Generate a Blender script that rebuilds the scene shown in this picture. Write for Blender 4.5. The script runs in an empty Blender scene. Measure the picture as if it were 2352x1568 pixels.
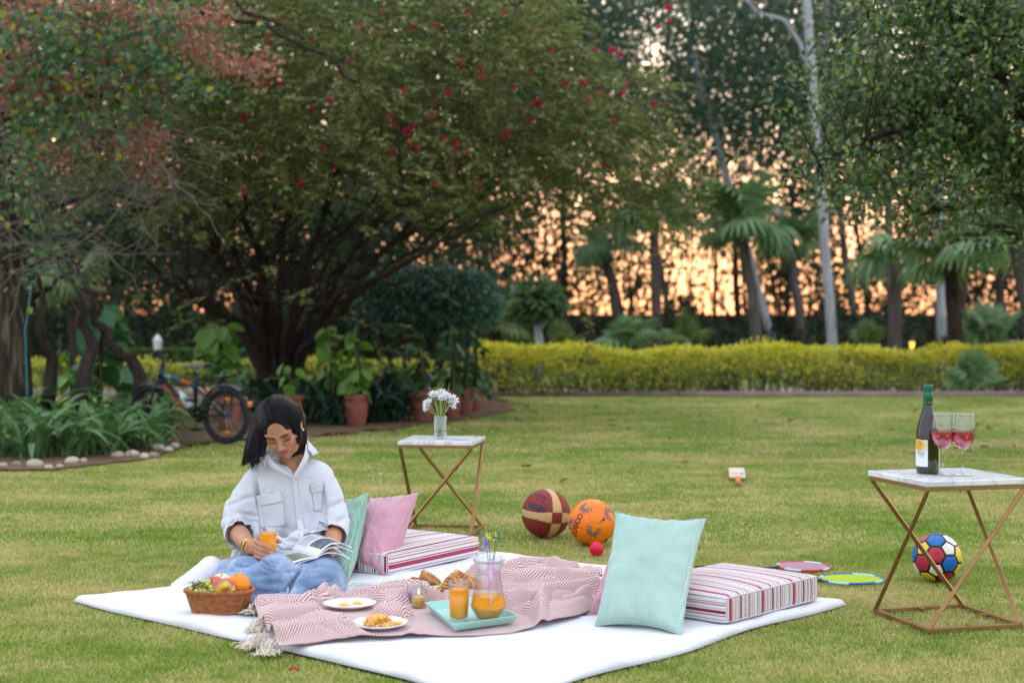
import bpy, bmesh, math, random
import numpy as np
from mathutils import Vector, Matrix, Euler, noise as mnoise

random.seed(7); RNG = np.random.default_rng(7)
sc = bpy.context.scene
col = sc.collection
PI = math.pi
R = math.radians

# ------------------------------------------------------------------ camera
CAM_H = 1.0; FPX = 3267.0; CX = 1176.0; CY = 784.0; HORIZON = 755.0
PITCH = math.atan((CY - HORIZON) / FPX)
cam_data = bpy.data.cameras.new('camera'); cam = bpy.data.objects.new('camera', cam_data); col.objects.link(cam)
cam.location = (0, 0, CAM_H); cam.rotation_euler = (PI / 2 - PITCH, 0, 0)
cam_data.lens = 50.0; cam_data.sensor_width = 36.0; cam_data.clip_start = 0.05; cam_data.clip_end = 3000
cam_data.dof.use_dof = True; cam_data.dof.focus_distance = 5.45; cam_data.dof.aperture_fstop = 2.4
sc.camera = cam

# ------------------------------------------------------------------ sky, sun, exposure
SUN_EL, SUN_AZ = R(4.0), R(7.0)          # low sun behind the trees, a little right of the view axis
world = bpy.data.worlds.new('World'); sc.world = world; world.use_nodes = True
wn = world.node_tree; wn.nodes.clear()
sky = wn.nodes.new('ShaderNodeTexSky'); sky.sky_type = 'NISHITA'; sky.sun_disc = False
sky.sun_elevation = SUN_EL; sky.sun_rotation = SUN_AZ
sky.air_density = 1.0; sky.dust_density = 1.0; sky.ozone_density = 3.0
def wnode(t, **kw):
    n = wn.nodes.new(t)
    for k, v in kw.items(): setattr(n, k, v)
    return n
def wramp(stops):
    n = wnode('ShaderNodeValToRGB'); cr = n.color_ramp
    while len(cr.elements) < len(stops): cr.elements.new(0.5)
    for e, (p, c) in zip(cr.elements, stops): e.position = p; e.color = (*c, 1)
    return n
# dusk sky by elevation: the sunset side glows peach and orange low down, the rest is a pale even blue grey
tc = wnode('ShaderNodeTexCoord'); sx = wnode('ShaderNodeSeparateXYZ'); wn.links.new(tc.outputs['Generated'], sx.inputs[0])
asn = wnode('ShaderNodeMath', operation='ARCSINE'); wn.links.new(sx.outputs['Z'], asn.inputs[0])
el = wnode('ShaderNodeMath', operation='DIVIDE'); wn.links.new(asn.outputs[0], el.inputs[0]); el.inputs[1].default_value = PI / 2
warm = wramp([(0, (0.365, 0.134, 0.076)), (0.035, (0.567, 0.253, 0.137)), (0.075, (0.735, 0.436, 0.269)), (0.125, (0.785, 0.633, 0.486)), (0.19, (0.532, 0.491, 0.446)), (0.4, (0.304, 0.319, 0.345)), (1, (0.269, 0.304, 0.355))])
cool = wramp([(0, (0.223, 0.218, 0.243)), (0.1, (0.253, 0.258, 0.294)), (0.3, (0.274, 0.294, 0.339)), (1, (0.269, 0.304, 0.355))])
wn.links.new(el.outputs[0], warm.inputs[0]); wn.links.new(el.outputs[0], cool.inputs[0])
dv = wnode('ShaderNodeVectorMath', operation='DOT_PRODUCT'); wn.links.new(tc.outputs['Generated'], dv.inputs[0])
dv.inputs[1].default_value = (math.sin(SUN_AZ), math.cos(SUN_AZ), 0)
mrn = wnode('ShaderNodeMapRange', interpolation_type='SMOOTHSTEP'); wn.links.new(dv.outputs['Value'], mrn.inputs[0])
mrn.inputs[1].default_value = 0.35; mrn.inputs[2].default_value = 0.95
mx = wnode('ShaderNodeMix', data_type='RGBA'); wn.links.new(mrn.outputs[0], mx.inputs[0])
wn.links.new(cool.outputs[0], mx.inputs[6]); wn.links.new(warm.outputs[0], mx.inputs[7])
scl = wnode('ShaderNodeVectorMath', operation='SCALE'); wn.links.new(mx.outputs[2], scl.inputs[0]); scl.inputs['Scale'].default_value = 37.5
skd = wnode('ShaderNodeVectorMath', operation='SCALE'); wn.links.new(sky.outputs[0], skd.inputs[0]); skd.inputs['Scale'].default_value = 0.22
add = wnode('ShaderNodeVectorMath', operation='ADD'); wn.links.new(scl.outputs[0], add.inputs[0]); wn.links.new(skd.outputs[0], add.inputs[1])
bgn = wnode('ShaderNodeBackground'); bgn.inputs['Strength'].default_value = 0.15
wo = wnode('ShaderNodeOutputWorld')
wn.links.new(add.outputs[0], bgn.inputs[0]); wn.links.new(bgn.outputs[0], wo.inputs[0])
sun_d = bpy.data.lights.new('sun', 'SUN'); sun = bpy.data.objects.new('sun', sun_d); col.objects.link(sun)
sun_d.energy = 0.5; sun_d.angle = R(10); sun_d.color = (1.0, 0.72, 0.48)
sun.location = (4, 30, 20)
sun.rotation_euler = Vector((-math.sin(SUN_AZ) * math.cos(SUN_EL), -math.cos(SUN_AZ) * math.cos(SUN_EL), -math.sin(SUN_EL))).to_track_quat('-Z', 'Y').to_euler()
sc.view_settings.view_transform = 'Standard'; sc.view_settings.look = 'None'
sc.view_settings.gamma = 1.0; sc.view_settings.use_curve_mapping = False
sc.view_settings.exposure = 0.0
sc.render.engine = 'CYCLES'
sc.cycles.use_denoising = True
sc.cycles.max_bounces = 10; sc.cycles.transmission_bounces = 10; sc.cycles.transparent_max_bounces = 12
sc.cycles.diffuse_bounces = 3; sc.cycles.glossy_bounces = 4
sc.cycles.caustics_reflective = False; sc.cycles.caustics_refractive = False
sc.cycles.sample_clamp_indirect = 6.0
# ------------------------------------------------------------------ pixel -> place
_F = Vector((0, math.cos(PITCH), -math.sin(PITCH))); _U = Vector((0, math.sin(PITCH), math.cos(PITCH))); _E = Vector((0, 0, CAM_H))
def ray(x, y): return _F + Vector(((x - CX) / FPX, 0, 0)) + _U * ((CY - y) / FPX)
def G(x, y, z=0.0):
    d = ray(x, y); return _E + d * ((z - CAM_H) / d.z)
def P(x, y, Y):
    d = ray(x, y); return _E + d * (Y / d.y)
def proj(p):
    p = np.asarray(p, float); v = p - np.array(_E)
    dz = v @ np.array(_F); return CX + FPX * v[..., 0] / dz, CY - FPX * (v @ np.array(_U)) / dz

# ------------------------------------------------------------------ materials
def _lnk(nt, a, b): nt.links.new(a, b)
def new_mat(name):
    m = bpy.data.materials.new(name); m.use_nodes = True
    return m, m.node_tree, m.node_tree.nodes['Principled BSDF']
def setp(b, rough=.6, spec=.4, metal=0, trans=0, ior=1.45, sheen=0, coat=0, sss=0, alpha=1):
    b.inputs['Roughness'].default_value = rough; b.inputs['Specular IOR Level'].default_value = spec
    b.inputs['Metallic'].default_value = metal; b.inputs['Transmission Weight'].default_value = trans
    b.inputs['IOR'].default_value = ior; b.inputs['Sheen Weight'].default_value = sheen
    b.inputs['Coat Weight'].default_value = coat; b.inputs['Alpha'].default_value = alpha
    if sss:
        b.inputs['Subsurface Weight'].default_value = sss; b.inputs['Subsurface Radius'].default_value = (.6, .25, .15); b.inputs['Subsurface Scale'].default_value = .012
def ramp(nt, stops, interp='LINEAR'):
    n = nt.nodes.new('ShaderNodeValToRGB'); cr = n.color_ramp; cr.interpolation = interp
    while len(cr.elements) < len(stops): cr.elements.new(.5)
    for e, (p, c) in zip(cr.elements, stops): e.position = p; e.color = (*c, 1)
    return n
def tex(nt, kind, scale, detail=3, rough=.55, coord='Object', mapping=None, dist=0):
    t = nt.nodes.new('ShaderNodeTex' + kind); t.inputs['Scale'].default_value = scale
    if kind == 'Noise': t.inputs['Detail'].default_value = detail; t.inputs['Roughness'].default_value = rough; t.inputs['Distortion'].default_value = dist
    if kind == 'Wave': t.inputs['Detail'].default_value = detail; t.inputs['Distortion'].default_value = dist
    c = nt.nodes.new('ShaderNodeTexCoord'); src = c.outputs[coord]
    if mapping:
        mp = nt.nodes.new('ShaderNodeMapping'); mp.inputs['Scale'].default_value = mapping[0]; mp.inputs['Rotation'].default_value = mapping[1] if len(mapping) > 1 else (0, 0, 0)
        _lnk(nt, src, mp.inputs[0]); src = mp.outputs[0]
    _lnk(nt, src, t.inputs['Vector']); return t
def bump(nt, b, height, strength=.3, dist=.005):
    n = nt.nodes.new('ShaderNodeBump'); n.inputs['Strength'].default_value = strength; n.inputs['Distance'].default_value = dist
    _lnk(nt, height, n.inputs['Height']); _lnk(nt, n.outputs[0], b.inputs['Normal']); return n
def M(name, stops, scale=8, rough=.6, spec=.4, bumpv=0, bscale=None, bdist=.004, detail=4, coord='Object', mapping=None, **kw):
    """principled material whose colour wanders over a noise ramp"""
    m, nt, b = new_mat(name); setp(b, rough, spec, **kw)
    if isinstance(stops[0], (int, float)): b.inputs['Base Color'].default_value = (*stops, 1)
    else:
        if not isinstance(stops[0][0], (int, float)): pass
        elif not isinstance(stops[0][1], (tuple, list)): stops = [(.3 + .4 * i / (len(stops) - 1), c) for i, c in enumerate(stops)]
        t = tex(nt, 'Noise', scale, detail, coord=coord, mapping=mapping); r = ramp(nt, stops)
        _lnk(nt, t.outputs['Fac'], r.inputs[0]); _lnk(nt, r.outputs[0], b.inputs['Base Color'])
    if bumpv:
        t2 = tex(nt, 'Noise', bscale or scale * 6, 5, coord=coord, mapping=mapping); bump(nt, b, t2.outputs['Fac'], bumpv, bdist)
    return m
def leafmat(name, stops, rough=.5, transl=.35, spec=.4, tcol=None, noise_amt=.35, nscale=1.2):
    """leaf: colour per leaf (random per island) plus slow clumps, some light passes through"""
    m, nt, b = new_mat(name); setp(b, rough, spec)
    g = nt.nodes.new('ShaderNodeNewGeometry'); t = tex(nt, 'Noise', nscale, 2)
    mr = nt.nodes.new('ShaderNodeMix'); mr.inputs[0].default_value = noise_amt
    _lnk(nt, g.outputs['Random Per Island'], mr.inputs[2]); _lnk(nt, t.outputs['Fac'], mr.inputs[3])
    r = ramp(nt, stops); _lnk(nt, mr.outputs[0], r.inputs[0]); _lnk(nt, r.outputs[0], b.inputs['Base Color'])
    tr = nt.nodes.new('ShaderNodeBsdfTranslucent'); hs = nt.nodes.new('ShaderNodeHueSaturation')
    hs.inputs['Value'].default_value = 1.3; hs.inputs['Saturation'].default_value = 1.15; _lnk(nt, r.outputs[0], hs.inputs['Color']); _lnk(nt, hs.outputs[0], tr.inputs[0])
    ms = nt.nodes.new('ShaderNodeMixShader'); ms.inputs[0].default_value = transl
    _lnk(nt, b.outputs[0], ms.inputs[1]); _lnk(nt, tr.outputs[0], ms.inputs[2]); _lnk(nt, ms.outputs[0], nt.nodes['Material Output'].inputs[0])
    return m
def glassmat(name, color=(1, 1, 1), rough=0.0, ior=1.45, edge=.72):
    """thin-walled glass: clear face on, darker and shinier towards its edges"""
    m, nt, b = new_mat(name); nt.nodes.remove(b)
    lw = nt.nodes.new('ShaderNodeLayerWeight'); lw.inputs['Blend'].default_value = .5
    r = ramp(nt, [(0.0, color), (.75, tuple(c * .93 for c in color)), (1.0, tuple(c * edge for c in color))]); _lnk(nt, lw.outputs['Facing'], r.inputs[0])
    t = nt.nodes.new('ShaderNodeBsdfTransparent'); _lnk(nt, r.outputs[0], t.inputs[0])
    g = nt.nodes.new('ShaderNodeBsdfGlossy'); g.inputs['Roughness'].default_value = rough; g.inputs['Color'].default_value = (1, 1, 1, 1)
    f = nt.nodes.new('ShaderNodeMath'); f.operation = 'POWER'; _lnk(nt, lw.outputs['Facing'], f.inputs[0]); f.inputs[1].default_value = 4.0
    f2 = nt.nodes.new('ShaderNodeMath'); f2.operation = 'MULTIPLY_ADD'; _lnk(nt, f.outputs[0], f2.inputs[0]); f2.inputs[1].default_value = .75; f2.inputs[2].default_value = .07; f = f2
    ms = nt.nodes.new('ShaderNodeMixShader'); _lnk(nt, f.outputs[0], ms.inputs[0]); _lnk(nt, t.outputs[0], ms.inputs[1]); _lnk(nt, g.outputs[0], ms.inputs[2])
    _lnk(nt, ms.outputs[0], nt.nodes['Material Output'].inputs[0]); return m

# ------------------------------------------------------------------ objects
def tag(o, label=None, cat=None, group=None, kind=None):
    if label: o['label'] = label
    if cat: o['category'] = cat
    if group: o['group'] = group
    if kind: o['kind'] = kind
    return o
def link(name, me, mat=None, parent=None, loc=None, rot=None):
    o = bpy.data.objects.new(name, me); col.objects.link(o)
    if mat and me is not None and not me.materials: me.materials.append(mat)
    if parent: o.parent = parent
    if loc is not None: o.location = loc
    if rot is not None: o.rotation_euler = rot
    return o
def empty(name, loc=(0, 0, 0), rz=0, label=None, cat=None, group=None):
    o = bpy.data.objects.new(name, None); col.objects.link(o); o.location = loc; o.rotation_euler = (0, 0, rz); o.empty_display_size = .05
    tag(o, label, cat, group); return o
def meshof(name, V, F, smooth=True):
    """V (n,3), F list of faces or (m,k) array"""
    me = bpy.data.meshes.new(name)
    V = np.asarray(V, np.float32)
    if isinstance(F, np.ndarray):
        m, k = F.shape
        me.vertices.add(len(V)); me.vertices.foreach_set('co', V.ravel())
        me.loops.add(m * k); me.loops.foreach_set('vertex_index', F.astype(np.int32).ravel())
        me.polygons.add(m); me.polygons.foreach_set('loop_start', np.arange(0, m * k, k, dtype=np.int32))
        try: me.polygons.foreach_set('loop_total', np.full(m, k, np.int32))
        except Exception: pass
        me.update(calc_edges=True)
    else:
        me.from_pydata([tuple(v) for v in V], [], F); me.update()
    if smooth: me.polygons.foreach_set('use_smooth', np.ones(len(me.polygons), bool))
    return me
class MB:
    """collects shapes into ONE mesh"""
    def __init__(s): s.V = []; s.F = []; s.mi = []; s.m = 0
    def add(s, V, F):
        n = len(s.V); s.V += [tuple(v) for v in V]; s.F += [tuple(i + n for i in f) for f in F]; s.mi += [s.m] * len(F); return s
    def box(s, c, d, rot=None):
        x, y, z = d[0] / 2, d[1] / 2, d[2] / 2
        V = [Vector((a * x, b * y, e * z)) for a in (-1, 1) for b in (-1, 1) for e in (-1, 1)]
        if rot is not None: V = [rot @ v for v in V]
        V = [v + Vector(c) for v in V]
        return s.add(V, [(0, 1, 3, 2), (4, 6, 7, 5), (0, 4, 5, 1), (2, 3, 7, 6), (0, 2, 6, 4), (1, 5, 7, 3)])
    def bar(s, a, b, w, h=None, up=(0, 0, 1)):
        a = Vector(a); b = Vector(b); d = (b - a); L = d.length; d.normalize(); up = Vector(up)
        x = d.cross(up)
        if x.length < 1e-4: x = d.cross(Vector((1, 0, 0)))
        x.normalize(); y = x.cross(d); h = h or w
        V = [p + x * (i * w / 2) + y * (j * h / 2) for p in (a, b) for i, j in ((-1, -1), (1, -1), (1, 1), (-1, 1))]
        return s.add(V, [(0, 1, 2, 3), (7, 6, 5, 4), (0, 4, 5, 1), (1, 5, 6, 2), (2, 6, 7, 3), (3, 7, 4, 0)])
    def tube(s, pts, rad, n=8, caps=True, closed=False):
        pts = [Vector(p) for p in pts]; k = len(pts)
        rad = rad if isinstance(rad, (list, tuple, np.ndarray)) else [rad] * k
        V = []; x = None
        for i, p in enumerate(pts):
            if closed: t = pts[(i + 1) % k] - pts[i - 1]
            else: t = pts[min(i + 1, k - 1)] - pts[max(i - 1, 0)]
            t.normalize()
            if x is None:
                x = t.cross(Vector((0, 0, 1)))
                if x.length < .05: x = t.cross(Vector((1, 0, 0)))
            x = x - t * x.dot(t); x.normalize(); y = t.cross(x)
            for j in range(n):
                a = 2 * PI * j / n; V.append(p + (x * math.cos(a) + y * math.sin(a)) * rad[i])
        F = []
        for i in range(k if closed else k - 1):
            for j in range(n):
                i2 = (i + 1) % k; F.append((i * n + j, i * n + (j + 1) % n, i2 * n + (j + 1) % n, i2 * n + j))
        if caps and not closed: F.append(tuple(range(n))[::-1]); F.append(tuple((k - 1) * n + j for j in range(n)))
        return s.add(V, F)
    def lathe(s, prof, n=24, c=(0, 0, 0), close=False, mat=None):
        V = []; F = []; c = Vector(c)
        for r, z in prof:
            for j in range(n):
                a = 2 * PI * j / n; v = Vector((r * math.cos(a), r * math.sin(a), z)); V.append((mat @ v if mat else v) + c)
        k = len(prof)
        for i in range(k if close else k - 1):
            for j in range(n):
                i2 = (i + 1) % k; F.append((i * n + j, i * n + (j + 1) % n, i2 * n + (j + 1) % n, i2 * n + j))
        if not close:
            if prof[0][0] > 1e-5: F.append(tuple(range(n))[::-1])
            if prof[-1][0] > 1e-5: F.append(tuple((k - 1) * n + j for j in range(n)))
        return s.add(V, F)
    def ball(s, c, r, n=12, m=8, mat=None):
        r = r if isinstance(r, (tuple, list)) else (r, r, r); V = []; F = []; c = Vector(c)
        V.append(Vector((0, 0, r[2])))
        for i in range(1, m):
            t = PI * i / m
            for j in range(n): V.append(Vector((r[0] * math.sin(t) * math.cos(2 * PI * j / n), r[1] * math.sin(t) * math.sin(2 * PI * j / n), r[2] * math.cos(t))))
        V.append(Vector((0, 0, -r[2])))
        for j in range(n): F.append((0, 1 + j, 1 + (j + 1) % n))
        for i in range(m - 2):
            for j in range(n): a = 1 + i * n; F.append((a + j, a + n + j, a + n + (j + 1) % n, a + (j + 1) % n))
        a = 1 + (m - 2) * n
        for j in range(n): F.append((a + j, len(V) - 1, a + (j + 1) % n))
        return s.add([(mat @ v if mat else v) + c for v in V], F)
    def grid(s, f, nu, nv, closeu=False):
        V = [f(i / (nu if closeu else nu - 1), j / (nv - 1)) for j in range(nv) for i in range(nu)]; F = []
        for j in range(nv - 1):
            for i in range(nu if closeu else nu - 1):
                i2 = (i + 1) % nu; F.append((j * nu + i, j * nu + i2, (j + 1) * nu + i2, (j + 1) * nu + i))
        return s.add(V, F)
    def mesh(s, name, smooth=True, merge=False):
        me = bpy.data.meshes.new(name); me.from_pydata(s.V, [], s.F); me.update()
        if merge:
            bm = bmesh.new(); bm.from_mesh(me); bmesh.ops.remove_doubles(bm, verts=bm.verts, dist=1e-5); bmesh.ops.recalc_face_normals(bm, faces=bm.faces); bm.to_mesh(me); bm.free()
        if smooth: me.polygons.foreach_set('use_smooth', np.ones(len(me.polygons), bool))
        if any(s.mi) and not merge: me.polygons.foreach_set('material_index', np.array(s.mi, np.int32))
        return me
    def build(s, name, mat, parent=None, smooth=True, merge=False, angle=None, **kw):
        me = s.mesh(name, smooth, merge)
        for q in (mat if isinstance(mat, (list, tuple)) else [mat]): me.materials.append(q)
        o = link(name, me, None, parent, **kw)
        if angle: sharpen(me, angle)
        return o
def sharpen(me, ang):
    bm = bmesh.new(); bm.from_mesh(me)
    for e in bm.edges:
        if len(e.link_faces) == 2 and e.calc_face_angle(0) > R(ang): e.smooth = False
    bm.to_mesh(me); bm.free()
def bevel(o, w, seg=2, ang=40):
    m = o.modifiers.new('bevel', 'BEVEL'); m.width = w; m.segments = seg; m.limit_method = 'ANGLE'; m.angle_limit = R(ang); return o
def solid(o, t, off=-1):
    m = o.modifiers.new('solid', 'SOLIDIFY'); m.thickness = t; m.offset = off; return o
def subs(o, l=1):
    m = o.modifiers.new('sub', 'SUBSURF'); m.levels = l; m.render_levels = l; return o
def copy_tree(o, parent=None):
    c = o.copy(); col.objects.link(c); c.parent = parent
    for ch in list(o.children): copy_tree(ch, c)
    return c
def text_geo(s, size, font_res=3, thick=0.0, bold=0.0, space=1.0):
    """flat lettering as vertices and faces, centred"""
    cu = bpy.data.curves.new('t', 'FONT'); cu.body = s; cu.size = size; cu.align_x = 'CENTER'; cu.align_y = 'CENTER'; cu.resolution_u = font_res; cu.extrude = thick; cu.offset = bold; cu.space_character = space
    o = bpy.data.objects.new('t', cu); col.objects.link(o); dg = bpy.context.evaluated_depsgraph_get(); dg.update()
    me = bpy.data.meshes.new_from_object(o.evaluated_get(dg)); V = [v.co.copy() for v in me.vertices]; F = [tuple(p.vertices) for p in me.polygons]
    bpy.data.objects.remove(o); bpy.data.curves.remove(cu); bpy.data.meshes.remove(me); return V, F
def refine(V, F, n=1):
    V = [Vector((v[0], v[1], 0)) for v in V]; T = [(f[0], f[i], f[i + 1]) for f in F for i in range(1, len(f) - 1)]
    for _ in range(n):
        mid = {}; out = []
        def md(a, b):
            k = (min(a, b), max(a, b))
            if k not in mid: mid[k] = len(V); V.append((V[a] + V[b]) / 2)
            return mid[k]
        for a, b, c in T: x, y, z = md(a, b), md(b, c), md(c, a); out += [(a, x, z), (x, b, y), (z, y, c), (x, y, z)]
        T = out
    return V, T
def snoise(p, seed=0, octs=3, freq=1.0):
    """cheap smooth noise for arrays of points, about -1..1"""
    rg = np.random.default_rng(seed); p = np.asarray(p, float); out = np.zeros(p.shape[:-1]); amp = 1.0; tot = 0
    for o in range(octs):
        a = 0
        for k in range(4):
            d = rg.normal(size=p.shape[-1]); d *= freq * (.7 + .6 * rg.random()) * 2.2 / np.linalg.norm(d); a = a + np.sin(p @ d + rg.random() * 6.28 + .8 * np.sin(p @ (rg.normal(size=p.shape[-1]) * freq)))
        out += amp * a / 2.6; tot += amp; amp *= .5; freq *= 2.05
    return out / tot
def leaves(C, D, N, L, W, shape='leaf', bend=.15):
    """many leaves as one vertex/face array: C centres (base), D direction, N normal, L length, W width"""
    C = np.asarray(C, float); n = len(C); D = D / (np.linalg.norm(D, axis=1, keepdims=True) + 1e-9)
    S = np.cross(D, N); S /= (np.linalg.norm(S, axis=1, keepdims=True) + 1e-9); N2 = np.cross(S, D)
    L = np.broadcast_to(np.asarray(L, float).reshape(-1, 1), (n, 1)); W = np.broadcast_to(np.asarray(W, float).reshape(-1, 1), (n, 1))
    if shape == 'quad':
        V = np.stack([C, C + D * L * .5 + S * W * .5, C + D * L - N2 * L * bend, C + D * L * .5 - S * W * .5], 1); F = np.array([[0, 1, 2, 3]])
    elif shape == 'tri':
        V = np.stack([C - S * W * .5, C + S * W * .5, C + D * L], 1); F = np.array([[0, 1, 2]])
    elif shape == 'leaf':   # 6 verts folded along the midrib
        V = np.stack([C, C + D * L * .35 + S * W * .5 + N2 * W * .12, C + D * L * .72 + S * W * .34 + N2 * W * .05 - N2 * L * bend * .5, C + D * L - N2 * L * bend, C + D * L * .72 - S * W * .34 + N2 * W * .05 - N2 * L * bend * .5, C + D * L * .35 - S * W * .5 + N2 * W * .12], 1)
        F = np.array([[0, 1, 2, 3], [0, 3, 4, 5]])
    k = V.shape[1]; idx = (np.arange(n)[:, None, None] * k + F[None]).reshape(-1, F.shape[1])
    return V.reshape(-1, 3), idx
def unit(n): 
    v = RNG.normal(size=(n, 3)); return v / np.linalg.norm(v, axis=1, keepdims=True)
def join_arr(parts):
    V = []; F = []; o = 0
    for v, f in parts: V.append(v); F.append(f + o); o += len(v)
    return np.concatenate(V), np.concatenate(F)
# ------------------------------------------------------------------ signed distance modelling (for the person)
class SDF:
    def __init__(s, lo, hi, h):
        s.h = h; s.lo = np.array(lo, float); n = np.ceil((np.array(hi) - s.lo) / h).astype(int) + 1
        s.n = n; s.d = np.full(n, .05, np.float32)
        s.ax = [s.lo[i] + np.arange(n[i]) * h for i in range(3)]
    def _block(s, lo, hi):
        a = np.clip(np.floor((np.array(lo) - s.lo) / s.h).astype(int), 0, s.n - 1); b = np.clip(np.ceil((np.array(hi) - s.lo) / s.h).astype(int) + 1, 1, s.n)
        sl = tuple(slice(a[i], b[i]) for i in range(3))
        p = np.stack(np.meshgrid(*[s.ax[i][sl[i]] for i in range(3)], indexing='ij'), -1).astype(np.float32)
        return sl, p
    def _comb(s, sl, dn, k, op):
        d0 = s.d[sl]
        if op == 'sub':
            dn = -dn
            if k: hh = np.clip(.5 - .5 * (dn - d0) / k, 0, 1); r = dn + (d0 - dn) * hh + k * hh * (1 - hh)
            else: r = np.maximum(d0, dn)
        else:
            if k: hh = np.clip(.5 + .5 * (d0 - dn) / k, 0, 1); r = d0 + (dn - d0) * hh - k * hh * (1 - hh)
            else: r = np.minimum(d0, dn)
        s.d[sl] = r
    def chain(s, pts, rad, k=.0, op='add', flat=None):
        """tapered limbs through pts; flat=(axis vector, factor) squashes the section along that axis"""
        pts = [np.array(p, float) for p in pts]; rad = rad if isinstance(rad, (list, tuple)) else [rad] * len(pts)
        P_ = np.array(pts); m = max(rad) * (1.0 if flat is None else max(1, 1 / flat[1])) + k + 5 * s.h
        sl, p = s._block(P_.min(0) - m, P_.max(0) + m)
        if flat is not None: ax = np.array(flat[0], float); ax /= np.linalg.norm(ax)
        out = None
        for a, b, ra, rb in zip(pts[:-1], pts[1:], rad[:-1], rad[1:]):
            ab = b - a; t = np.clip(((p - a) @ ab) / (ab @ ab), 0, 1); v = p - a - t[..., None] * ab
            if flat is not None: v = v + (v @ ax)[..., None] * ax * (flat[1] - 1)
            dd = np.sqrt((v * v).sum(-1)) - (ra + t * (rb - ra))
            out = dd if out is None else np.minimum(out, dd)
        s._comb(sl, out.astype(np.float32), k, op); return s
    def ell(s, c, r, k=.0, op='add', rot=None):
        c = np.array(c, float); r = np.array(r, float); m = r.max() + k + 5 * s.h
        sl, p = s._block(c - m, c + m); q = p - c
        if rot is not None: q = q @ np.array(rot)       # world -> local
        k0 = np.sqrt(((q / r) ** 2).sum(-1)); k1 = np.sqrt(((q / (r * r)) ** 2).sum(-1)) + 1e-9
        s._comb(sl, (k0 * (k0 - 1) / k1).astype(np.float32), k, op); return s
    def box(s, c, b, rd, k=.0, op='add', rot=None):
        c = np.array(c, float); b = np.array(b, float); m = np.linalg.norm(b) + rd + k + 5 * s.h
        sl, p = s._block(c - m, c + m); q = p - c
        if rot is not None: q = q @ np.array(rot)
        q = np.abs(q) - b; dd = np.sqrt((np.maximum(q, 0) ** 2).sum(-1)) + np.minimum(q.max(-1), 0) - rd
        s._comb(sl, dd.astype(np.float32), k, op); return s
    def func(s, lo, hi, f, k=.0, op='add'):
        sl, p = s._block(lo, hi); s._comb(sl, f(p).astype(np.float32), k, op); return s
    def offset(s, lo, hi, f):
        sl, p = s._block(lo, hi); s.d[sl] += f(p).astype(np.float32); return s
    def extract(s):
        d = s.d; sg = d < 0; nx, ny, nz = d.shape
        cnt = np.zeros((nx - 1, ny - 1, nz - 1), np.int8)
        cs = [(i, j, k) for i in (0, 1) for j in (0, 1) for k in (0, 1)]
        def sub(a, c): return a[c[0]:c[0] + nx - 1, c[1]:c[1] + ny - 1, c[2]:c[2] + nz - 1]
        for c in cs: cnt += sub(sg, c)
        act = (cnt > 0) & (cnt < 8); ids = np.argwhere(act); idx = np.full(act.shape, -1, np.int64); idx[act] = np.arange(len(ids))
        pos = np.zeros((len(ids), 3)); num = np.zeros(len(ids))
        dv = {c: d[ids[:, 0] + c[0], ids[:, 1] + c[1], ids[:, 2] + c[2]] for c in cs}
        for a in cs:
            for ax in range(3):
                if a[ax]: continue
                b = list(a); b[ax] = 1; b = tuple(b); da, db = dv[a], dv[b]; m = (da < 0) != (db < 0)
                t = np.where(m, da / np.where(m, da - db, 1), 0)
                q = np.tile(np.array(a, float), (len(ids), 1)); q[:, ax] += t
                pos += q * m[:, None]; num += m
        V = s.lo + (ids + pos / num[:, None]) * s.h
        F = []
        for ax in range(3):
            o1, o2 = [(1, 2), (2, 0), (0, 1)][ax]
            a = [slice(None)] * 3; b = [slice(None)] * 3; a[ax] = slice(0, -1); b[ax] = slice(1, None)
            e = np.argwhere(sg[tuple(a)] != sg[tuple(b)])
            ok = (e[:, o1] > 0) & (e[:, o2] > 0) & (e[:, o1] < d.shape[o1] - 1) & (e[:, o2] < d.shape[o2] - 1); e = e[ok]
            def I(du, dv_):
                q = e.copy(); q[:, o1] += du; q[:, o2] += dv_; return idx[q[:, 0], q[:, 1], q[:, 2]]
            f = np.stack([I(-1, -1), I(0, -1), I(0, 0), I(-1, 0)], 1)
            inside = sg[tuple(a)][e[:, 0], e[:, 1], e[:, 2]]
            f[~inside] = f[~inside][:, ::-1]; F.append(f)
        F = np.concatenate(F); F = F[(F >= 0).all(1)]
        return V, F
def smooth_mesh(V, F, it=2, lam=.5):
    n = len(V); E = np.concatenate([F[:, [i, (i + 1) % F.shape[1]]] for i in range(F.shape[1])]); E = np.concatenate([E, E[:, ::-1]])
    deg = np.bincount(E[:, 0], minlength=n).astype(float); deg[deg == 0] = 1
    for _ in range(it):
        S = np.stack([np.bincount(E[:, 0], weights=V[E[:, 1], i], minlength=n) for i in range(3)], 1) / deg[:, None]
        V = V + lam * (S - V)
    return V
def vnormals(V, F):
    fn = np.cross(V[F[:, 2]] - V[F[:, 0]], V[F[:, 3]] - V[F[:, 1]]) if F.shape[1] == 4 else np.cross(V[F[:, 1]] - V[F[:, 0]], V[F[:, 2]] - V[F[:, 0]])
    N = np.zeros_like(V)
    for i in range(F.shape[1]):
        for a in range(3): N[:, a] += np.bincount(F[:, i], weights=fn[:, a], minlength=len(V))
    return N / (np.linalg.norm(N, axis=1, keepdims=True) + 1e-12)
def keep_largest(V, F): return V, F
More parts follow.
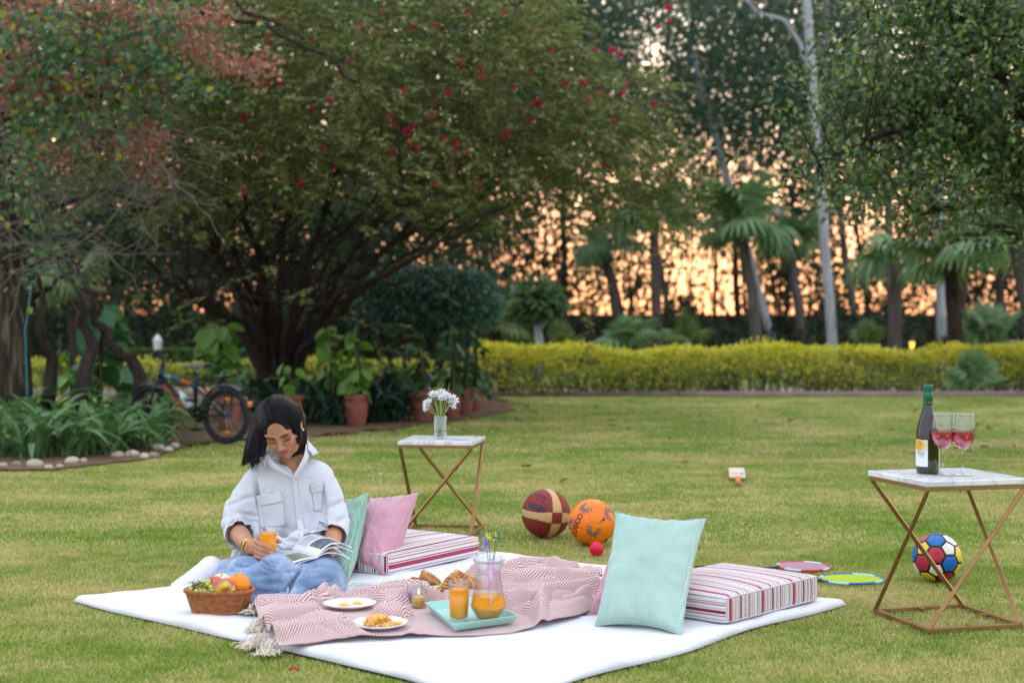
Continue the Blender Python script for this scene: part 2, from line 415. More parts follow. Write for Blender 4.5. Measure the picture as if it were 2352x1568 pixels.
# ------------------------------------------------------------------ setting: lawn
def lawn_material():
    m, nt, b = new_mat('lawn'); setp(b, .9, .15)
    big = tex(nt, 'Noise', .8, 5, .68, mapping=((1, 1.3, 1),)); r = ramp(nt, [(.30, (.095, .175, .022)), (.46, (.155, .22, .036)), (.56, (.245, .255, .068)), (.66, (.38, .32, .135))])
    fine = tex(nt, 'Noise', 60, 4, .7); rf = ramp(nt, [(.3, (.45, .5, .4)), (.7, (1.35, 1.3, 1.2))])
    mxn = nt.nodes.new('ShaderNodeMix'); mxn.data_type = 'RGBA'; mxn.blend_type = 'MULTIPLY'; mxn.inputs[0].default_value = 1
    _lnk(nt, big.outputs['Fac'], r.inputs[0]); _lnk(nt, fine.outputs['Fac'], rf.inputs[0]); _lnk(nt, r.outputs[0], mxn.inputs[6]); _lnk(nt, rf.outputs[0], mxn.inputs[7]); _lnk(nt, mxn.outputs[2], b.inputs['Base Color'])
    bump(nt, b, fine.outputs['Fac'], .6, .02); return m
lawn_m = lawn_material()
gb = MB(); gb.grid(lambda u, v: (-200 + 400 * u, -40 + 400 * v, -.004), 9, 9)
tag(gb.build('lawn', lawn_m), kind='structure')

# white quilted picnic mat: four corners on the grass
MC = [G(178, 1384), G(1150, 1625), G(1926, 1392), G(1142, 1280)]     # left, near, right, back
MATZ = .030
def mat_pt(u, v):   # u: left->near.. bilinear: (0,0)=left (1,0)=near (1,1)=right (0,1)=back
    a = MC[0].lerp(MC[1], u); b = MC[3].lerp(MC[2], u); return a.lerp(b, v)
_mx = np.array([[c.x, c.y] for c in MC])
def in_mat(x, y, g=0):
    r = np.ones(np.shape(x), bool)
    for i in range(4):
        a = _mx[i]; b = _mx[(i + 1) % 4]; e = b - a; nrm = np.array([-e[1], e[0]]) / np.hypot(*e); r &= ((x - a[0]) * nrm[0] + (y - a[1]) * nrm[1]) > -g
    return r
def build_mat():
    n = 170; t = np.linspace(0, 1, n); U, W = np.meshgrid(t, t, indexing='ij')
    c = [np.array(k) for k in MC]
    Q = ((1 - U) * (1 - W))[..., None] * c[0] + (U * (1 - W))[..., None] * c[1] + (U * W)[..., None] * c[2] + ((1 - U) * W)[..., None] * c[3]
    # wavy hems
    e = np.minimum(np.minimum(U, 1 - U), np.minimum(W, 1 - W)) * 2.0
    ctr = np.mean(c, 0); wob = snoise(Q * 2.2, 5, 2, 1.6)
    Q[..., :2] += ((ctr - Q)[..., :2] / 1.5) * (.045 * wob * np.exp(-e / .10))[..., None]
    # hem bows in the middle of the near edges
    prof = np.sqrt(np.clip(1 - (1 - np.clip(e / .035, 0, 1)) ** 2, 0, 1))
    z = .006 + (MATZ - .006) * prof * (1 + .35 * snoise(Q * 5, 15, 2, 1.6) * np.exp(-e / .08)) + .008 * snoise(Q * 3, 8, 3, 2.0) * np.clip(e / .05, 0, 1) + .012 * np.clip(snoise(Q * np.array([6, 6, 1]), 12, 2, 1.2), 0, 1) * np.exp(-e / .06) * np.clip(e / .02, 0, 1)
    fold = np.exp(-((U + W * .15 - .52) / .004) ** 2) * .004 + np.exp(-((W - .5 + .02 * np.sin(U * 5)) / .004) ** 2) * .004
    Q[..., 2] = z + fold
    V = Q.reshape(-1, 3); I = np.arange(n * n).reshape(n, n)
    F = np.stack([I[:-1, :-1], I[1:, :-1], I[1:, 1:], I[:-1, 1:]], -1).reshape(-1, 4)
    rim = np.concatenate([I[:, 0], I[-1, 1:], I[-2::-1, -1], I[0, -2:0:-1]]); B = V[rim].copy(); B[:, 2] = .002; B[:, :2] += (ctr[:2] - B[:, :2]) * .012
    k = len(rim); o = len(V); V = np.concatenate([V, B]); j = np.arange(k)
    F = np.concatenate([F, np.stack([rim[j], o + j, o + (j + 1) % k, rim[(j + 1) % k]], 1)])
    m, nt, b = new_mat('white_cotton'); setp(b, .85, .2, sheen=.15); b.inputs['Base Color'].default_value = (.74, .74, .775, 1)
    w = tex(nt, 'Noise', 6, 6, .62); bump(nt, b, w.outputs['Fac'], .4, .03)
    o = link('picnic_mat', meshof('picnic_mat', V, F), m); tag(o, 'large white padded cotton mat spread flat on the lawn', 'picnic mat')
build_mat()

# grass blades, dense close to the camera
def build_grass():
    parts = []
    def zone(n, y0, y1, hmin, hmax, w, mg=1.22):
        y = np.sqrt(RNG.random(n) * (y1 ** 2 - y0 ** 2) + y0 ** 2); x = (RNG.random(n) * 2 - 1) * .372 * y * mg
        keep = ~in_mat(x, y, -.012); x, y = x[keep], y[keep]; k = len(x)
        cl = snoise(np.stack([x, y], 1) * 5, 3, 3, 2.0); hh = (hmin + (hmax - hmin) * RNG.random(k)) * (1 + .35 * cl)
        D = np.stack([RNG.normal(size=k) * .75, RNG.normal(size=k) * .75, np.full(k, 1.0)], 1); N = unit(k)
        parts.append(leaves(np.stack([x, y, np.full(k, -.004)], 1), D, N, hh, w * (.6 + .8 * RNG.random(k)), 'tri'))
    zone(470000, 3.55, 6.6, .006, .019, .0036)
    zone(260000, 6.6, 11, .008, .021, .006)
    zone(110000, 11, 21, .010, .024, .011)
    V, F = join_arr(parts)
    m, nt, b = new_mat('grass_blade'); setp(b, .7, .2)
    g = nt.nodes.new('ShaderNodeNewGeometry'); big = tex(nt, 'Noise', .8, 5, .68, mapping=((1, 1.3, 1),)); mid = tex(nt, 'Noise', 7, 3, .6)
    a1 = nt.nodes.new('ShaderNodeMath'); a1.operation = 'MULTIPLY_ADD'; _lnk(nt, g.outputs['Random Per Island'], a1.inputs[0]); a1.inputs[1].default_value = .34; _lnk(nt, big.outputs['Fac'], a1.inputs[2])
    a2 = nt.nodes.new('ShaderNodeMath'); a2.operation = 'MULTIPLY_ADD'; _lnk(nt, mid.outputs['Fac'], a2.inputs[0]); a2.inputs[1].default_value = .40; _lnk(nt, a1.outputs[0], a2.inputs[2])
    r = ramp(nt, [(.50, (.14, .265, .032)), (.74, (.27, .375, .055)), (.87, (.43, .45, .12)), (.98, (.68, .57, .27))])
    _lnk(nt, a2.outputs[0], r.inputs[0]); _lnk(nt, r.outputs[0], b.inputs['Base Color'])
    tr = nt.nodes.new('ShaderNodeBsdfTranslucent'); _lnk(nt, r.outputs[0], tr.inputs[0]); ms = nt.nodes.new('ShaderNodeMixShader'); ms.inputs[0].default_value = .3
    _lnk(nt, b.outputs[0], ms.inputs[1]); _lnk(nt, tr.outputs[0], ms.inputs[2]); _lnk(nt, ms.outputs[0], nt.nodes['Material Output'].inputs[0])
    o = link('grass', meshof('grass', V, F, smooth=False), m); tag(o, 'short mown grass of the lawn with straw coloured patches', 'grass', kind='stuff')
build_grass()
# ------------------------------------------------------------------ trees
BARK_D = M('dark_bark', [(.022, .016, .013), (.045, .034, .027), (.07, .055, .045)], 5, .95, .1, bumpv=.7, bscale=20, bdist=.03, mapping=((3, 3, .6),))
BARK_P = M('pale_bark', [(.20, .21, .23), (.36, .37, .39), (.27, .26, .26)], 3, .85, .2, bumpv=.3, bscale=10, mapping=((2, 2, .4),))
BARK_G = M('grey_bark', [(.07, .06, .055), (.13, .115, .10)], 4, .9, .1, bumpv=.5, bscale=12, mapping=((2, 2, .4),))
BARK_L = M('streaked_bark', [(.018, .014, .011), (.05, .038, .028), (.16, .13, .10)], 7, .95, .1, bumpv=.9, bscale=10, bdist=.04, mapping=((3, 3, .45),))
def wander(a, b, n, amp, seed, sag=0):
    rg = np.random.default_rng(seed); a = np.array(a, float); b = np.array(b, float); t = np.linspace(0, 1, n); off = np.cumsum(rg.normal(size=(n, 3)), 0) * amp; off -= off[0]; off -= t[:, None] * off[-1]
    q = a + (b - a) * t[:, None] + off; q[:, 2] += sag * np.sin(PI * t); return q
def limb(name, pts, r0, r1, mat, parent, n=8):
    b = MB(); k = len(pts); b.tube(pts, [r0 + (r1 - r0) * i / (k - 1) for i in range(k)], n); return b.build(name, mat, parent)
def rel(pts, o): return [tuple(np.array(p) - np.array(o)) for p in pts]

# --- the wide spreading tree with red flowers
TY = 16.5
def build_main_tree():
    base = P(628, 930, TY); base.z = 0; e = empty('flowering_tree', base, 0, 'wide spreading tree with many dark stems, olive leaves and red pompom flowers', 'tree'); o = base
    stems = [((628, 930), (560, 760), (480, 690), (380, 640), -1.0, .085), ((632, 930), (575, 780), (500, 600), (430, 440), .6, .08), ((636, 930), (600, 740), (590, 560), (560, 360), -.8, .08), ((640, 930), (640, 760), (650, 560), (690, 320), .8, .075), ((644, 930), (660, 780), (720, 560), (800, 330), -.6, .075), ((648, 930), (680, 800), (800, 600), (960, 400), .4, .07), ((652, 930), (700, 790), (860, 640), (1120, 490), -.8, .07), ((656, 930), (720, 760), (900, 560), (1250, 300), -.2, .07), ((636, 930), (620, 800), (560, 640), (330, 500), .9, .06), ((650, 930), (690, 820), (760, 700), (1000, 560), -1.2, .06), ((622, 930), (540, 740), (400, 650), (280, 560), -.6, .06)]
    rg0 = random.Random(5)
    for k in range(13):
        x = 300 + 75 * k; stems.append(((628 + 2 * k, 930), (600 + 7 * k + rg0.uniform(-15, 15), 790 - 4 * k % 30), (560 + (x - 560) * .45, rg0.uniform(590, 660)), (x, rg0.uniform(380, 500)), rg0.uniform(-1.2, 1.2), rg0.uniform(.032, .05)))
    tips = []
    for k, (a, b_, c, d, dy, r) in enumerate(stems):
        y0 = TY; pts = np.concatenate([wander(P(*a, y0), P(*b_, y0 + dy * .3), 6, .02, k)[:-1], wander(P(*b_, y0 + dy * .3), P(*c, y0 + dy * 1.2), 7, .035, k + 30)[:-1], wander(P(*c, y0 + dy * 1.2), P(*d, y0 + dy * 2.2), 8, .045, k + 60)]); pts[0][2] = -.05
        limb('stem', rel(pts, o), r, .016, BARK_D, e, 8); tips += [pts[i] for i in range(8, len(pts))]
    # finer branches into the crown
    b = MB(); rg = np.random.default_rng(11); tips = np.array(tips); fine = []
    for k in range(230):
        a = tips[rg.integers(len(tips))]; d = rg.normal(size=3) * np.array([1, .8, .35]) + np.array([.15 * np.sign(a[0] + 1.5), 0, .55]); d /= np.linalg.norm(d); L = rg.uniform(.5, 1.5); q = wander(a, a + d * L, 6, .035, k + 100); b.tube(rel(q, o), [.014, .012, .010, .008, .006, .004], 5, False); fine.append(q)
    br = b.build('branches', BARK_D, e); tag(br, kind='stuff')
    # crown: drooping feathery sprays through an umbrella shaped volume
    n = 5600; C = []
    cx, cz = P(830, 330, TY).x, P(830, 330, TY).z
    while len(C) < n:
        u = rg.normal(size=3); u /= np.linalg.norm(u); rr = rg.random() ** .36; p = np.array([cx, TY - .2, cz - .55]) + u * rr * np.array([3.9, 3.0, 2.75])
        lowz = 2.62 - .035 * (p[0] - base.x - .8) ** 2 + .16 * math.sin(p[0] * 2.3) + .16 * rg.normal() - (.25 if p[1] < TY - 1.2 else 0)
        x_, y_ = proj(p)
        if p[2] < lowz and rg.random() < .985: continue
        if x_ < 330 and rg.random() < .6: continue
        if x_ > 1350 and y_ < 120 + .25 * (x_ - 1350) and rg.random() < .75: continue
        if snoise(p[None] * 1.5, 5, 2, 1.3)[0] < -.22: continue
        C.append(p)
    C = np.array(C); m = 24; per = np.repeat(C, m, 0); N_ = len(per); dirs = rg.normal(size=(n, 3)) * np.array([1, 1, .35]) + np.stack([np.sign(C[:, 0] - cx) * .5, -.4 * np.ones(n), -.15 * np.ones(n)], 1); dirs /= np.linalg.norm(dirs, axis=1, keepdims=True); D0 = np.repeat(dirs, m, 0); t = np.tile(np.linspace(0, 1, m), n)[:, None]
    sp = .30 * rg.uniform(.7, 1.3, size=(n, 1)); pos = per + D0 * t * np.repeat(sp, m, 0) - np.array([0, 0, 1]) * (t ** 2) * .10; side = np.cross(D0, np.array([0, 0, 1.0])); side /= (np.linalg.norm(side, axis=1, keepdims=True) + 1e-6); sg = np.where(np.arange(N_) % 2, 1, -1)[:, None]
    D = side * sg + D0 * .55 + rg.normal(size=(N_, 3)) * .28; V, F = leaves(pos - np.array(o), D, np.array([0, 0, 1.0]) + rg.normal(size=(N_, 3)) * .5, .076 * rg.uniform(.7, 1.3, N_), .024, 'quad', .2)
    lm = leafmat('feathery_leaf', [(.0, (.024, .040, .014)), (.3, (.072, .098, .036)), (.55, (.17, .195, .062)), (.80, (.37, .38, .145)), (.93, (.30, .22, .09)), (1, (.26, .12, .07))], .45, .28, noise_amt=.5, nscale=.8)
    cr = link('crown', meshof('crown', V, F), lm, e); tag(cr, kind='stuff')
    # red pompom flowers
    fm = leafmat('pompom', [(.1, (.50, .010, .07)), (.9, (.80, .06, .20))], .6, .3); fb = []
    k = 70; d = unit(k); Vf, Ff = leaves(np.zeros((k, 3)), d, unit(k), .055, .014, 'quad'); fme = meshof('flower', Vf, Ff); fme.materials.append(fm)
    spots = [(590, 45), (700, 180), (660, 235), (715, 255), (700, 238), (610, 120), (880, 25), (875, 75), (900, 110), (865, 140), (800, 140), (820, 125), (770, 385), (600, 345), (640, 375), (510, 320), (525, 318), (905, 290), (945, 295), (960, 340), (1020, 320), (1030, 380), (1050, 340), (1110, 290), (1000, 235), (1030, 215), (1080, 205), (1045, 330), (1215, 285), (1170, 300), (1160, 310), (1190, 250), (1300, 190), (1340, 190), (1380, 210), (1440, 195), (1430, 215), (1500, 240), (1530, 240), (1350, 230), (1280, 330), (1220, 70), (1100, 100), (950, 60), (1160, 30), (1210, 20), (780, 300), (690, 310), (650, 290), (560, 90), (530, 170), (480, 100), (450, 55), (130, 390), (420, 390), (890, 240), (1390, 250), (1000, 420), (1100, 420), (690, 420), (560, 440), (860, 330), (930, 210), (760, 230), (830, 90), (1060, 130), (1130, 180), (1000, 60), (720, 95), (650, 150), (740, 340), (1180, 200), (1240, 240), (1450, 260), (1330, 300), (1410, 280), (560, 270), (620, 190)]
    spots += [(random.uniform(480, 1560), random.uniform(0, 400)) for _ in range(50)]
    for i, (x, y) in enumerate(spots):
        Yf = TY - 2.3 + 1.2 * abs(x - 850) / 700 + random.uniform(-.2, .3); s = random.uniform(.45, .95); q = link('flower', fme, None, e, loc=P(x, y, Yf) - o, rot=(random.random() * 6, random.random() * 6, 0)); q.scale = (s, s, s)
build_main_tree()

# --- old tree with a flowering vine on the left
def build_left_tree():
    Yt = 12.6; base = P(20, 985, Yt); base.z = 0; e = empty('old_tree', base, 0, 'old leaning tree with streaked bark overgrown by a vine with dried pink bracts', 'tree'); o = base
    q = np.array([P(18, 1010, Yt), P(22, 900, Yt), P(20, 760, Yt), P(8, 640, Yt), P(4, 520, Yt + .1), P(-8, 380, Yt + .2), P(6, 200, Yt + .1), P(30, 80, Yt), P(70, -60, Yt - .1)]); q[0][2] = -.05
    b = MB(); b.tube(rel(q, o), [.23, .20, .17, .15, .14, .13, .12, .13, .12], 14); b.build('trunk', BARK_L, e)
    for k, pl_ in enumerate(([(30, 740), (70, 690), (120, 660), (190, 610)], [(110, 960), (120, 820), (100, 700), (60, 560)], [(200, 955), (215, 800), (190, 690), (130, 600)], [(330, 960), (300, 820), (250, 760), (190, 640), (150, 560)], [(20, 560), (110, 480), (220, 440), (340, 470)], [(40, 300), (160, 230), (300, 190), (420, 205)], [(60, 40), (200, 40), (330, 90)], [(390, -10), (520, 40), (640, 80), (760, 130), (830, 190), (862, 290)], [(500, -20), (560, 30), (700, 90)], [(10, 420), (130, 330), (250, 300), (370, 240)], [(300, 480), (390, 430), (430, 470)])):
        y = Yt + .3 - .25 * (k % 3); pts = np.concatenate([wander(P(*a, y), P(*c, y), 5, .03, k * 7 + j)[:-1] for j, (a, c) in enumerate(zip(pl_[:-1], pl_[1:]))] + [np.array([P(*pl_[-1], y)])]); r0 = .075 if k in (1, 2, 3) else (.05 if k == 0 else .026); limb('limb', rel(pts, o), r0, .010, BARK_D, e, 7)
    # tangle of bare twigs
    rg = np.random.default_rng(21); b = MB()
    for k in range(420):
        x = rg.uniform(-20, 420) ; y = rg.uniform(60, 640); 
        if x > 250 and y > 480: continue
        y0 = Yt - rg.uniform(-.3, 1.2); a = np.array(P(x, y, y0)); d = rg.normal(size=3) * np.array([1, .4, .8]); d /= np.linalg.norm(d); qq = wander(a, a + d * rg.uniform(.3, .9), 7, .03, k + 500); b.tube(rel(qq, o), [.006, .0055, .005, .0045, .004, .003, .002], 4, False)
    tw = b.build('twigs', M('grey_twig', [(.10, .085, .07), (.20, .17, .14)], 8, .9), e); tag(tw, kind='stuff')
    # round vine leaves
    C = []
    def spray(cx, cy, rx, ry, n):
        for _ in range(n): C.append(np.array(P(rg.normal(cx, rx), rg.normal(cy, ry), Yt - rg.uniform(0, 1.6))))
    for s in ((180, 130, 70, 50, 380), (320, 90, 60, 40, 260), (120, 200, 60, 60, 340), (250, 220, 70, 60, 260), (80, 300, 50, 50, 240), (400, 130, 50, 40, 200), (480, 200, 40, 20, 60), (330, 160, 60, 30, 180), (200, 330, 60, 40, 140), (60, 100, 40, 50, 200), (150, 60, 60, 40, 200), (100, 560, 50, 60, 80), (300, 40, 120, 30, 300), (30, 420, 40, 60, 120), (60, 220, 60, 60, 200)): spray(*s)
    C = np.array(C); n = len(C); V, F = leaves(C - np.array(o), rg.normal(size=(n, 3)) * np.array([1, .6, .5]) + np.array([0, -.2, -.5]), rg.normal(size=(n, 3)) + np.array([0, -.8, .8]), .068 * rg.uniform(.6, 1.25, n), .055 * rg.uniform(.7, 1.2, n), 'leaf', .1)
    vl = link('vine_leaves', meshof('vine_leaves', V, F), leafmat('vine_leaf', [(.0, (.035, .085, .035)), (.45, (.06, .13, .05)), (.80, (.11, .17, .05)), (.93, (.32, .30, .05)), (1, (.45, .30, .04))], .4, .3, noise_amt=.1), e); tag(vl, kind='stuff')
    # dried bract clusters
    bm_ = leafmat('dried_bract', [(.0, (.20, .085, .06)), (.5, (.36, .17, .12)), (.85, (.48, .27, .21)), (1, (.46, .18, .20))], .8, .3, noise_amt=.3); mesh = []
    for k in range(4):
        m = 120; cc = rg.normal(size=(m, 3)) * np.array([.085, .06, .055]); Vb, Fb = leaves(cc, unit(m), unit(m), .046, .036, 'quad'); me = meshof('bract_cluster', Vb, Fb); me.materials.append(bm_); mesh.append(me)
    for i, (x, y) in enumerate(((20, 40), (55, 130), (25, 175), (110, 25), (70, 12), (200, 12), (265, 20), (300, 35), (170, 80), (210, 60), (335, 52), (360, 75), (390, 100), (420, 110), (450, 105), (370, 8), (120, 200), (165, 190), (100, 215), (40, 195), (20, 240), (245, 210), (215, 320), (255, 330), (180, 340), (130, 360), (310, 170), (340, 190), (480, 95), (470, 140), (520, 145), (540, 150), (600, 155), (280, 340), (340, 360), (350, 390), (330, 310), (60, 70), (240, 130), (290, 105), (400, 55), (440, 50), (500, 40), (360, 330))):
        q_ = link('bract_cluster', mesh[i % 4], None, e, loc=P(x, y, Yt - .4 - random.random()) - o, rot=(random.random() * .6, random.random() * .6, random.random() * 6)); s = random.uniform(.7, 1.2); q_.scale = (s, s, s); tag(q_, kind='stuff')
    # teal cord hanging from it
    b = MB(); pts = [P(72, 655, 12.1), P(66, 700, 12.1), P(58, 760, 12.1), P(60, 830, 12.1), P(62, 880, 12.1), P(64, 960, 12.1)]; b.tube(pts, .006, 6); c = b.build('rope', M('teal_rope', (.02, .22, .22), rough=.7)); tag(c, 'thin teal rope hanging beside the old tree', 'rope')
build_left_tree()

# --- dark leafy tree hanging in from the right
def build_right_tree():
    Yt = 11.5; base = P(2620, 900, Yt); base.z = 0; e = empty('leafy_tree', base, 0, 'dark green leafy tree reaching in with crooked dark branches', 'tree'); o = base; rg = np.random.default_rng(31)
    q = np.array([P(2620, 1050, Yt), P(2600, 700, Yt), P(2560, 400, Yt), P(2520, 200, Yt), P(2500, -100, Yt)]); q[0][2] = -.05; limb('trunk', rel(q, o), .20, .12, BARK_D, e, 12); anchors = []
    for k, pl_ in enumerate(([(2560, 420), (2352, 270), (2290, 160), (2240, 60), (2180, -20)], [(2540, 480), (2380, 420), (2270, 400), (2170, 330), (2060, 250)], [(2540, 520), (2360, 470), (2220, 470), (2120, 490), (2010, 430)], [(2520, 250), (2360, 150), (2260, 110), (2120, 130), (1990, 200)], [(2540, 450), (2300, 330), (2160, 260), (2000, 320), (1880, 370)], [(2520, 100), (2330, 30), (2150, 60), (2000, 40)], [(2560, 560), (2400, 540), (2280, 520), (2180, 560)])):
        y = Yt - .5 + .35 * (k % 4) - .2; pts = np.concatenate([wander(P(*a, y), P(*c, y), 6, .03, k * 9 + j + 300)[:-1] for j, (a, c) in enumerate(zip(pl_[:-1], pl_[1:]))] + [np.array([P(*pl_[-1], y)])]); limb('branch', rel(pts, o), .065 if k < 5 else .045, .010, BARK_D, e, 7); anchors += list(pts[3:])
    A = np.array(anchors); b = MB(); C = []
    def dens(x, y):
        edge = np.interp(y, [-50, 40, 120, 200, 300, 400, 480, 560, 620], [1960, 1940, 1930, 1830, 1800, 1850, 1960, 2120, 2300]); return 1 / (1 + np.exp(-(x - edge) / 35)) * (1 if y < 480 else max(0, 1 - (y - 480) / 130))
    while len(C) < 1650:
        a = A[rg.integers(len(A))] if rg.random() < .55 else np.array(P(rg.uniform(1780, 2420), rg.uniform(-60, 560), Yt + rg.uniform(-1.2, 1.2))); p = a + rg.normal(size=3) * np.array([.30, .45, .26]); x, y = proj(p)
        if rg.random() > dens(float(x), float(y)): continue
        if snoise(p[None] * 1.9, 9, 2, 1.3)[0] < -.08: continue
        C.append(p)
    C = np.array(C); nC = len(C)
    for k in range(0, nC, 3):
        a = A[((A - C[k]) ** 2).sum(1).argmin()]; b.tube(rel(wander(a, C[k], 5, .02, k + 900), o), [.008, .007, .006, .005, .003], 4, False)
    tw = b.build('twigs', BARK_D, e); tag(tw, kind='stuff')
    m = 15; per = np.repeat(C, m, 0); N_ = len(per); pos = per + rg.normal(size=(N_, 3)) * .075; V, F = leaves(pos - np.array(o), rg.normal(size=(N_, 3)) + np.array([-.3, -.3, .1]), rg.normal(size=(N_, 3)) * .7 + np.array([0, -.3, .9]), .060 * rg.uniform(.6, 1.2, N_), .030, 'leaf', .1)
    lm = leafmat('glossy_leaf', [(.0, (.028, .052, .022)), (.4, (.070, .115, .042)), (.75, (.14, .205, .065)), (.93, (.25, .32, .08)), (1, (.50, .50, .08))], .34, .32, noise_amt=.15, spec=.5); cr = link('crown', meshof('crown', V, F), lm, e); tag(cr, kind='stuff')
build_right_tree()

# ------------------------------------------------------------------ hedges, path, wall
def leafy_box(name, a, b, width, z0, z1, n, L, W, mat, label, stems=0, kind=None, top_bias=.6, seed=1, wob=.13, under=.12):
    """clipped hedge between plan points a and b"""
    a = np.array(a); b = np.array(b); d = b - a; ln = np.linalg.norm(d); d /= ln; s = np.array([-d[1], d[0]]); rg = np.random.default_rng(seed); e = empty(name, ((a + b)[0] / 2, (a + b)[1] / 2, 0), 0, label, 'hedge'); o = np.array([(a + b)[0] / 2, (a + b)[1] / 2, 0])
    u = rg.random(n) * ln; zt = z1 * (1 + wob * .5 * np.sin(u * 1.7) + wob * .4 * np.sin(u * 4.3 + 1) + wob * rg.normal(size=n) * .35); v = 1 - rg.random(n) ** (1 / (1 - top_bias * .6)) * 1.0; z = z0 + (zt - z0) * np.clip(v, 0, 1); w = (rg.random(n) - .5) * width * (.55 + .45 * np.clip((z - z0) / (z1 - z0), 0, 1)); sh = rg.random(n) < .5; w = np.where(sh, np.sign(w) * width * .5 * (.8 + .25 * rg.random(n)), w)
    pc = snoise(np.stack([u * 1.4, z * 3, w], 1), seed + 3, 2, 1.4); keep = (pc > -.30) | ((v > .80) & (pc > -.6)); u, z, w = u[keep], z[keep], w[keep]; k = len(u)
    C = np.stack([a[0] + d[0] * u + s[0] * w, a[1] + d[1] * u + s[1] * w, z], 1) - o; V, F = leaves(C, rg.normal(size=(k, 3)) + np.array([0, 0, .5]), rg.normal(size=(k, 3)) * .8 + np.array([0, -.4, .7]), L * rg.uniform(.6, 1.3, k), W, 'leaf', .1); f = link('foliage', meshof('foliage', V, F), mat, e); tag(f, kind='stuff')
    if stems:
        bb = MB()
        for i in range(stems):
            x = rg.random() * ln; w = rg.normal() * width * .2; p = np.array([a[0] + d[0] * x + s[0] * w, a[1] + d[1] * x + s[1] * w, 0]) - o; q = p + np.array([rg.normal() * .10, rg.normal() * .05, z0 + (z1 - z0) * rg.uniform(.4, .9)]); bb.tube(wander(p, q, 5, .012, i), [.013, .011, .009, .007, .004], 5, False)
        st = bb.build('stems', BARK_G, e); tag(st, kind='stuff')
    return e
def hedge_mat(name, lo, mid, hi):
    m = leafmat(name, [(.0, lo), (.45, mid), (.8, hi), (1, hi)], .5, .4, noise_amt=.2); nt = m.node_tree
    # new growth at the top of the hedge is yellow, older leaves below are green
    r = [n for n in nt.nodes if n.type == 'VALTORGB'][0]; src = r.inputs[0].links[0].from_socket; g = nt.nodes.new('ShaderNodeNewGeometry'); sp = nt.nodes.new('ShaderNodeSeparateXYZ'); _lnk(nt, g.outputs['Position'], sp.inputs[0]); mr = nt.nodes.new('ShaderNodeMapRange'); mr.inputs[1].default_value = .15; mr.inputs[2].default_value = .75; mr.inputs[3].default_value = -.25; mr.inputs[4].default_value = .45; _lnk(nt, sp.outputs['Z'], mr.inputs[0]); ad = nt.nodes.new('ShaderNodeMath'); ad.operation = 'ADD'; _lnk(nt, src, ad.inputs[0]); _lnk(nt, mr.outputs[0], ad.inputs[1]); _lnk(nt, ad.outputs[0], r.inputs[0]); return m
YEL = hedge_mat('golden_hedge', (.085, .12, .045), (.27, .31, .075), (.64, .59, .08)); GRN = leafmat('green_hedge', [(.1, (.03, .075, .018)), (.9, (.09, .17, .035))], .5, .3)
def gp(x, y): p = G(x, y); return (p.x, p.y)
leafy_box('golden_hedge', gp(1085, 909), gp(2440, 903), .75, .05, .70, 27000, .060, .038, YEL, 'long clipped golden yellow hedge running along the back of the lawn', 260, seed=3)
leafy_box('golden_hedge', gp(60, 905), gp(1090, 905), .6, .04, .50, 9000, .052, .034, YEL, 'golden yellow hedge seen in pieces behind the bicycle and the pots', 120, seed=4)
hg = P(380, 812, 25.0); h2 = P(640, 812, 25.0)
leafy_box('green_hedge', (hg.x - 1.5, 25), (h2.x + .4, 25), 1.0, .02, .62, 26000, .06, .04, GRN, 'dark green clipped hedge behind the golden one and the bicycle', 0, seed=5, wob=.03)
pth = M('paving', [(.34, .24, .20), (.42, .31, .27)], 2, .9, .1); gbp = MB(); gbp.grid(lambda u, v: (-14 + 32 * u, 22.6 + 1.6 * v, .004), 9, 2); tag(gbp.build('path', pth), kind='structure')
kb = MB(); kb.box((2.5, 21.2, .02), (22, .10, .10)); tag(kb.build('kerb', M('kerb_stone', [(.20, .15, .13), (.30, .22, .19)], 3, .9)), kind='structure')
wl = MB(); wl.box((2, 50, .75), (90, .3, 1.5)); o = wl.build('boundary_wall', M('wall_plaster', [(.045, .035, .030), (.08, .06, .05)], .8, .95, bumpv=.4, bscale=3)); tag(o, 'low dark boundary wall in front of the woods', 'wall')
# dark shrubs along the wall
# garden lamps
def lamp(p, h, label, lit, s=1.0):
    e = empty('garden_lamp', (p.x, p.y, 0), 0, label, 'lamp'); pm = M('lamp_post', (.62, .62, .64) if not lit else (.05, .05, .05), rough=.5); b = MB(); b.tube([(0, 0, 0), (0, 0, h)], .018 * s, 8); b.build('post', pm, e)
    b = MB(); b.lathe([(0, h), (.05 * s, h + .02 * s), (.07 * s, h + .06 * s), (.085 * s, h + .20 * s), (.09 * s, h + .21 * s), (.05 * s, h + .28 * s), (.012 * s, h + .31 * s), (0, h + .35 * s)], 8); 
    if lit:
        gm, nt, bb = new_mat('lamp_glow'); nt.nodes.remove(bb); em = nt.nodes.new('ShaderNodeEmission'); em.inputs[0].default_value = (1, .62, .10, 1); em.inputs[1].default_value = 2.2; _lnk(nt, em.outputs[0], nt.nodes['Material Output'].inputs[0]); b.build('lantern', gm, e)
        b = MB(); b.lathe([(.1 * s, h + .22 * s), (.05 * s, h + .30 * s), (0, h + .36 * s)], 8); b.build('cap', pm, e)
    else: b.build('lantern', pm, e)
lamp(G(362, 893), .62, 'white lantern on a post behind the bicycle handlebar', False, .9); lp = P(2095, 800, 27); lamp(lp, .62, 'lit amber garden lantern glowing above the golden hedge', True, .62); lp = P(1150, 800, 27); lamp(lp, .35, 'slim pale garden lamp left of the bare branched shrub', False, .8)

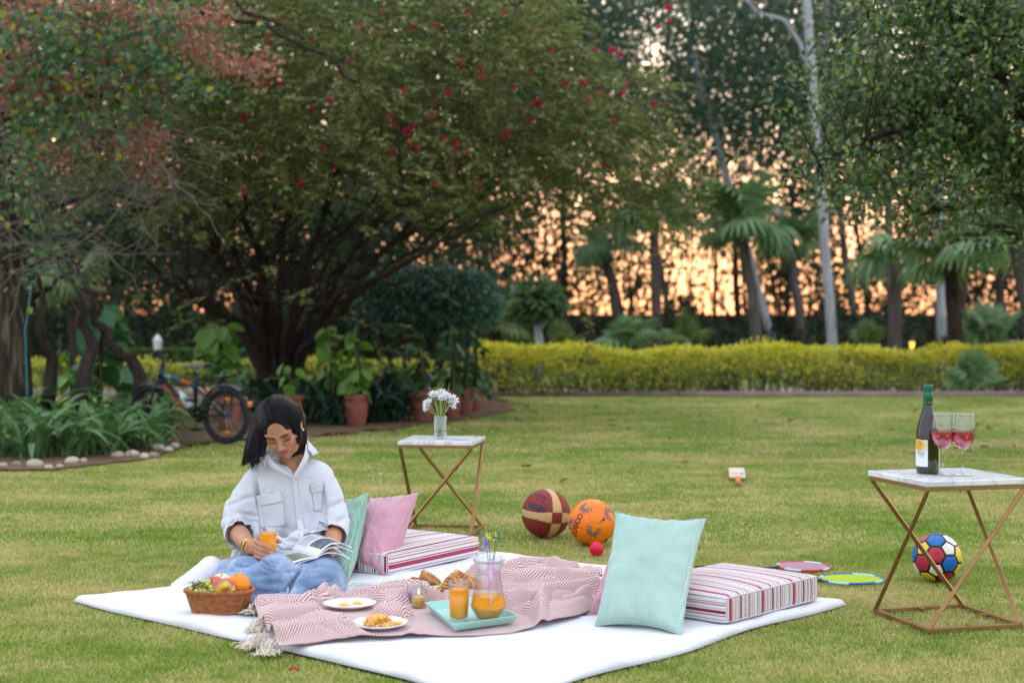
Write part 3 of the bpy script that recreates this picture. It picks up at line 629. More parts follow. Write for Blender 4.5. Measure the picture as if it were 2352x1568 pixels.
# ------------------------------------------------------------------ shrubs and palms in the middle distance
def leaf_ball(C, n, rad, L, W, mat, name, parent, o, seed, shape='leaf', hollow=.5):
    rg = np.random.default_rng(seed); u = rg.normal(size=(n, 3)); u /= np.linalg.norm(u, axis=1, keepdims=True); rr = hollow + (1 - hollow) * rg.random(n) ** .5; lump = 1 + .22 * snoise(u * 2.5, seed, 2, 1.5); p = np.array(C) + u * (rr * lump)[:, None] * np.array(rad) + rg.normal(size=(n, 3)) * .03
    V, F = leaves(p - np.array(o), u + rg.normal(size=(n, 3)) * .8 + np.array([0, 0, -.3]), u * .6 + rg.normal(size=(n, 3)) * .6 + np.array([0, 0, .6]), L * rg.uniform(.6, 1.3, n), W, shape, .15); q = link(name, meshof(name, V, F), mat, parent); tag(q, kind='stuff'); return q
def dome_tree():
    Yt = 19.5; b_ = P(925, 915, Yt); b_.z = 0; e = empty('domed_tree', b_, 0, 'small domed tree with blue green foliage and orange blossoms behind the pots', 'tree'); rg = np.random.default_rng(41)
    for k, (x, y) in enumerate(((860, 740), (920, 720), (990, 730), (1060, 740))): limb('stem', rel(wander(P(925 + 6 * k, 915, Yt), P(x, y, Yt), 7, .03, k + 70), b_), .045, .02, BARK_D, e, 6)
    m = leafmat('blue_green_leaf', [(.1, (.022, .065, .045)), (.5, (.065, .15, .10)), (1, (.14, .26, .17))], .5, .2, noise_amt=.6, nscale=4); C = P(985, 688, Yt); leaf_ball(C, 15000, (1.02, .95, .46), .075, .045, m, 'crown', e, b_, 42, hollow=.35)
    k = 60; u = unit(k); u[:, 1] = -abs(u[:, 1]); u[:, 2] = abs(u[:, 2]); V, F = leaves(np.array(C) + u * np.array([.98, .95, .46]) - np.array(b_), unit(k), unit(k), .05, .045, 'leaf'); q = link('blossoms', meshof('blossoms', V, F), leafmat('orange_blossom', [(.2, (.65, .25, .02)), (.8, (.75, .42, .03))]), e); tag(q, kind='stuff')
dome_tree()
def bare_shrub():
    Yt = 25; b_ = P(1238, 830, Yt); b_.z = 0; e = empty('bare_shrub', b_, 0, 'pale bare branched shrub rising behind the golden hedge', 'shrub'); m = BARK_P
    for k, L in enumerate(([(1238, 870), (1238, 780), (1232, 730), (1200, 700), (1172, 655)], [(1236, 760), (1262, 715), (1282, 665)], [(1234, 740), (1225, 700), (1228, 660)], [(1205, 705), (1190, 690), (1160, 690)], [(1262, 716), (1250, 690), (1252, 655)])): limb('branch', rel([P(x, y, Yt) for x, y in L], b_), .09 if k == 0 else .06, .035, m, e, 7)
    C = P(1228, 690, Yt); leaf_ball(C, 1400, (.5, .4, .28), .22, .06, leafmat('shrub_leaf', [(.1, (.05, .10, .04)), (.9, (.12, .19, .07))]), 'leaves', e, b_, 44, hollow=.2)
bare_shrub()
def fan_mesh(Rf, nb, droop, mat, seed, arc=300):
    rg = np.random.default_rng(seed); b = MB(); pet = Rf * .75; b.tube([(0, 0, 0), (pet * .5, 0, pet * .14), (pet, 0, pet * .12)], [.014, .011, .008], 5, False); c = np.array([pet, 0, pet * .12])
    for k in range(nb):
        a = R(-arc / 2 + arc * k / (nb - 1)); L = Rf * (1 - .25 * abs(k / (nb - 1) - .5) * 2) * rg.uniform(.9, 1.05); d = np.array([math.cos(a), math.sin(a), 0]); s = np.array([-d[1], d[0], 0]); w = Rf * .055; V = []
        for j, t in enumerate((.0, .3, .6, .85, 1.0)):
            zz = -droop * L * t ** 2.4 + .02 * rg.normal(); p = c + d * L * t * (1 - .25 * droop * t * t) + np.array([0, 0, zz]); ww = w * (.25, .8, 1, .6, .05)[j]; V += [p - s * ww + np.array([0, 0, .012]), p, p + s * ww + np.array([0, 0, .012])]
        F = []
        for j in range(4): F += [(3 * j, 3 * j + 1, 3 * j + 4, 3 * j + 3), (3 * j + 1, 3 * j + 2, 3 * j + 5, 3 * j + 4)]
        b.add(V, F)
    me = b.mesh('frond'); me.materials.append(mat); return me
PALM = leafmat('palm_leaf', [(.1, (.09, .165, .075)), (.6, (.16, .26, .11)), (1, (.27, .36, .16))], .4, .3, noise_amt=.3); PALMY = leafmat('palm_leaf_warm', [(.1, (.06, .11, .035)), (.6, (.11, .17, .05)), (1, (.24, .25, .06))], .4, .3)
fans = [fan_mesh(1.0, 24, .25 + .25 * k, PALM, k) for k in range(3)]; fansy = [fan_mesh(1.0, 20, .3 + .25 * k, PALMY, k + 9) for k in range(2)]
def fan_palm(px, py, Y, size, n, label, trunk=None, warm=False, up=.2, group=None):
    c = P(px, py, Y); b_ = Vector((c.x if not trunk else P(trunk, py, Y).x, Y, 0)); e = empty('fan_palm', b_, 0, label, 'palm', group)
    if trunk: limb('trunk', rel(wander(b_ - Vector((0, 0, .05)), c, 8, .03, int(px)), b_), .13, .10, BARK_G if not warm else BARK_D, e, 9)
    for k in range(n):
        el_ = random.uniform(-.45, 1.1) + up; o = link('frond', random.choice(fansy if warm else fans), None, e, loc=c - b_, rot=(random.gauss(0, .2), -el_, 2 * PI * k / n + random.gauss(0, .25))); s = size * .84 * random.uniform(.7, 1.1); o.scale = (s, s, s)
fan_palm(1440, 795, 24, .55, 13, 'low bright fan palm without a trunk behind the golden hedge', None, False, .45)
fan_palm(1505, 480, 31, 1.0, 15, 'tall fan palm with a thin dark trunk against the sunset gap', 1510, False, .0)
fan_palm(1700, 520, 29, 1.05, 17, 'broad fan palm beside the leaning pale trunk', 1745, False, .05)
fan_palm(1390, 560, 33, .9, 12, 'pale fan palm left of the tall thin trunked palm', 1435, False, .0)
fan_palm(1820, 560, 33, .8, 12, 'smaller fan palm just left of the big pale trunk', 1850, False, .1)
fan_palm(2180, 590, 23, .85, 16, 'drooping fan palm with long hanging fronds under the leafy tree', 2210, True, -.1)
fan_palm(2330, 560, 21, .85, 15, 'large fan palm at the end of the hedge with upright fronds', 2390, False, .1)
fan_palm(2060, 610, 25, .7, 11, 'small fan palm between the pale trunks and the leafy tree', 2050, False, .0)
fan_palm(2270, 790, 24, .6, 10, 'low fan palm behind the right end of the hedge', None, False, .4)
fan_palm(2235, 890, 19.5, .42, 12, 'dark low fan palm growing out of the front of the hedge', None, False, .6)
fan_palm(1580, 790, 24, .45, 9, 'yellowish young palm standing above the golden hedge', None, True, .8)
fan_palm(1990, 790, 24, .35, 7, 'small yellow green palm just above the hedge near the lamp', None, True, .8)
fan_palm(1290, 800, 23.5, .40, 7, 'young palm with paddle like leaves beside the bare shrub', None, True, .9)
fan_palm(1130, 740, 23, .55, 10, 'blurred green palm between the domed tree and the bare shrub', 1165, True, .1)
fan_palm(165, 660, 24, .7, 9, 'pale feathery palm glimpsed behind the old tree', 200, True, .0)

# ------------------------------------------------------------------ the woods behind
GAPS = [(1600, 590, 120, 110, 1.22), (1500, 125, 50, 65, 1.3), (1290, 500, 60, 60, 1.15), (1955, 560, 40, 110, 1.15), (1480, 380, 70, 40, 1.1), (1780, 470, 25, 70, 1.15), (330, 640, 35, 40, .75), (420, 600, 40, 40, .6), (560, 650, 45, 40, .7), (700, 620, 40, 50, .55), (960, 600, 50, 35, .6), (640, 460, 45, 40, .5), (880, 560, 50, 35, .5), (1500, 125, 62, 80, 1.0), (1560, 50, 40, 60, .6), (1330, 260, 55, 55, .5), (1270, 350, 40, 50, .5), (1490, 385, 120, 55, .8), (1625, 330, 80, 55, .5), (1290, 500, 85, 80, .9), (1420, 570, 150, 110, .92), (1620, 590, 150, 135, 1.0), (1785, 450, 45, 110, .85), (1955, 560, 55, 130, .97), (1860, 610, 50, 90, .75), (2005, 630, 50, 80, .75), (1240, 590, 70, 55, .75), (1100, 590, 90, 28, .7), (2130, 640, 60, 60, .55), (2300, 680, 60, 40, .55), (430, 690, 55, 45, .9), (340, 680, 40, 50, .6), (650, 600, 60, 80, .4), (1050, 530, 60, 50, .55), (1215, 450, 40, 60, .55), (700, 480, 50, 60, .3), (2170, 390, 90, 60, .4), (1700, 30, 40, 30, .4), (650, 190, 25, 50, .35), (600, 60, 30, 30, .3), (2060, 560, 40, 70, .6), (1560, 680, 180, 40, .9)]
def keep_prob(x, y):
    k = np.ones(np.shape(x))
    for cx, cy, rx, ry, s in GAPS: k = np.minimum(k, 1 - .56 * s * np.exp(-((x - cx) / rx) ** 2 - ((y - cy) / ry) ** 2))
    return k
WOOD = leafmat('wood_leaf', [(.0, (.014, .028, .014)), (.5, (.028, .052, .022)), (.9, (.055, .085, .030)), (1, (.10, .11, .035))], .6, .22, noise_amt=.3, nscale=.3); EUC = leafmat('eucalyptus_leaf', [(.0, (.022, .045, .026)), (.6, (.045, .085, .045)), (1, (.085, .125, .055))], .5, .28, noise_amt=.3, nscale=.4)
TR = [  # px base, px top, width px, depth, bark, label
    ((1918, 800), (1848, -60), 25, 28, BARK_P, 'big pale eucalyptus trunk rising straight beside the sunset gap'), ((1795, 800), (1590, 120), 20, 33, BARK_P, 'pale slender trunk leaning left across the sunset gap'), ((1860, 800), (1790, 480), 16, 34, BARK_P, 'thin pale trunk left of the big eucalyptus'), ((1975, 780), (1905, 300), 18, 36, BARK_G, 'grey leaning trunk right behind the big eucalyptus'), ((2052, 800), (2030, 100), 22, 31, BARK_G, 'grey trunk with a charred foot near the lantern'), ((2163, 800), (2150, 60), 24, 32, BARK_P, 'pale trunk behind the drooping fan palm'), ((2205, 800), (2220, 100), 26, 30, BARK_D, 'black trunk beside the pale one under the leafy tree'), ((1560, 780), (1470, 380), 14, 38, BARK_G, 'thin dark trunk between the two tall fan palms'), ((1700, 770), (1685, 420), 16, 40, BARK_D, 'dark trunk standing in the brightest part of the glow'), ((1460, 740), (1350, 420), 16, 42, BARK_D, 'dark trunk at the left edge of the sunset gap'), ((2010, 770), (1950, 400), 12, 42, BARK_D, 'thin leaning dark trunk right of the glow'), ((1300, 760), (1290, 200), 16, 44, BARK_D, 'dark trunk behind the bare shrub'), ((1800, 760), (1830, 300), 12, 45, BARK_D, 'thin dark trunk behind the leaning one'), ((405, 790), (398, 300), 16, 40, BARK_P, 'pale trunk glimpsed behind the bicycle'), ((345, 790), (340, 300), 12, 40, BARK_D, 'thin dark trunk glimpsed beside the white lantern'), ((480, 790), (470, 300), 12, 42, BARK_D, 'thin dark trunk behind the variegated climber'), ((260, 790), (255, 300), 16, 40, BARK_D, 'dark trunk behind the big leaved climber'), ((800, 790), (820, 200), 16, 40, BARK_D, 'dark trunk behind the spreading tree'), ((1120, 780), (1110, 200), 14, 42, BARK_D, 'dark trunk behind the domed tree'), ((2290, 780), (2300, 150), 20, 38, BARK_D, 'dark trunk behind the end of the hedge'), ((1640, 750), (1650, 350), 10, 48, BARK_D, 'very thin dark trunk in the middle of the glow'), ((620, 790), (610, 250), 14, 42, BARK_D, 'dark trunk behind the middle stems of the spreading tree')]
def build_woods():
    rg = np.random.default_rng(51); trees = []
    for k, (a, b_, w, Y, bark, lab) in enumerate(TR):
        base = P(a[0], a[1], Y); base.z = 0; top = P(b_[0], b_[1], Y); e = empty('woodland_tree', base, 0, lab, 'tree', None); r = w / (FPX / Y) / 2; pts = wander(base - Vector((0, 0, .05)), top, 10, .022 * r / .15, k + 200); limb('trunk', rel(pts, base), r, r * .8, bark, e, 10); trees.append((e, base, top, Y, []))
        if k == 0:
            limb('limb', rel([P(1862, 190, Y), P(1838, 100, Y), P(1800, 45, Y), P(1740, 30, Y), P(1690, -30, Y)], base), r * .5, r * .25, bark, e, 8); limb('limb', rel([P(1882, 330, Y), P(1895, 200, Y + .3), P(1900, -20, Y + .3)], base), r * .45, r * .4, BARK_G, e, 8)
    # crowns: clumps of leaves in the air between the trunks
    def fill(n, m, Y0, Y1, ylo, yhi, L, sp, use, pw=1.0, xr=(-120, 2480)):
        x = rg.uniform(*xr, n); y = rg.uniform(ylo, yhi, n); Y = rg.uniform(Y0, Y1, n); kp = keep_prob(x, y) ** pw; ok = rg.random(n) < kp; x, y, Y = x[ok], y[ok], Y[ok]
        C = np.array([P(a, b, c) for a, b, c in zip(x, y, Y)]); per = np.repeat(C, m, 0) + rg.normal(size=(len(C) * m, 3)) * sp; px_, py_ = proj(per); ok = rg.random(len(per)) < np.clip(keep_prob(px_, py_) * 1.15, 0, 1) ** pw
        per = per[ok]; bx = np.array([t[1].x * (.5 + .5) for t in trees]); tx = np.array([(t[1].x + t[2].x) / 2 / t[3] for t in trees]); own = np.abs((per[:, 0] / per[:, 1])[:, None] - tx[None, use]).argmin(1)
        for j, u_ in enumerate(use): trees[u_][4].append((per[own == j], L))
    far = list(range(len(TR)))
    fill(3900, 30, 40, 56, -60, 705, .26, np.array([.60, .6, .55]), far, 1.0)
    fill(160, 26, 36, 56, -60, 260, .15, np.array([.6, .6, .6]), [0, 1, 7, 9], .5, (1350, 1680))
    fill(900, 28, 38, 58, 250, 725, .15, np.array([.7, .6, .6]), far, .6)
    fill(900, 34, 30, 40, 420, 760, .20, np.array([.5, .5, .5]), [13, 14, 15, 16, 17, 21, 18], 1.3, (-80, 1130))
    fill(800, 40, 29.5, 37, -60, 330, .15, np.array([.40, .5, .42]), [0, 1, 4, 5, 7, 9, 11, 17, 18], 1.1, (1150, 2000))
    fill(500, 40, 24, 34, -60, 300, .15, np.array([.40, .5, .42]), [13, 15, 17, 21], 1.0, (-80, 1200))
    for i, (e, base, top, Y, lv) in enumerate(trees):
        if not lv: continue
        parts = []
        for per, L in lv:
            k = len(per)
            if not k: continue
            parts.append(leaves(per - np.array(base), rg.normal(size=(k, 3)) + np.array([0, 0, -.5]), rg.normal(size=(k, 3)), L * rg.uniform(.5, 1.3, k), L * .5, 'quad', .2))
        V, F = join_arr(parts); c = link('crown', meshof('crown', V, F), EUC if i in (0, 1, 5, 7, 9) else WOOD, e); tag(c, kind='stuff')
    # undergrowth along the wall: dark brushwood, thin saplings and creepers
    n = 26000; x = rg.uniform(-120, 2480, n); y = 800 - 120 * rg.random(n) ** 1.6 * (.55 + .45 * np.sin(x / 90) * np.sin(x / 37)); Y = rg.uniform(30, 48, n); C = np.array([P(a, b, c) for a, b, c in zip(x, y, Y)]); V, F = leaves(C, rg.normal(size=(n, 3)) + np.array([0, 0, .4]), rg.normal(size=(n, 3)), .22 * rg.uniform(.5, 1.3, n), .10, 'quad'); o = link('undergrowth', meshof('undergrowth', V, F), leafmat('brush_leaf', [(.0, (.010, .016, .008)), (.6, (.022, .034, .014)), (.9, (.05, .055, .02)), (1, (.09, .07, .02))], .7, .15), None); tag(o, 'dark brushwood growing along the boundary wall', 'undergrowth', kind='stuff')
    # the woods go on at both sides of the view
    n = 3000; m = 26; x = np.concatenate([rg.uniform(-1500, -100, n // 2), rg.uniform(2460, 3500, n // 2)]); C = np.array([P(a, b, c) for a, b, c in zip(x, rg.uniform(-60, 740, n), rg.uniform(40, 56, n))]); per = np.repeat(C, m, 0) + rg.normal(size=(n * m, 3)) * np.array([.7, .6, .6]); k = len(per); V, F = leaves(per, rg.normal(size=(k, 3)), rg.normal(size=(k, 3)), .34 * rg.uniform(.5, 1.3, k), .18, 'quad', .2); o = link('far_wood', meshof('far_wood', V, F), WOOD); tag(o, 'dark woods going on behind the boundary wall at both sides', 'woods', kind='stuff')
    b = MB()
    for k in range(130):
        x = rg.uniform(100, 2400); Y = rg.uniform(40, 60); a = np.array(P(x, 770, Y)); a[2] = 0; q = np.array(P(x + rg.normal() * 75, rg.uniform(280, 650), Y)); b.tube(wander(a, q, 7, .05, k + 1200), np.linspace(.02 + .05 * rg.random(), .012, 7).tolist(), 4, False)
    o = b.build('saplings', BARK_D); tag(o, 'thicket of thin dark saplings beyond the boundary wall', 'thicket', kind='stuff')
build_woods()

# ------------------------------------------------------------------ fallen leaves and petals on the lawn
fl_m = [M('fallen_leaf_%d' % i, c, rough=.8) for i, c in enumerate(((.22, .12, .05), (.34, .24, .09), (.14, .08, .04), (.40, .05, .08)))]
lm_ = MB(); lm_.grid(lambda u, v: ((v - .5) * .055, (u - .5) * .034 * math.sin(PI * (.08 + .87 * v)), .004 + .010 * abs(u - .5) * 2 + .006 * math.sin(3 * v)), 5, 8); base_leaf = lm_.mesh('fallen_leaf')
flm = []
for m_ in fl_m: me = base_leaf.copy(); me.materials.append(m_); flm.append(me)
for k in range(110):
    x, y = random.uniform(1130, 2340), random.uniform(925, 1010) if random.random() < .8 else random.uniform(1010, 1200)
    if random.random() < .35: x, y = random.uniform(700, 1180), random.uniform(955, 1010)
    if random.random() < .35: x = random.uniform(2080, 2350); y = random.uniform(940, 1050)
    p = G(x, y); i = random.choice((0, 0, 1, 1, 2)) if not (x < 1180 and random.random() < .3) else 3; o = link('fallen_leaf', flm[i], None, loc=(p.x, p.y, .012), rot=(random.gauss(0, .3), random.gauss(0, .3), random.random() * 6)); s = random.uniform(.7, 1.3); o.scale = (s, s, s); tag(o, ('small brown leaf fallen on the lawn', 'small tan leaf fallen on the lawn', 'small dark curled leaf fallen on the lawn', 'small red petal fallen beside the pots')[i], 'petal' if i == 3 else 'leaf', ('brown leaves scattered on the lawn', 'tan leaves scattered on the lawn', 'dark leaves scattered on the lawn', 'red petals by the pots')[i])
p = G(674, 1556); o = link('fallen_petal', flm[3], None, loc=(p.x, p.y, .018), rot=(.4, .2, .5)); o.scale = (.55, .55, .7); tag(o, 'single crimson petal on the grass in front of the mat', 'petal')
wm_ = M('white_scrap', (.7, .7, .72), rough=.7)
for x, y, lb in ((876, 1100, 'tiny white scrap on the lawn near the seated person'), (1600, 988, 'tiny white scrap on the far lawn')):
    p = G(x, y); me = base_leaf.copy(); me.materials.append(wm_); o = link('paper_scrap', me, None, loc=(p.x, p.y, .015), rot=(.2, .3, 1)); tag(o, lb, 'litter'); o.scale = (.7, .9, 1)
# ------------------------------------------------------------------ garden beds on the left
SOIL = M('soil', [(.10, .06, .035), (.17, .11, .07), (.22, .16, .10)], 14, .95, .1, bumpv=.6, bscale=60, bdist=.02)
def ground_sheet(name, pts, z, mat, wob=.03):
    c = sum((G(x, y) for x, y in pts), Vector()) / len(pts); V = []; n = len(pts); ring = []
    for i in range(n):
        a, b = G(*pts[i]), G(*pts[(i + 1) % n])
        for j in range(8): ring.append(a.lerp(b, j / 8))
    ring = [p + (p - c).normalized() * (wob * math.sin(p.x * 23 + p.y * 17)) for p in ring]
    bm = bmesh.new(); vs = [bm.verts.new((p.x, p.y, z)) for p in ring]; bm.faces.new(vs); bmesh.ops.triangulate(bm, faces=bm.faces); me = bpy.data.meshes.new(name); bm.to_mesh(me); bm.free()
    o = link(name, me, mat); tag(o, kind='structure'); return o
ground_sheet('flower_bed', [(-60, 1082), (120, 1082), (250, 1066), (330, 1058), (425, 1028), (400, 1000), (300, 960), (-60, 960)], .014, SOIL)
ground_sheet('soil_strip', [(380, 1030), (520, 1012), (700, 1004), (900, 985), (1120, 962), (1190, 930), (1110, 912), (700, 905), (250, 915), (250, 965)], .010, SOIL, .15)
# stones round the bed
stone_ms = [M('stone_%s' % n, [c, tuple(k * 1.25 for k in c)], 9, .85, .2, bumpv=.5, bscale=40, bdist=.01) for n, c in (('cream', (.50, .44, .34)), ('buff', (.42, .35, .26)), ('brown', (.30, .23, .17)))]
def stone_mesh(seed):
    b = MB(); b.ball((0, 0, 0), 1, 14, 10); V = np.array(b.V); V = V * (1 + .16 * snoise(V, seed, 2, 1.3))[:, None]; b.V = [tuple(v) for v in V]; return b.mesh('stone')
sms = [stone_mesh(k) for k in range(5)]
for i, (zx, zy, w, k) in enumerate(((20, 1372, 70, 1), (120, 1362, 70, 2), (240, 1372, 120, 1), (335, 1382, 60, 0), (415, 1374, 55, 1), (500, 1345, 95, 0), (575, 1340, 70, 1), (818, 1303, 90, 1), (910, 1300, 95, 0), (1000, 1312, 85, 0), (1062, 1304, 80, 2), (1090, 1255, 100, 0), (1160, 1262, 75, 0), (1206, 1240, 80, 0), (1146, 1200, 70, 2), (-60, 1380, 90, 1))):
    x = zx * .33197; y = 612.5 + zy * .33197; p = G(x, y + 6); s = w * .332 / (FPX / p.y) / 2; me = sms[i % 5].copy(); me.materials.append(stone_ms[k]); o = link('edging_stone', me, None, loc=(p.x, p.y, s * .42), rot=(0, 0, random.random() * 3)); o.scale = (s * 1.05, s * .8, s * .62)
    tag(o, ('rounded cream stone edging the lily bed', 'rounded buff stone edging the lily bed', 'rough brown stone edging the lily bed')[k], 'stone', ('cream edging stones', 'buff edging stones', 'brown edging stones')[k])

# strap-leaved plants
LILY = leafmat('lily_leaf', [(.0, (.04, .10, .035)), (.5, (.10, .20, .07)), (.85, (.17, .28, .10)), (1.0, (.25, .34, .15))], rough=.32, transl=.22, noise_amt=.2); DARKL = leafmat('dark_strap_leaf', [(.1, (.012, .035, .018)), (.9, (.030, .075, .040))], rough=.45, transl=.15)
def strap_mesh(L, w, arch, fold, seed, n=11):
    rg = random.Random(seed); b = MB(); path = []; x = z = 0; a = R(86 - 10 * rg.random())
    for i in range(n):
        path.append((x, z, a)); st = L / (n - 1); x += math.cos(a) * st; z += math.sin(a) * st; a -= arch / (n - 1) * (.4 + 1.4 * i / n)
    def f(u, v):
        t = v * (n - 1); i = min(int(t), n - 2); fr = t - i; px_ = path[i][0] * (1 - fr) + path[i + 1][0] * fr; pz = path[i][1] * (1 - fr) + path[i + 1][1] * fr; aa = path[i][2]
        ww = w * (math.sin(PI * min(1, .12 + .88 * v)) ** .7) * (1 if v < .6 else (1 - ((v - .6) / .4) ** 2 * .9)); s = (u - .5) * 2; return (px_ - math.sin(aa) * fold * w * abs(s), ww * s / 2, pz + math.cos(aa) * fold * w * abs(s))
    b.grid(f, 5, n * 2); return b.mesh('leaf')
strap_sets = {}
def strap_plant(name, p, n, L, w, mat, label, group, seed, scale=1, part='leaf'):
    key = (round(L, 2), mat.name)
    if key not in strap_sets:
        strap_sets[key] = []
        for k in range(9):
            me = strap_mesh(L * (.75 + .4 * random.random()), w * (.8 + .4 * random.random()), R(85 + 95 * random.random()), .16, k); me.materials.append(mat); strap_sets[key].append(me)
    e = empty(name, (p.x, p.y, .012), 0, label, 'plant', group)
    for k in range(n):
        o = link(part, random.choice(strap_sets[key]), None, e, loc=(random.gauss(0, .06), random.gauss(0, .06), 0), rot=(random.gauss(0, .15), random.uniform(-.05, .75), 2 * PI * k / n + random.random())); s = scale * random.uniform(.75, 1.15); o.scale = (s, s, s)
    return e
for k, (x, y) in enumerate(((20, 1048), (70, 1056), (120, 1040), (165, 1052), (210, 1036), (250, 1045), (290, 1028), (330, 1036), (368, 1022), (-20, 1030), (45, 1020), (95, 1015), (150, 1018), (200, 1012), (255, 1012), (310, 1006), (350, 1000), (0, 1000))):
    strap_plant('lily_plant', G(x, y), 24, .74, .058, LILY, 'clump of broad green strap leaves in the stone edged bed', 'strap leaved lilies in the stone edged bed', k, .95)
for k, (x, y, s) in enumerate(((600, 965, 1.1), (630, 958, 1), (655, 972, 1.2), (720, 972, 1.2), (745, 965, 1.3), (765, 978, 1.1), (700, 955, 1.2), (865, 972, 1.2), (895, 965, 1.3), (920, 970, 1.1), (880, 952, 1.3), (910, 950, 1.2), (600, 940, 1.3), (780, 950, 1.3), (850, 945, 1.2))):
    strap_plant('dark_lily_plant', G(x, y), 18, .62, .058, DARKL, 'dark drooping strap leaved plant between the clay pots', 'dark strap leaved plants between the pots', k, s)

# clay pots with plants
TERRA = M('terracotta', [(.20, .068, .048), (.27, .092, .062), (.26, .12, .09)], 5, .85, .2)
POT_H = .30
def pot_mesh():
    b = MB(); b.lathe([(0, 0), (.082, 0), (.095, .02), (.118, .10), (.125, .17), (.122, .245), (.119, .25), (.137, .253), (.140, .275), (.138, .298), (.130, .300), (.122, .296), (.118, .27), (0, .265)], 32); me = b.mesh('pot_body'); me.materials.append(TERRA); sharpen(me, 40); return me
potm = pot_mesh(); soilm = MB().lathe([(.117, .272), (.06, .278), (0, .28)], 20).mesh('potting_soil'); soilm.materials.append(SOIL)
def pot(px, pyb, wpx, hpx, label):
    p = G(px, pyb - 3); sc_ = wpx / (FPX / p.y) / .28; e = empty('clay_pot', (p.x, p.y, .010), random.random() * 6, label, 'plant pot', None); e.scale = (sc_, sc_, hpx / (FPX / p.y) / .30)
    link('pot_body', potm, None, e); link('potting_soil', soilm, None, e); return p, e.scale[2] * .28
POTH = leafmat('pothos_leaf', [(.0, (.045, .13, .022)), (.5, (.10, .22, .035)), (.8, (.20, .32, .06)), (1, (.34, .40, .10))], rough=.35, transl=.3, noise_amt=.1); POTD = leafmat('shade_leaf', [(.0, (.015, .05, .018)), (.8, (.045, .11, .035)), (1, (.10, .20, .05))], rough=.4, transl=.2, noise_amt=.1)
BIGL = leafmat('big_leaf', [(.0, (.025, .085, .030)), (.7, (.055, .15, .05)), (1, (.10, .22, .06))], rough=.35, transl=.25, noise_amt=.1)
def heart_mesh(L, mat):
    b = MB()
    def f(u, v):
        s = (u - .5) * 2; wv = (math.sin(PI * (v ** .62)) ** .8) * .48 * L; x = s * wv; back = -.14 * L * (1 - v) ** 3 * abs(s) ** 1.5; return (x, -(v * L) - back * -1 * -1 if False else -(v * L) - back, .10 * L * abs(s) - .28 * L * v * v)
    b.grid(f, 7, 10); me = b.mesh('leaf'); me.materials.append(mat); return me
heart = {m.name: [heart_mesh(1.0, m)] for m in (POTH, POTD, BIGL)}
POLE = M('moss_pole', [(.020, .014, .010), (.05, .035, .022)], 30, .95)
def climber(p, z0, z1, n, size, mat, label, group=None, r=.10, pole=True, name='climbing_plant'):
    e = empty(name, (p.x, p.y, .012), 0, label, 'plant', group); 
    if pole: b = MB(); b.tube([(0, 0, z0 * .3), (.01, 0, (z0 + z1) / 2), (-.01, .01, z1 * .95)], .028, 8); b.build('support_pole', POLE, e)
    b = MB(); b.tube([(.02 * math.sin(5 * t / 9), -.03, z0 * .6 + (z1 - z0 * .6) * t / 9) for t in range(10)], .009, 6); b.build('stem', M('green_stem', (.06, .12, .03), rough=.6), e)
    for k in range(n):
        t = (k + random.random()) / n; a = random.uniform(-PI, PI); z = z0 + (z1 - z0) * t; rr = r * random.uniform(.3, 1.0)
        o = link('leaf', heart[mat.name][0], None, e, loc=(rr * math.sin(a), -rr * math.cos(a), z), rot=(random.gauss(R(35), .35), random.gauss(0, .4), a + random.gauss(0, .4))); s = size * random.uniform(.6, 1.2); o.scale = (s, s, s)
    return e
pots = [(395, 992, 52, 72, 'clay pot behind the front wheel of the bicycle'), (524, 994, 60, 76, 'clay pot behind the rear wheel of the bicycle'), (668, 984, 58, 72, 'clay pot half hidden behind the head of the seated person'), (819, 983, 58, 73, 'clay pot on its own with a trailing yellow green climber'), (972, 973, 56, 70, 'widest clay pot behind the flower vase'), (1038, 965, 46, 66, 'clay pot to the right of the flower vase'), (1068, 957, 40, 58, 'clay pot squeezed between two others at the end of the row'), (1091, 948, 38, 56, 'last clay pot of the row at the edge of the lawn')]
PP = [pot(*q) for q in pots]
climber(PP[3][0], .30, .98, 26, .16, POTH, 'yellow green climber trailing over the single clay pot', None, .11)
o = climber(PP[3][0] + Vector((-.28, .25, 0)), .45, 1.02, 22, .17, POTH, 'yellow green climber on a pole beside the thick stems of the tree', None, .12)
climber(PP[2][0], .28, .62, 18, .12, POTH, 'bright small leaved plant in the pot behind the seated person', None, .10, False)
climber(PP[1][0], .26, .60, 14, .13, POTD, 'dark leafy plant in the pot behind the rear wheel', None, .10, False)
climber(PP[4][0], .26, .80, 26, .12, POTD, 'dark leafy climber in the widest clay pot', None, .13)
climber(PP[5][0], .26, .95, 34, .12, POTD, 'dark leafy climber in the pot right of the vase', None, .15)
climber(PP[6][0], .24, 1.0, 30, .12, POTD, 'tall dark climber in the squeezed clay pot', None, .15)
climber(PP[7][0], .24, .92, 30, .11, POTD, 'dark leafy climber in the last clay pot of the row', None, .14)
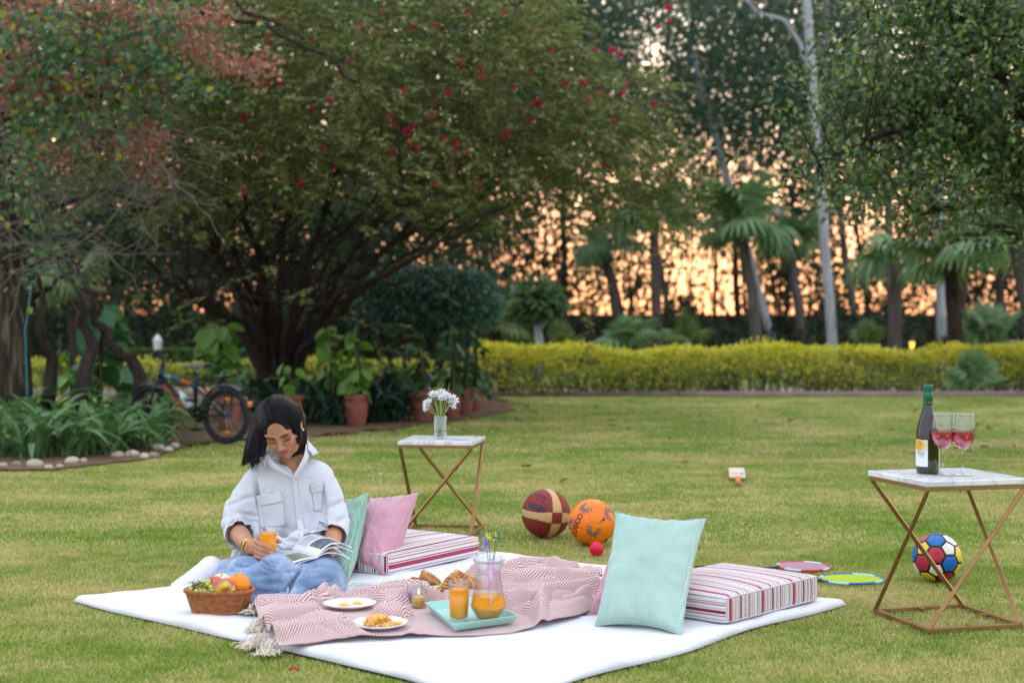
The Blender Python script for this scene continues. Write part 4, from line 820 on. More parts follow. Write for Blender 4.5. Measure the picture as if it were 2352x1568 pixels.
# variegated climber and the big-leaved one on the left
climber(G(505, 965), .55, 1.02, 30, .20, POTH, 'variegated climber with pale streaked leaves behind the bicycle', None, .18)
climber(G(228, 1000), .40, 1.22, 26, .26, BIGL, 'big leaved climber on a trunk at the back of the lily bed', None, .20)
climber(G(165, 985), .30, .75, 14, .16, POTH, 'small climber on a post behind the tripod', None, .10)
climber(G(300, 985), .25, .62, 14, .22, BIGL, 'low big leaved plant beside the front wheel', None, .16, False)
for k, (x, y, s, h) in enumerate(((560, 930, .11, .5), (1100, 930, .10, .45), (930, 950, .12, .55), (1010, 950, .10, .5), (860, 930, .11, .6))):
    climber(G(x, y), .10, h, 30, s, POTD if k % 2 else POTH, ('low green plant behind the rear wheel', 'low dark plant at the end of the pot row', 'low bright plant beside the widest pot', 'low dark plant behind the flower vase', 'low bright plant behind the single clay pot')[k], None, .2, False, 'garden_plant')

# tripod
def build_tripod():
    p = G(140, 968); e = empty('tripod', (p.x, p.y, .0), 0, 'black folding tripod standing behind the lily bed', 'tripod'); m = M('tripod_black', (.014, .014, .017), rough=.4)
    for a in (.4, 2.5, 4.6):
        b = MB(); d = Vector((math.cos(a), math.sin(a), 0)); b.tube([d * .03 + Vector((0, 0, .72)), d * .15 + Vector((0, 0, .36)), d * .28], [.016, .014, .009], 8); b.build('leg', m, e)
    b = MB(); b.tube([(0, 0, .30), (0, 0, 1.0)], .011, 8); b.build('centre_column', m, e); b = MB(); b.lathe([(0, .68), (.035, .68), (.04, .70), (.04, .75), (.03, .77), (0, .77)], 12); b.build('spider', m, e); b = MB(); b.box((0, 0, 1.02), (.06, .06, .07)); b.build('head', m, e)
build_tripod()

# ------------------------------------------------------------------ bicycle
def build_bike():
    rear = G(520, 1021); k = FPX / rear.y; yaw = R(180 - 24); e = empty('bicycle', (rear.x, rear.y, .005), yaw, 'black bicycle with orange and blue decals and a white bottle by the flower bed', 'bicycle')
    # local x: towards the front wheel (viewer's left), z up
    rub = M('tyre_rubber', (.018, .018, .020), rough=.75); blk = M('bike_black', (.014, .015, .018), rough=.35); blu = M('bike_blue', [(.01, .05, .11), (.03, .12, .20)], 20, .35); orn = M('bike_orange', (.55, .06, .012), rough=.4); chrome = M('bike_steel', (.30, .30, .32), rough=.35, metal=.8); gr = M('bike_grey', (.10, .10, .11), rough=.5)
    Rw = .245
    def wheel(x):
        w = empty('wheel', (x, 0, Rw)); w.parent = e
        b = MB(); b.tube([((Rw - .022) * math.cos(2 * PI * i / 48), 0, (Rw - .022) * math.sin(2 * PI * i / 48)) for i in range(48)], .022, 10, closed=True); b.build('tyre', rub, w)
        b = MB(); b.tube([((Rw - .05) * math.cos(2 * PI * i / 48), 0, (Rw - .05) * math.sin(2 * PI * i / 48)) for i in range(48)], .008, 8, closed=True); b.build('rim', blk, w)
        b = MB(); b.tube([(0, -.05, 0), (0, .05, 0)], .016, 10); b.build('hub', blk, w)
        b = MB()
        for i in range(28): a = 2 * PI * i / 28; b.tube([(0, .03 * (-1) ** i, 0), ((Rw - .05) * math.cos(a), 0, (Rw - .05) * math.sin(a))], .0013, 4, False)
        s = b.build('spokes', chrome, w); tag(s, kind='stuff')
        b = MB(); b.box((.0, 0, -(Rw - .10)), (.07, .012, .025)); b.build('spoke_reflector', M('amber', (.7, .25, .02), rough=.3), w); b = MB(); b.box((.0, 0, (Rw - .10)), (.05, .012, .03)); b.build('spoke_reflector', M('amber', (.7, .25, .02), rough=.3), w)
    wheel(0); wheel(.80)
    BBk = Vector((.335, 0, .245)); ST = Vector((.315, 0, .52)); HT = Vector((.675, 0, .66)); HB = Vector((.705, 0, .545)); RH = Vector((0, 0, Rw)); FH = Vector((.80, 0, Rw))
    def tb(name, pts, r, m, n=10): b = MB(); b.tube(pts, r, n); return b.build(name, m, e)
    tb('seat_tube', [BBk, ST, ST + Vector((-.008, 0, .10))], [.019, .018, .014], blk); tt = tb('top_tube', [HB + Vector((-.01, 0, .05)), ST + Vector((0, 0, -.02))], .019, blu); dt = tb('down_tube', [HB + Vector((-.008, 0, .01)), BBk], .023, blk); tb('head_tube', [HB, HT], .022, blk)
    for s in (-.055, .055): tb('seat_stay', [ST, ST + Vector((-.03, s * .8, -.03)), RH + Vector((0, s, 0))], .010, blk); tb('chain_stay', [BBk, BBk + Vector((-.05, s * .8, 0)), RH + Vector((0, s, 0))], .011, blk); tb('fork_blade', [HB, HB + Vector((.01, s, -.04)), FH + Vector((0, s, 0))], [.018, .015, .011], blk)
    def deco(a, b_, t0, t1, r, m, par):
        q = MB(); q.tube([a.lerp(b_, t0), a.lerp(b_, t1)], r, 10); q.build('decal', m, par)
    deco(HB, BBk, .14, .44, .0245, orn, dt); deco(HB, BBk, .52, .90, .0245, orn, dt); deco(HB + Vector((-.01, 0, .05)), ST + Vector((0, 0, -.02)), .60, .85, .0200, orn, tt); deco(HB + Vector((-.01, 0, .05)), ST + Vector((0, 0, -.02)), .12, .30, .0200, M('bike_white', (.16, .24, .30), rough=.4), tt)
    cs = MB(); cs.tube([BBk.lerp(RH + Vector((0, -.055, 0)), .25), BBk.lerp(RH + Vector((0, -.055, 0)), .60)], .0125, 8); cs.build('decal', orn, e); cs = MB(); cs.tube([ST.lerp(RH, .18) + Vector((0, -.045, 0)), ST.lerp(RH, .45) + Vector((0, -.05, 0))], .0115, 8); cs.build('decal', orn, e)
    # saddle
    b = MB()
    def sd(u, v):
        x = -.11 + .25 * v; w = .075 * (1 - v) ** .8 + .018; a = PI * u; return (.30 + x, w * math.cos(a), .655 + .030 * math.sin(a) - .03 * max(0, v - .8) + .012 * (1 - v))
    b.grid(sd, 13, 12); o = b.build('saddle', gr, e); solid(o, .012)
    tb('seat_post', [ST + Vector((-.005, 0, .05)), ST + Vector((-.015, 0, .14))], .0125, chrome)
    # bars
    tb('stem', [HT, HT + Vector((-.01, 0, .06)), HT + Vector((.05, 0, .09))], .014, blk); turn = R(28); c = HT + Vector((.05, 0, .09))
    def br(y, x, z): return c + Vector((x * math.cos(turn) - y * math.sin(turn), x * math.sin(turn) + y * math.cos(turn), z))
    tb('handlebar', [br(-.27, -.05, .05), br(-.12, 0, .03), br(0, 0, 0), br(.12, 0, .03), br(.27, -.05, .05)], .011, blk)
    for s in (-1, 1): tb('grip', [br(s * .17, -.018, .038), br(s * .28, -.052, .052)], .017, rub); tb('brake_lever', [br(s * .16, .02, .03), br(s * .20, .06, .0), br(s * .27, .03, -.01)], .006, chrome, 6)
    # mudguards
    for x, a0, a1, nm in ((0, R(15), R(125), 'rear_mudguard'), (.80, R(35), R(130), 'front_mudguard')):
        b = MB(); rr = Rw + .022; b.grid(lambda u, v: (x - rr * math.cos(PI - (a0 + (a1 - a0) * v)) * -1 * -1, (u - .5) * .062, Rw + (rr + .012 * math.sin(PI * u)) * math.sin(a0 + (a1 - a0) * v)), 7, 18); o = b.build(nm, gr, e); solid(o, .003)
    MB().box((-.24, 0, Rw + .105), (.022, .045, .05)).build('tail_light', M('tail_orange', (.75, .20, .08), rough=.3), e)
    # carrier
    for s in (-.045, .045): tb('carrier_rail', [Vector((.27, s, .545)), Vector((.15, s, .56)), Vector((-.14, s, .605))], .007, blk, 6); tb('carrier_stay', [Vector((-.05, s, .59)), RH + Vector((0, s * 1.3, .02))], .006, blk, 6)
    for t in range(5): tb('carrier_slat', [Vector((.15 - .065 * t, -.045, .562 + .0095 * t)), Vector((.15 - .065 * t, .045, .562 + .0095 * t))], .005, blk, 6)
    # drive
    b = MB(); b.lathe([(.02, -.004), (.068, -.004), (.072, 0), (.068, .004), (.02, .004)], 28, c=BBk + Vector((0, -.045, 0)), mat=Matrix.Rotation(PI / 2, 3, 'X'), close=True); b.build('chainring', blk, e)
    tb('crank', [BBk + Vector((0, -.06, 0)), BBk + Vector((.05, -.07, -.13))], .010, chrome); MB().box(BBk + Vector((.05, -.11, -.135)), (.08, .08, .022)).build('pedal', blk, e); tb('crank', [BBk + Vector((0, .06, 0)), BBk + Vector((-.05, .07, .13))], .010, chrome); MB().box(BBk + Vector((-.05, .11, .135)), (.08, .08, .022)).build('pedal', blk, e)
    b = MB(); b.tube([BBk + Vector((0, -.045, .07)), RH + Vector((0, -.045, .03)), RH + Vector((-.03, -.045, 0)), RH + Vector((0, -.045, -.03)), BBk + Vector((0, -.045, -.07)), BBk + Vector((.07, -.045, 0))], .004, 5, closed=True); b.build('chain', gr, e)
    tb('kickstand', [Vector((.06, -.06, .22)), Vector((.10, -.20, -.005))], .009, chrome)
    # bottle in its cage
    a_ = BBk.lerp(ST, .12) + Vector((.045, 0, .02)); d_ = (Vector((.50, 0, .46)) - a_).normalized(); b = MB(); b.lathe([(0, 0), (.032, 0), (.034, .01), (.034, .12), (.026, .145), (.016, .155), (.018, .18), (.010, .19), (0, .19)], 20, c=a_, mat=d_.to_track_quat('Z', 'Y').to_matrix()); bo = b.build('water_bottle', M('bottle_white', (.58, .64, .66), rough=.4), e)
    tb('bottle_cage', [a_ + Vector((-.02, -.036, .05)), a_ + Vector((.03, -.04, .06)), a_ + Vector((.06, -.036, .05))], .004, blk, 6)
build_bike()
# ------------------------------------------------------------------ things on the mat
def corduroy(name, c, across='X', pitch=.0058, c2=None):
    m, nt, b = new_mat(name); setp(b, .85, .2, sheen=.35)
    t = nt.nodes.new('ShaderNodeUVMap'); t.uv_map = 'UVMap'
    w = nt.nodes.new('ShaderNodeTexWave'); w.wave_type = 'BANDS'; w.bands_direction = across; w.inputs['Scale'].default_value = 0.314 / pitch; w.inputs['Distortion'].default_value = .6; w.inputs['Detail'].default_value = 1
    _lnk(nt, t.outputs[0], w.inputs['Vector'])
    r = ramp(nt, [(0.0, tuple(k * .80 for k in c)), (.55, c)]); _lnk(nt, w.outputs['Fac'], r.inputs[0])
    n2 = tex(nt, 'Noise', 7, 4, .6); r2 = ramp(nt, [(.3, (.90, .90, .91)), (.7, (1.06, 1.05, 1.04))]); _lnk(nt, n2.outputs['Fac'], r2.inputs[0])
    mxn = nt.nodes.new('ShaderNodeMix'); mxn.data_type = 'RGBA'; mxn.blend_type = 'MULTIPLY'; mxn.inputs[0].default_value = 1
    _lnk(nt, r.outputs[0], mxn.inputs[6]); _lnk(nt, r2.outputs[0], mxn.inputs[7]); _lnk(nt, mxn.outputs[2], b.inputs['Base Color'])
    bump(nt, b, w.outputs['Fac'], .7, .0022); return m
def set_uv(me, UV):
    l = me.uv_layers.new(name='UVMap'); vi = np.empty(len(me.loops), np.int32); me.loops.foreach_get('vertex_index', vi); l.data.foreach_set('uv', np.asarray(UV, np.float32)[vi].ravel())
def pillow(name, corners, T, mat, label, seed=0, conc=.11):
    """corners BL, BR, TR, TL in the world; two puffed faces meeting in a seam with pointed corners"""
    bl, br, tr, tl = [np.array(c) for c in corners]; n = 44; t = np.linspace(-1, 1, n); U, V = np.meshgrid(t, t, indexing='ij')
    Uc = U * (1 - conc * (1 - V ** 2) * np.abs(U) ** 3); Vc = V * (1 - conc * (1 - U ** 2) * np.abs(V) ** 3)
    a = (Uc + 1) / 2; b = (Vc + 1) / 2
    Q = ((1 - a) * (1 - b))[..., None] * bl + (a * (1 - b))[..., None] * br + (a * b)[..., None] * tr + ((1 - a) * b)[..., None] * tl
    N = np.cross(br - bl, tl - bl); N /= np.linalg.norm(N); wd = np.linalg.norm(br - bl); hg = np.linalg.norm(tl - bl)
    th = T * (np.clip(1 - U ** 2, 0, 1) * np.clip(1 - V ** 2, 0, 1)) ** .42 * (1 - .18 * V)
    wr = snoise(np.stack([U * 3, V * 3], -1), seed, 3, 1.3); edge = np.exp(-(1 - np.maximum(np.abs(U), np.abs(V))) / .12)
    rad = np.arctan2(V, U); wr2 = np.sin(rad * 17 + 3 * wr) * edge * (1 - edge) * 4
    f = th * (1 + .06 * wr) + .005 * wr2 * (th > 0) + .004 * wr * np.clip(th / T, 0, 1)
    A = Q + N * f[..., None]; B = Q - N * (th * (1 + .05 * wr))[..., None]
    I = np.arange(n * n).reshape(n, n); Fa = np.stack([I[:-1, :-1], I[1:, :-1], I[1:, 1:], I[:-1, 1:]], -1).reshape(-1, 4)
    VV = np.concatenate([A.reshape(-1, 3), B.reshape(-1, 3)]); FF = np.concatenate([Fa, Fa[:, ::-1] + n * n])
    o_ = VV.mean(0).copy(); o_[2] = VV[:, 2].min(); VV = VV - o_
    me = meshof(name, VV, FF); uv = np.stack([a * wd, b * hg], -1).reshape(-1, 2); set_uv(me, np.concatenate([uv, uv]))
    root = link(name, me, mat, loc=o_); tag(root, label, 'cushion')
    seam = MB(); rim = [Q[i, 0] for i in range(n)] + [Q[-1, j] for j in range(1, n)] + [Q[i, -1] for i in range(n - 2, -1, -1)] + [Q[0, j] for j in range(n - 2, 0, -1)]
    seam.tube([p - o_ for p in rim], .0022, 6, closed=True); seam.build('seam', mat, root)
    return root
MINT = corduroy('mint_corduroy', (.43, .62, .53)); PINK = corduroy('pink_corduroy', (.66, .34, .40), across='Y'); SAGE = corduroy('sage_corduroy', (.30, .50, .38))
pillow('cushion', [G(1366, 1437, MATZ), G(1566, 1459, MATZ), P(1622, 1190, 4.98), P(1414, 1174, 4.86)], .075, MINT, 'mint green corduroy cushion standing upright against the striped floor cushion', 1)
pillow('cushion', [G(1345, 1415, MATZ), G(1540, 1410, MATZ), P(1606, 1190, 5.10), P(1420, 1188, 5.02)], .05, PINK, 'pale pink corduroy cushion mostly hidden behind the upright mint cushion', 2)
pillow('cushion', [G(806, 1311, MATZ), G(882, 1324, MATZ), P(962, 1131, 5.86), P(850, 1143, 5.95)], .075, PINK, 'pale pink corduroy cushion leaning on the end of the striped floor cushion', 3)
pillow('cushion', [P(700, 1312, 5.86), G(796, 1337, MATZ), P(847, 1130, 5.74), P(735, 1165, 6.08)], .065, SAGE, 'sage green corduroy cushion squeezed in beside the seated person', 4)

# striped floor cushions
WHT = (.70, .66, .65); BUR = (.25, .025, .06); RED = (.35, .045, .09); TAN = (.55, .24, .13); GRY = (.22, .19, .30); LAV = (.42, .38, .50)
def stripe_mat(name, seq):
    m, nt, b = new_mat(name); setp(b, .9, .15, sheen=.1)
    at = nt.nodes.new('ShaderNodeAttribute'); at.attribute_name = 'stripe'
    fr = nt.nodes.new('ShaderNodeMath'); fr.operation = 'FRACT'; _lnk(nt, at.outputs['Fac'], fr.inputs[0])
    st = []; tot = sum(w for w, c in seq); p = 0
    for w, c in seq: st.append((p / tot, c)); p += w
    r = ramp(nt, st[:32], 'CONSTANT'); _lnk(nt, fr.outputs[0], r.inputs[0]); _lnk(nt, r.outputs[0], b.inputs['Base Color'])
    n = tex(nt, 'Noise', 12, 4); bump(nt, b, n.outputs['Fac'], .25, .012); return m
SM = stripe_mat('striped_canvas', [(10, WHT), (3, BUR), (4, WHT), (2, GRY), (5, WHT), (9, RED), (2, WHT), (2, BUR), (6, WHT), (3, TAN), (3, WHT), (1.5, GRY), (6, WHT), (2, BUR), (3, WHT), (6, BUR), (2, WHT), (2, LAV), (5, WHT), (3, TAN), (2, WHT), (1.5, GRY), (7, WHT), (4, RED), (3, WHT), (1.5, BUR), (5, WHT), (2, TAN), (4, WHT), (1.5, GRY)])
def box_cushion(label, A, C, D, z0, H, along, rep):
    """A, C, D: three top corners on the plan (A->C long, C->D short); along='s': stripes cross the long side"""
    A = Vector((A[0], A[1], 0)); C = Vector((C[0], C[1], 0)); D = Vector((D[0], D[1], 0)); e1 = C - A; L = e1.length; e1.normalize(); e2 = Vector((-e1.y, e1.x, 0)); 
    if e2.dot(D - C) < 0: e2 = -e2
    W = abs(e2.dot(D - C)); V = []; F = []; S = []; n = 22; rd = .016
    def rp(s, t, z):   # round the box and puff it
        q = np.array([s - L / 2, t - W / 2, z - H / 2]); b = np.array([L, W, H]) / 2 - rd; c = np.clip(q, -b, b); v = q - c; l = np.linalg.norm(v)
        q = c + (v / l * rd if l > 1e-9 else v)
        pu = (1 - (2 * q[0] / L) ** 2) * (1 - (2 * q[1] / W) ** 2); zz = q[2] + .014 * pu * (1 if z > H / 2 else 0) * (z / H) + .003 * math.sin(9 * s + 4 * t) * pu
        s1 = 1 + .012 * (1 - (2 * q[2] / H) ** 2)
        return A + e1 * (q[0] * s1 + L / 2) + e2 * (q[1] * s1 + W / 2) + Vector((0, 0, z0 + H / 2 + zz))
    def face(f, g):
        o = len(V)
        for j in range(n):
            for i in range(n): a = f(i / (n - 1), j / (n - 1)); V.append(rp(*a)); S.append(g(*a))
        for j in range(n - 1):
            for i in range(n - 1): F.append((o + j * n + i, o + j * n + i + 1, o + (j + 1) * n + i + 1, o + (j + 1) * n + i))
    wob = lambda s, t: .003 * math.sin(7 * s + 5 * t)
    fs = lambda s, t, z: (s + wob(s, t)) * rep + .13; ft = lambda s, t, z: (t + wob(s, t)) * rep + .5
    fz = lambda s, t, z: (z * 1.0 + wob(s, t)) * rep + .37; fzt = lambda s, t, z: (.0 - (H - z)) * rep + .5
    top = fs if along == 's' else ft
    face(lambda u, v: (u * L, v * W, H), top); face(lambda u, v: (u * L, W - v * W, 0), top)
    face(lambda u, v: (u * L, 0, v * H), fs if along == 's' else fzt); face(lambda u, v: (L - u * L, W, v * H), fs if along == 's' else fzt)
    face(lambda u, v: (0, W - u * W, v * H), fz if along == 's' else ft); face(lambda u, v: (L, u * W, v * H), fz if along == 's' else ft)
    o_ = (A + C) / 2 + e2 * W / 2 + Vector((0, 0, z0)); me = meshof('floor_cushion', [v - o_ for v in V], F); at = me.attributes.new('stripe', 'FLOAT', 'POINT'); at.data.foreach_set('value', np.array(S, np.float32))
    root = link('floor_cushion', me, SM, loc=o_); tag(root, label, 'cushion')
    pm = M('cushion_piping', (.62, .58, .60), rough=.9)
    for z in (.006, H - .006):
        pb = MB(); pts = []
        for (s0, t0, s1, t1) in ((0, 0, L, 0), (L, 0, L, W), (L, W, 0, W), (0, W, 0, 0)):
            for i in range(12): pts.append(rp(s0 + (s1 - s0) * i / 12, t0 + (t1 - t0) * i / 12, z) - o_)
        pb.tube(pts, .0032, 6, closed=True); pb.build('piping', pm, root)
    return root
def g2(x, y, z): p = G(x, y, z); return (p.x, p.y)
box_cushion('striped white and burgundy floor cushion with a pink cushion leaning on its end', g2(893, 1272, .118), g2(1101, 1229, .118), g2(928, 1209, .118), MATZ, .088, 't', 4.6)
box_cushion('striped white and burgundy floor cushion with the upright mint cushion in front', g2(1668, 1369, .125), g2(1880, 1318, .125), g2(1648, 1291, .125), MATZ, .095, 's', 5.2)

# herringbone throw
flats = []   # (x, y, radius, z) spots pressed flat by what stands on them
def flat_at(px, py, r): p = G(px, py, .045); flats.append((p.x, p.y, r)); return p
pl_egg = flat_at(803, 1392, .105); pl_fry = flat_at(871, 1437, .105); pl_sand = flat_at(1062, 1362, .10); tray_c = flat_at(1083, 1424, .20); cand_c = flat_at(962, 1391, .07); cand2 = flat_at(962, 1402, .06)
RIDGES = [([(1090, 1335), (1180, 1348), (1260, 1340), (1345, 1345)], .062, .030), ([(1150, 1395), (1220, 1384), (1290, 1372), (1370, 1360)], .058, .028), ([(1246, 1385), (1238, 1408), (1244, 1432)], .060, .026), ([(1170, 1318), (1240, 1306), (1320, 1318)], .055, .028), ([(1195, 1420), (1225, 1408)], .04, .025), ([(1300, 1395), (1350, 1380)], .05, .025),
          ([(600, 1408), (680, 1400), (742, 1382), (770, 1368)], .055, .022), ([(620, 1438), (720, 1422), (800, 1418), (900, 1402)], .050, .020), ([(735, 1374), (752, 1362)], .055, .022), ([(650, 1466), (740, 1452), (800, 1456)], .044, .019), ([(860, 1372), (920, 1366), (1000, 1378)], .052, .021), ([(920, 1420), (960, 1402), (985, 1386)], .046, .020), ([(930, 1452), (970, 1440)], .030, .020)]
flat_at(790, 1413, .085); flat_at(840, 1404, .05); flat_at(905, 1395, .03)
def blanket_z(x, y):
    p = np.stack([x, y], -1)
    q = np.stack([x * 2.2 + y * 1.1, y * 8.5 - x * 1.6], -1) + .35 * snoise(p * 4, 31, 2, 1.5)[..., None]
    rdg = 1 - np.abs(snoise(q, 21, 2, .85)); z = .006 + .075 * np.clip(rdg - .30, 0, 1) ** 1.3 + .006 * snoise(p * 14, 22, 2, 1.0) + .004
    big = .034 * np.clip(snoise(p * np.array([2.5, 4]), 27, 2, 1.2), 0, 1) * (x > -.05)
    z = np.maximum(z + big, .004)
    for L, hh, ww in RIDGES:
        q = [G(a, b, .05) for a, b in L]; best = np.zeros(np.shape(x))
        for a, b in zip(q[:-1], q[1:]):
            ax_, ay_ = b.x - a.x, b.y - a.y; t = np.clip(((x - a.x) * ax_ + (y - a.y) * ay_) / (ax_ ** 2 + ay_ ** 2), 0, 1); dd = np.hypot(x - a.x - t * ax_, (y - a.y - t * ay_)); best = np.maximum(best, np.exp(-(dd / ww) ** 2))
        z = np.maximum(z * (1 - .6 * best), z * .4 + hh * best)
    for fx, fy, r in flats:
        w = np.clip(1 - (np.hypot(x - fx, y - fy) - r) / .035, 0, 1); w = w * w * (3 - 2 * w); z = z * (1 - w) + .006 * w
    return MATZ + z
def build_blanket():
    bot = [(640, 1478), (700, 1472), (770, 1462), (840, 1456), (930, 1452), (1010, 1452), (1090, 1452), (1170, 1446), (1250, 1426), (1320, 1412), (1362, 1400)]
    top = [(575, 1398), (640, 1378), (720, 1366), (790, 1366), (880, 1356), (950, 1352), (1040, 1352), (1090, 1312), (1180, 1300), (1290, 1306), (1375, 1326)]
    nu, nv = 420, 190; uu = np.linspace(0, 1, nu)
    def pl(L):
        q = np.array([[G(a, b, .045).x, G(a, b, .045).y] for a, b in L]); d = np.r_[0, np.cumsum(np.hypot(*np.diff(q, axis=0).T))]; d /= d[-1]
        return np.stack([np.interp(uu, d, q[:, 0]), np.interp(uu, d, q[:, 1])], 1)
    Bq, Tq = pl(bot), pl(top); v = np.linspace(0, 1, nv)
    Q = Bq[:, None] * (1 - v)[None, :, None] + Tq[:, None] * v[None, :, None]
    wig = snoise(Q * 6, 41, 2, 1.2); ed = np.exp(-np.minimum(v, 1 - v) / .05)[None]
    Q[..., 1] += .018 * wig * ed; Q[..., 0] += .02 * snoise(Q * 7, 42, 2, 1) * np.exp(-np.minimum(uu, 1 - uu) / .03)[:, None]
    z = blanket_z(Q[..., 0], Q[..., 1]); em = np.minimum(np.minimum(v[None], 1 - v[None]) / .05, 1) ; z = MATZ + .004 + (z - MATZ - .004) * (em * .75 + .25)
    VV = np.concatenate([Q, z[..., None]], -1)
    # cloth coordinates: the bunched cloth is longer than the ground it covers
    cu = uu[:, None] * 1.62 + .010 * snoise(Q * 5, 51, 2, 1.2) + .25 * (z - MATZ); cv = v[None] * np.interp(uu, [0, .4, .6, 1], [.55, .62, .9, .95])[:, None] + .010 * snoise(Q * 5, 52, 2, 1.0) + .5 * (z - MATZ)
    I = np.arange(nu * nv).reshape(nu, nv); F = np.stack([I[:-1, :-1], I[1:, :-1], I[1:, 1:], I[:-1, 1:]], -1).reshape(-1, 4)
    me = meshof('throw_blanket', VV.reshape(-1, 3), F); set_uv(me, np.stack([cu, cv], -1).reshape(-1, 2))
    m, nt, b = new_mat('herringbone'); setp(b, .95, .1, sheen=.2)
    uvn = nt.nodes.new('ShaderNodeUVMap'); uvn.uv_map = 'UVMap'; sp = nt.nodes.new('ShaderNodeSeparateXYZ'); _lnk(nt, uvn.outputs[0], sp.inputs[0])
    def mth(op, a, bb=None):
        n = nt.nodes.new('ShaderNodeMath'); n.operation = op
        for i, x in enumerate((a, bb)):
            if x is None: continue
            if isinstance(x, (int, float)): n.inputs[i].default_value = x
            else: _lnk(nt, x, n.inputs[i])
        return n.outputs[0]
    tri = mth('PINGPONG', sp.outputs['Y'], .036); ph = mth('ADD', mth('MULTIPLY', tri, 1.15), sp.outputs['X']); fr = mth('FRACT', mth('DIVIDE', ph, .0120))
    nz = tex(nt, 'Noise', 300, 2); fr2 = mth('ADD', fr, mth('MULTIPLY', mth('SUBTRACT', nz.outputs['Fac'], .5), .22))
    r = ramp(nt, [(.0, (.56, .42, .40)), (.08, (.39, .15, .145)), (.42, (.39, .15, .145)), (.50, (.68, .57, .54)), (.95, (.68, .57, .54))]); _lnk(nt, fr2, r.inputs[0]); _lnk(nt, r.outputs[0], b.inputs['Base Color'])
    bump(nt, b, fr, .35, .002)
    o = link('throw_blanket', me, m); tag(o, 'crumpled red and white herringbone throw with cream tassels under the dishes', 'blanket'); solid(o, .004, 1)
    tm = M('cream_yarn', [(.68, .58, .45), (.82, .73, .60)], 40, .95, .1)
    def tassel(p0, d, n, L, spread, name='tassel'):
        tb = MB()
        for i in range(n):
            a = Vector(p0) + Vector((random.gauss(0, spread * .35), random.gauss(0, spread * .35), random.uniform(0, .012))); dd = Vector((d[0] + random.gauss(0, .45), d[1] + random.gauss(0, .45), 0)).normalized(); pts = []; ln = L * random.uniform(.6, 1.1); ph = random.random() * 6; side = Vector((-dd.y, dd.x, 0))
            for k in range(7):
                t = k / 6; hh = max(.005, (.022 + .012 * math.sin(ph)) * (1 - t) ** .8 + .006 * math.sin(ph + t * 7))
                q = a + dd * (ln * t) + side * (.010 * math.sin(ph * 2 + t * 5)); base = MATZ if in_mat(np.array(q.x), np.array(q.y)) else .012
                pts.append((q.x, q.y, base + hh))
            tb.tube(pts, .0016, 4, caps=False)
        tb.build(name, tm, o)
    for (x, y, d, n, L, s) in ((598, 1462, (-.6, -.75), 70, .06, .035), (625, 1476, (-.25, -1), 60, .055, .03), (600, 1440, (-.8, -.5), 50, .05, .03), (585, 1402, (-1, -.1), 45, .045, .025), (612, 1396, (-.9, .2), 30, .04, .025)):
        tassel(G(x, y, .04), d, n, L, s)
    for (x, y, d, n, L, s) in ((1228, 1318, (-.2, .9), 45, .05, .03), (1262, 1332, (.3, -.8), 60, .07, .035), (1290, 1345, (.4, -.9), 45, .06, .03), (1215, 1312, (-.9, .3), 30, .04, .02)):
        p = G(x, y, .06); p.z += .015; tassel(p, d, n, L, s)
build_blanket()

# crockery
CHINA = M('white_china', (.80, .80, .80), rough=.12, spec=.5, coat=.3)
def plate(p, r, label):
    z = MATZ + .0105; e = empty('plate', (p.x, p.y, z), 0, label, 'plate', None)
    b = MB(); b.lathe([(0, 0), (r * .55, 0), (r * .62, .003), (r * .8, .010), (r, .017), (r * 1.0, .0195), (r * .97, .0195), (r * .79, .0125), (r * .62, .0065), (r * .58, .005), (0, .005)], 40)
    b.build('dish', CHINA, e); return e, z
e1, zp = plate(pl_egg, .088, 'white oval plate with two fried eggs on the throw')
e1.scale = (1.05, .95, 1)
e2, _ = plate(pl_fry, .092, 'white plate heaped with golden potato fries on the throw')
e3, _ = plate(pl_sand, .092, 'white plate under the toasted sandwich halves behind the juice glass')
pl_s2 = G(985, 1349, MATZ); e4 = plate(Vector((pl_s2.x, pl_s2.y, MATZ)), .088, 'white plate holding a toasted sandwich and cucumber beside the throw')[0]; e4.location.z = MATZ + .002
# fried eggs
eggw = M('egg_white', [(.82, .80, .74), (.84, .83, .80)], 60, .3, sss=.2); yolk = M('egg_yolk', [(.80, .34, .02), (.85, .45, .04)], 40, .25, coat=.3); crisp = M('egg_crisp', [(.50, .24, .06), (.70, .52, .28)], 60, .5)
def egg(dx, dy, r, a, yx, yy):
    e = empty('fried_egg', (pl_egg.x + dx, pl_egg.y + dy, zp + .0065), a, None, 'egg', 'fried eggs on the white plate'); e['label'] = 'fried egg with an orange yolk on the white plate'
    def ol(u): return r * (1 + .14 * math.sin(2 * PI * u * 3 + a) + .07 * math.sin(2 * PI * u * 7))
    b = MB(); b.grid(lambda u, v: (ol(u) * v * math.cos(2 * PI * u) * 1.25, ol(u) * v * math.sin(2 * PI * u), .0045 * (1 - v ** 4) + .001 * math.sin(u * 40) * v), 40, 8, closeu=True); b.build('white', eggw, e)
    b = MB(); b.grid(lambda u, v: (ol(u) * (1 + .05 * v) * math.cos(2 * PI * u) * 1.25, ol(u) * (1 + .05 * v) * math.sin(2 * PI * u), .0012 * (1 - v)), 40, 3, closeu=True); b.build('crisp_edge', crisp, e)
    b = MB(); b.ball((yx, yy, .004), (.020, .017, .009), 20, 10); b.build('yolk', yolk, e)
egg(-.022, -.018, .036, .5, .006, .0); egg(.030, .015, .036, 2.1, .002, .004)
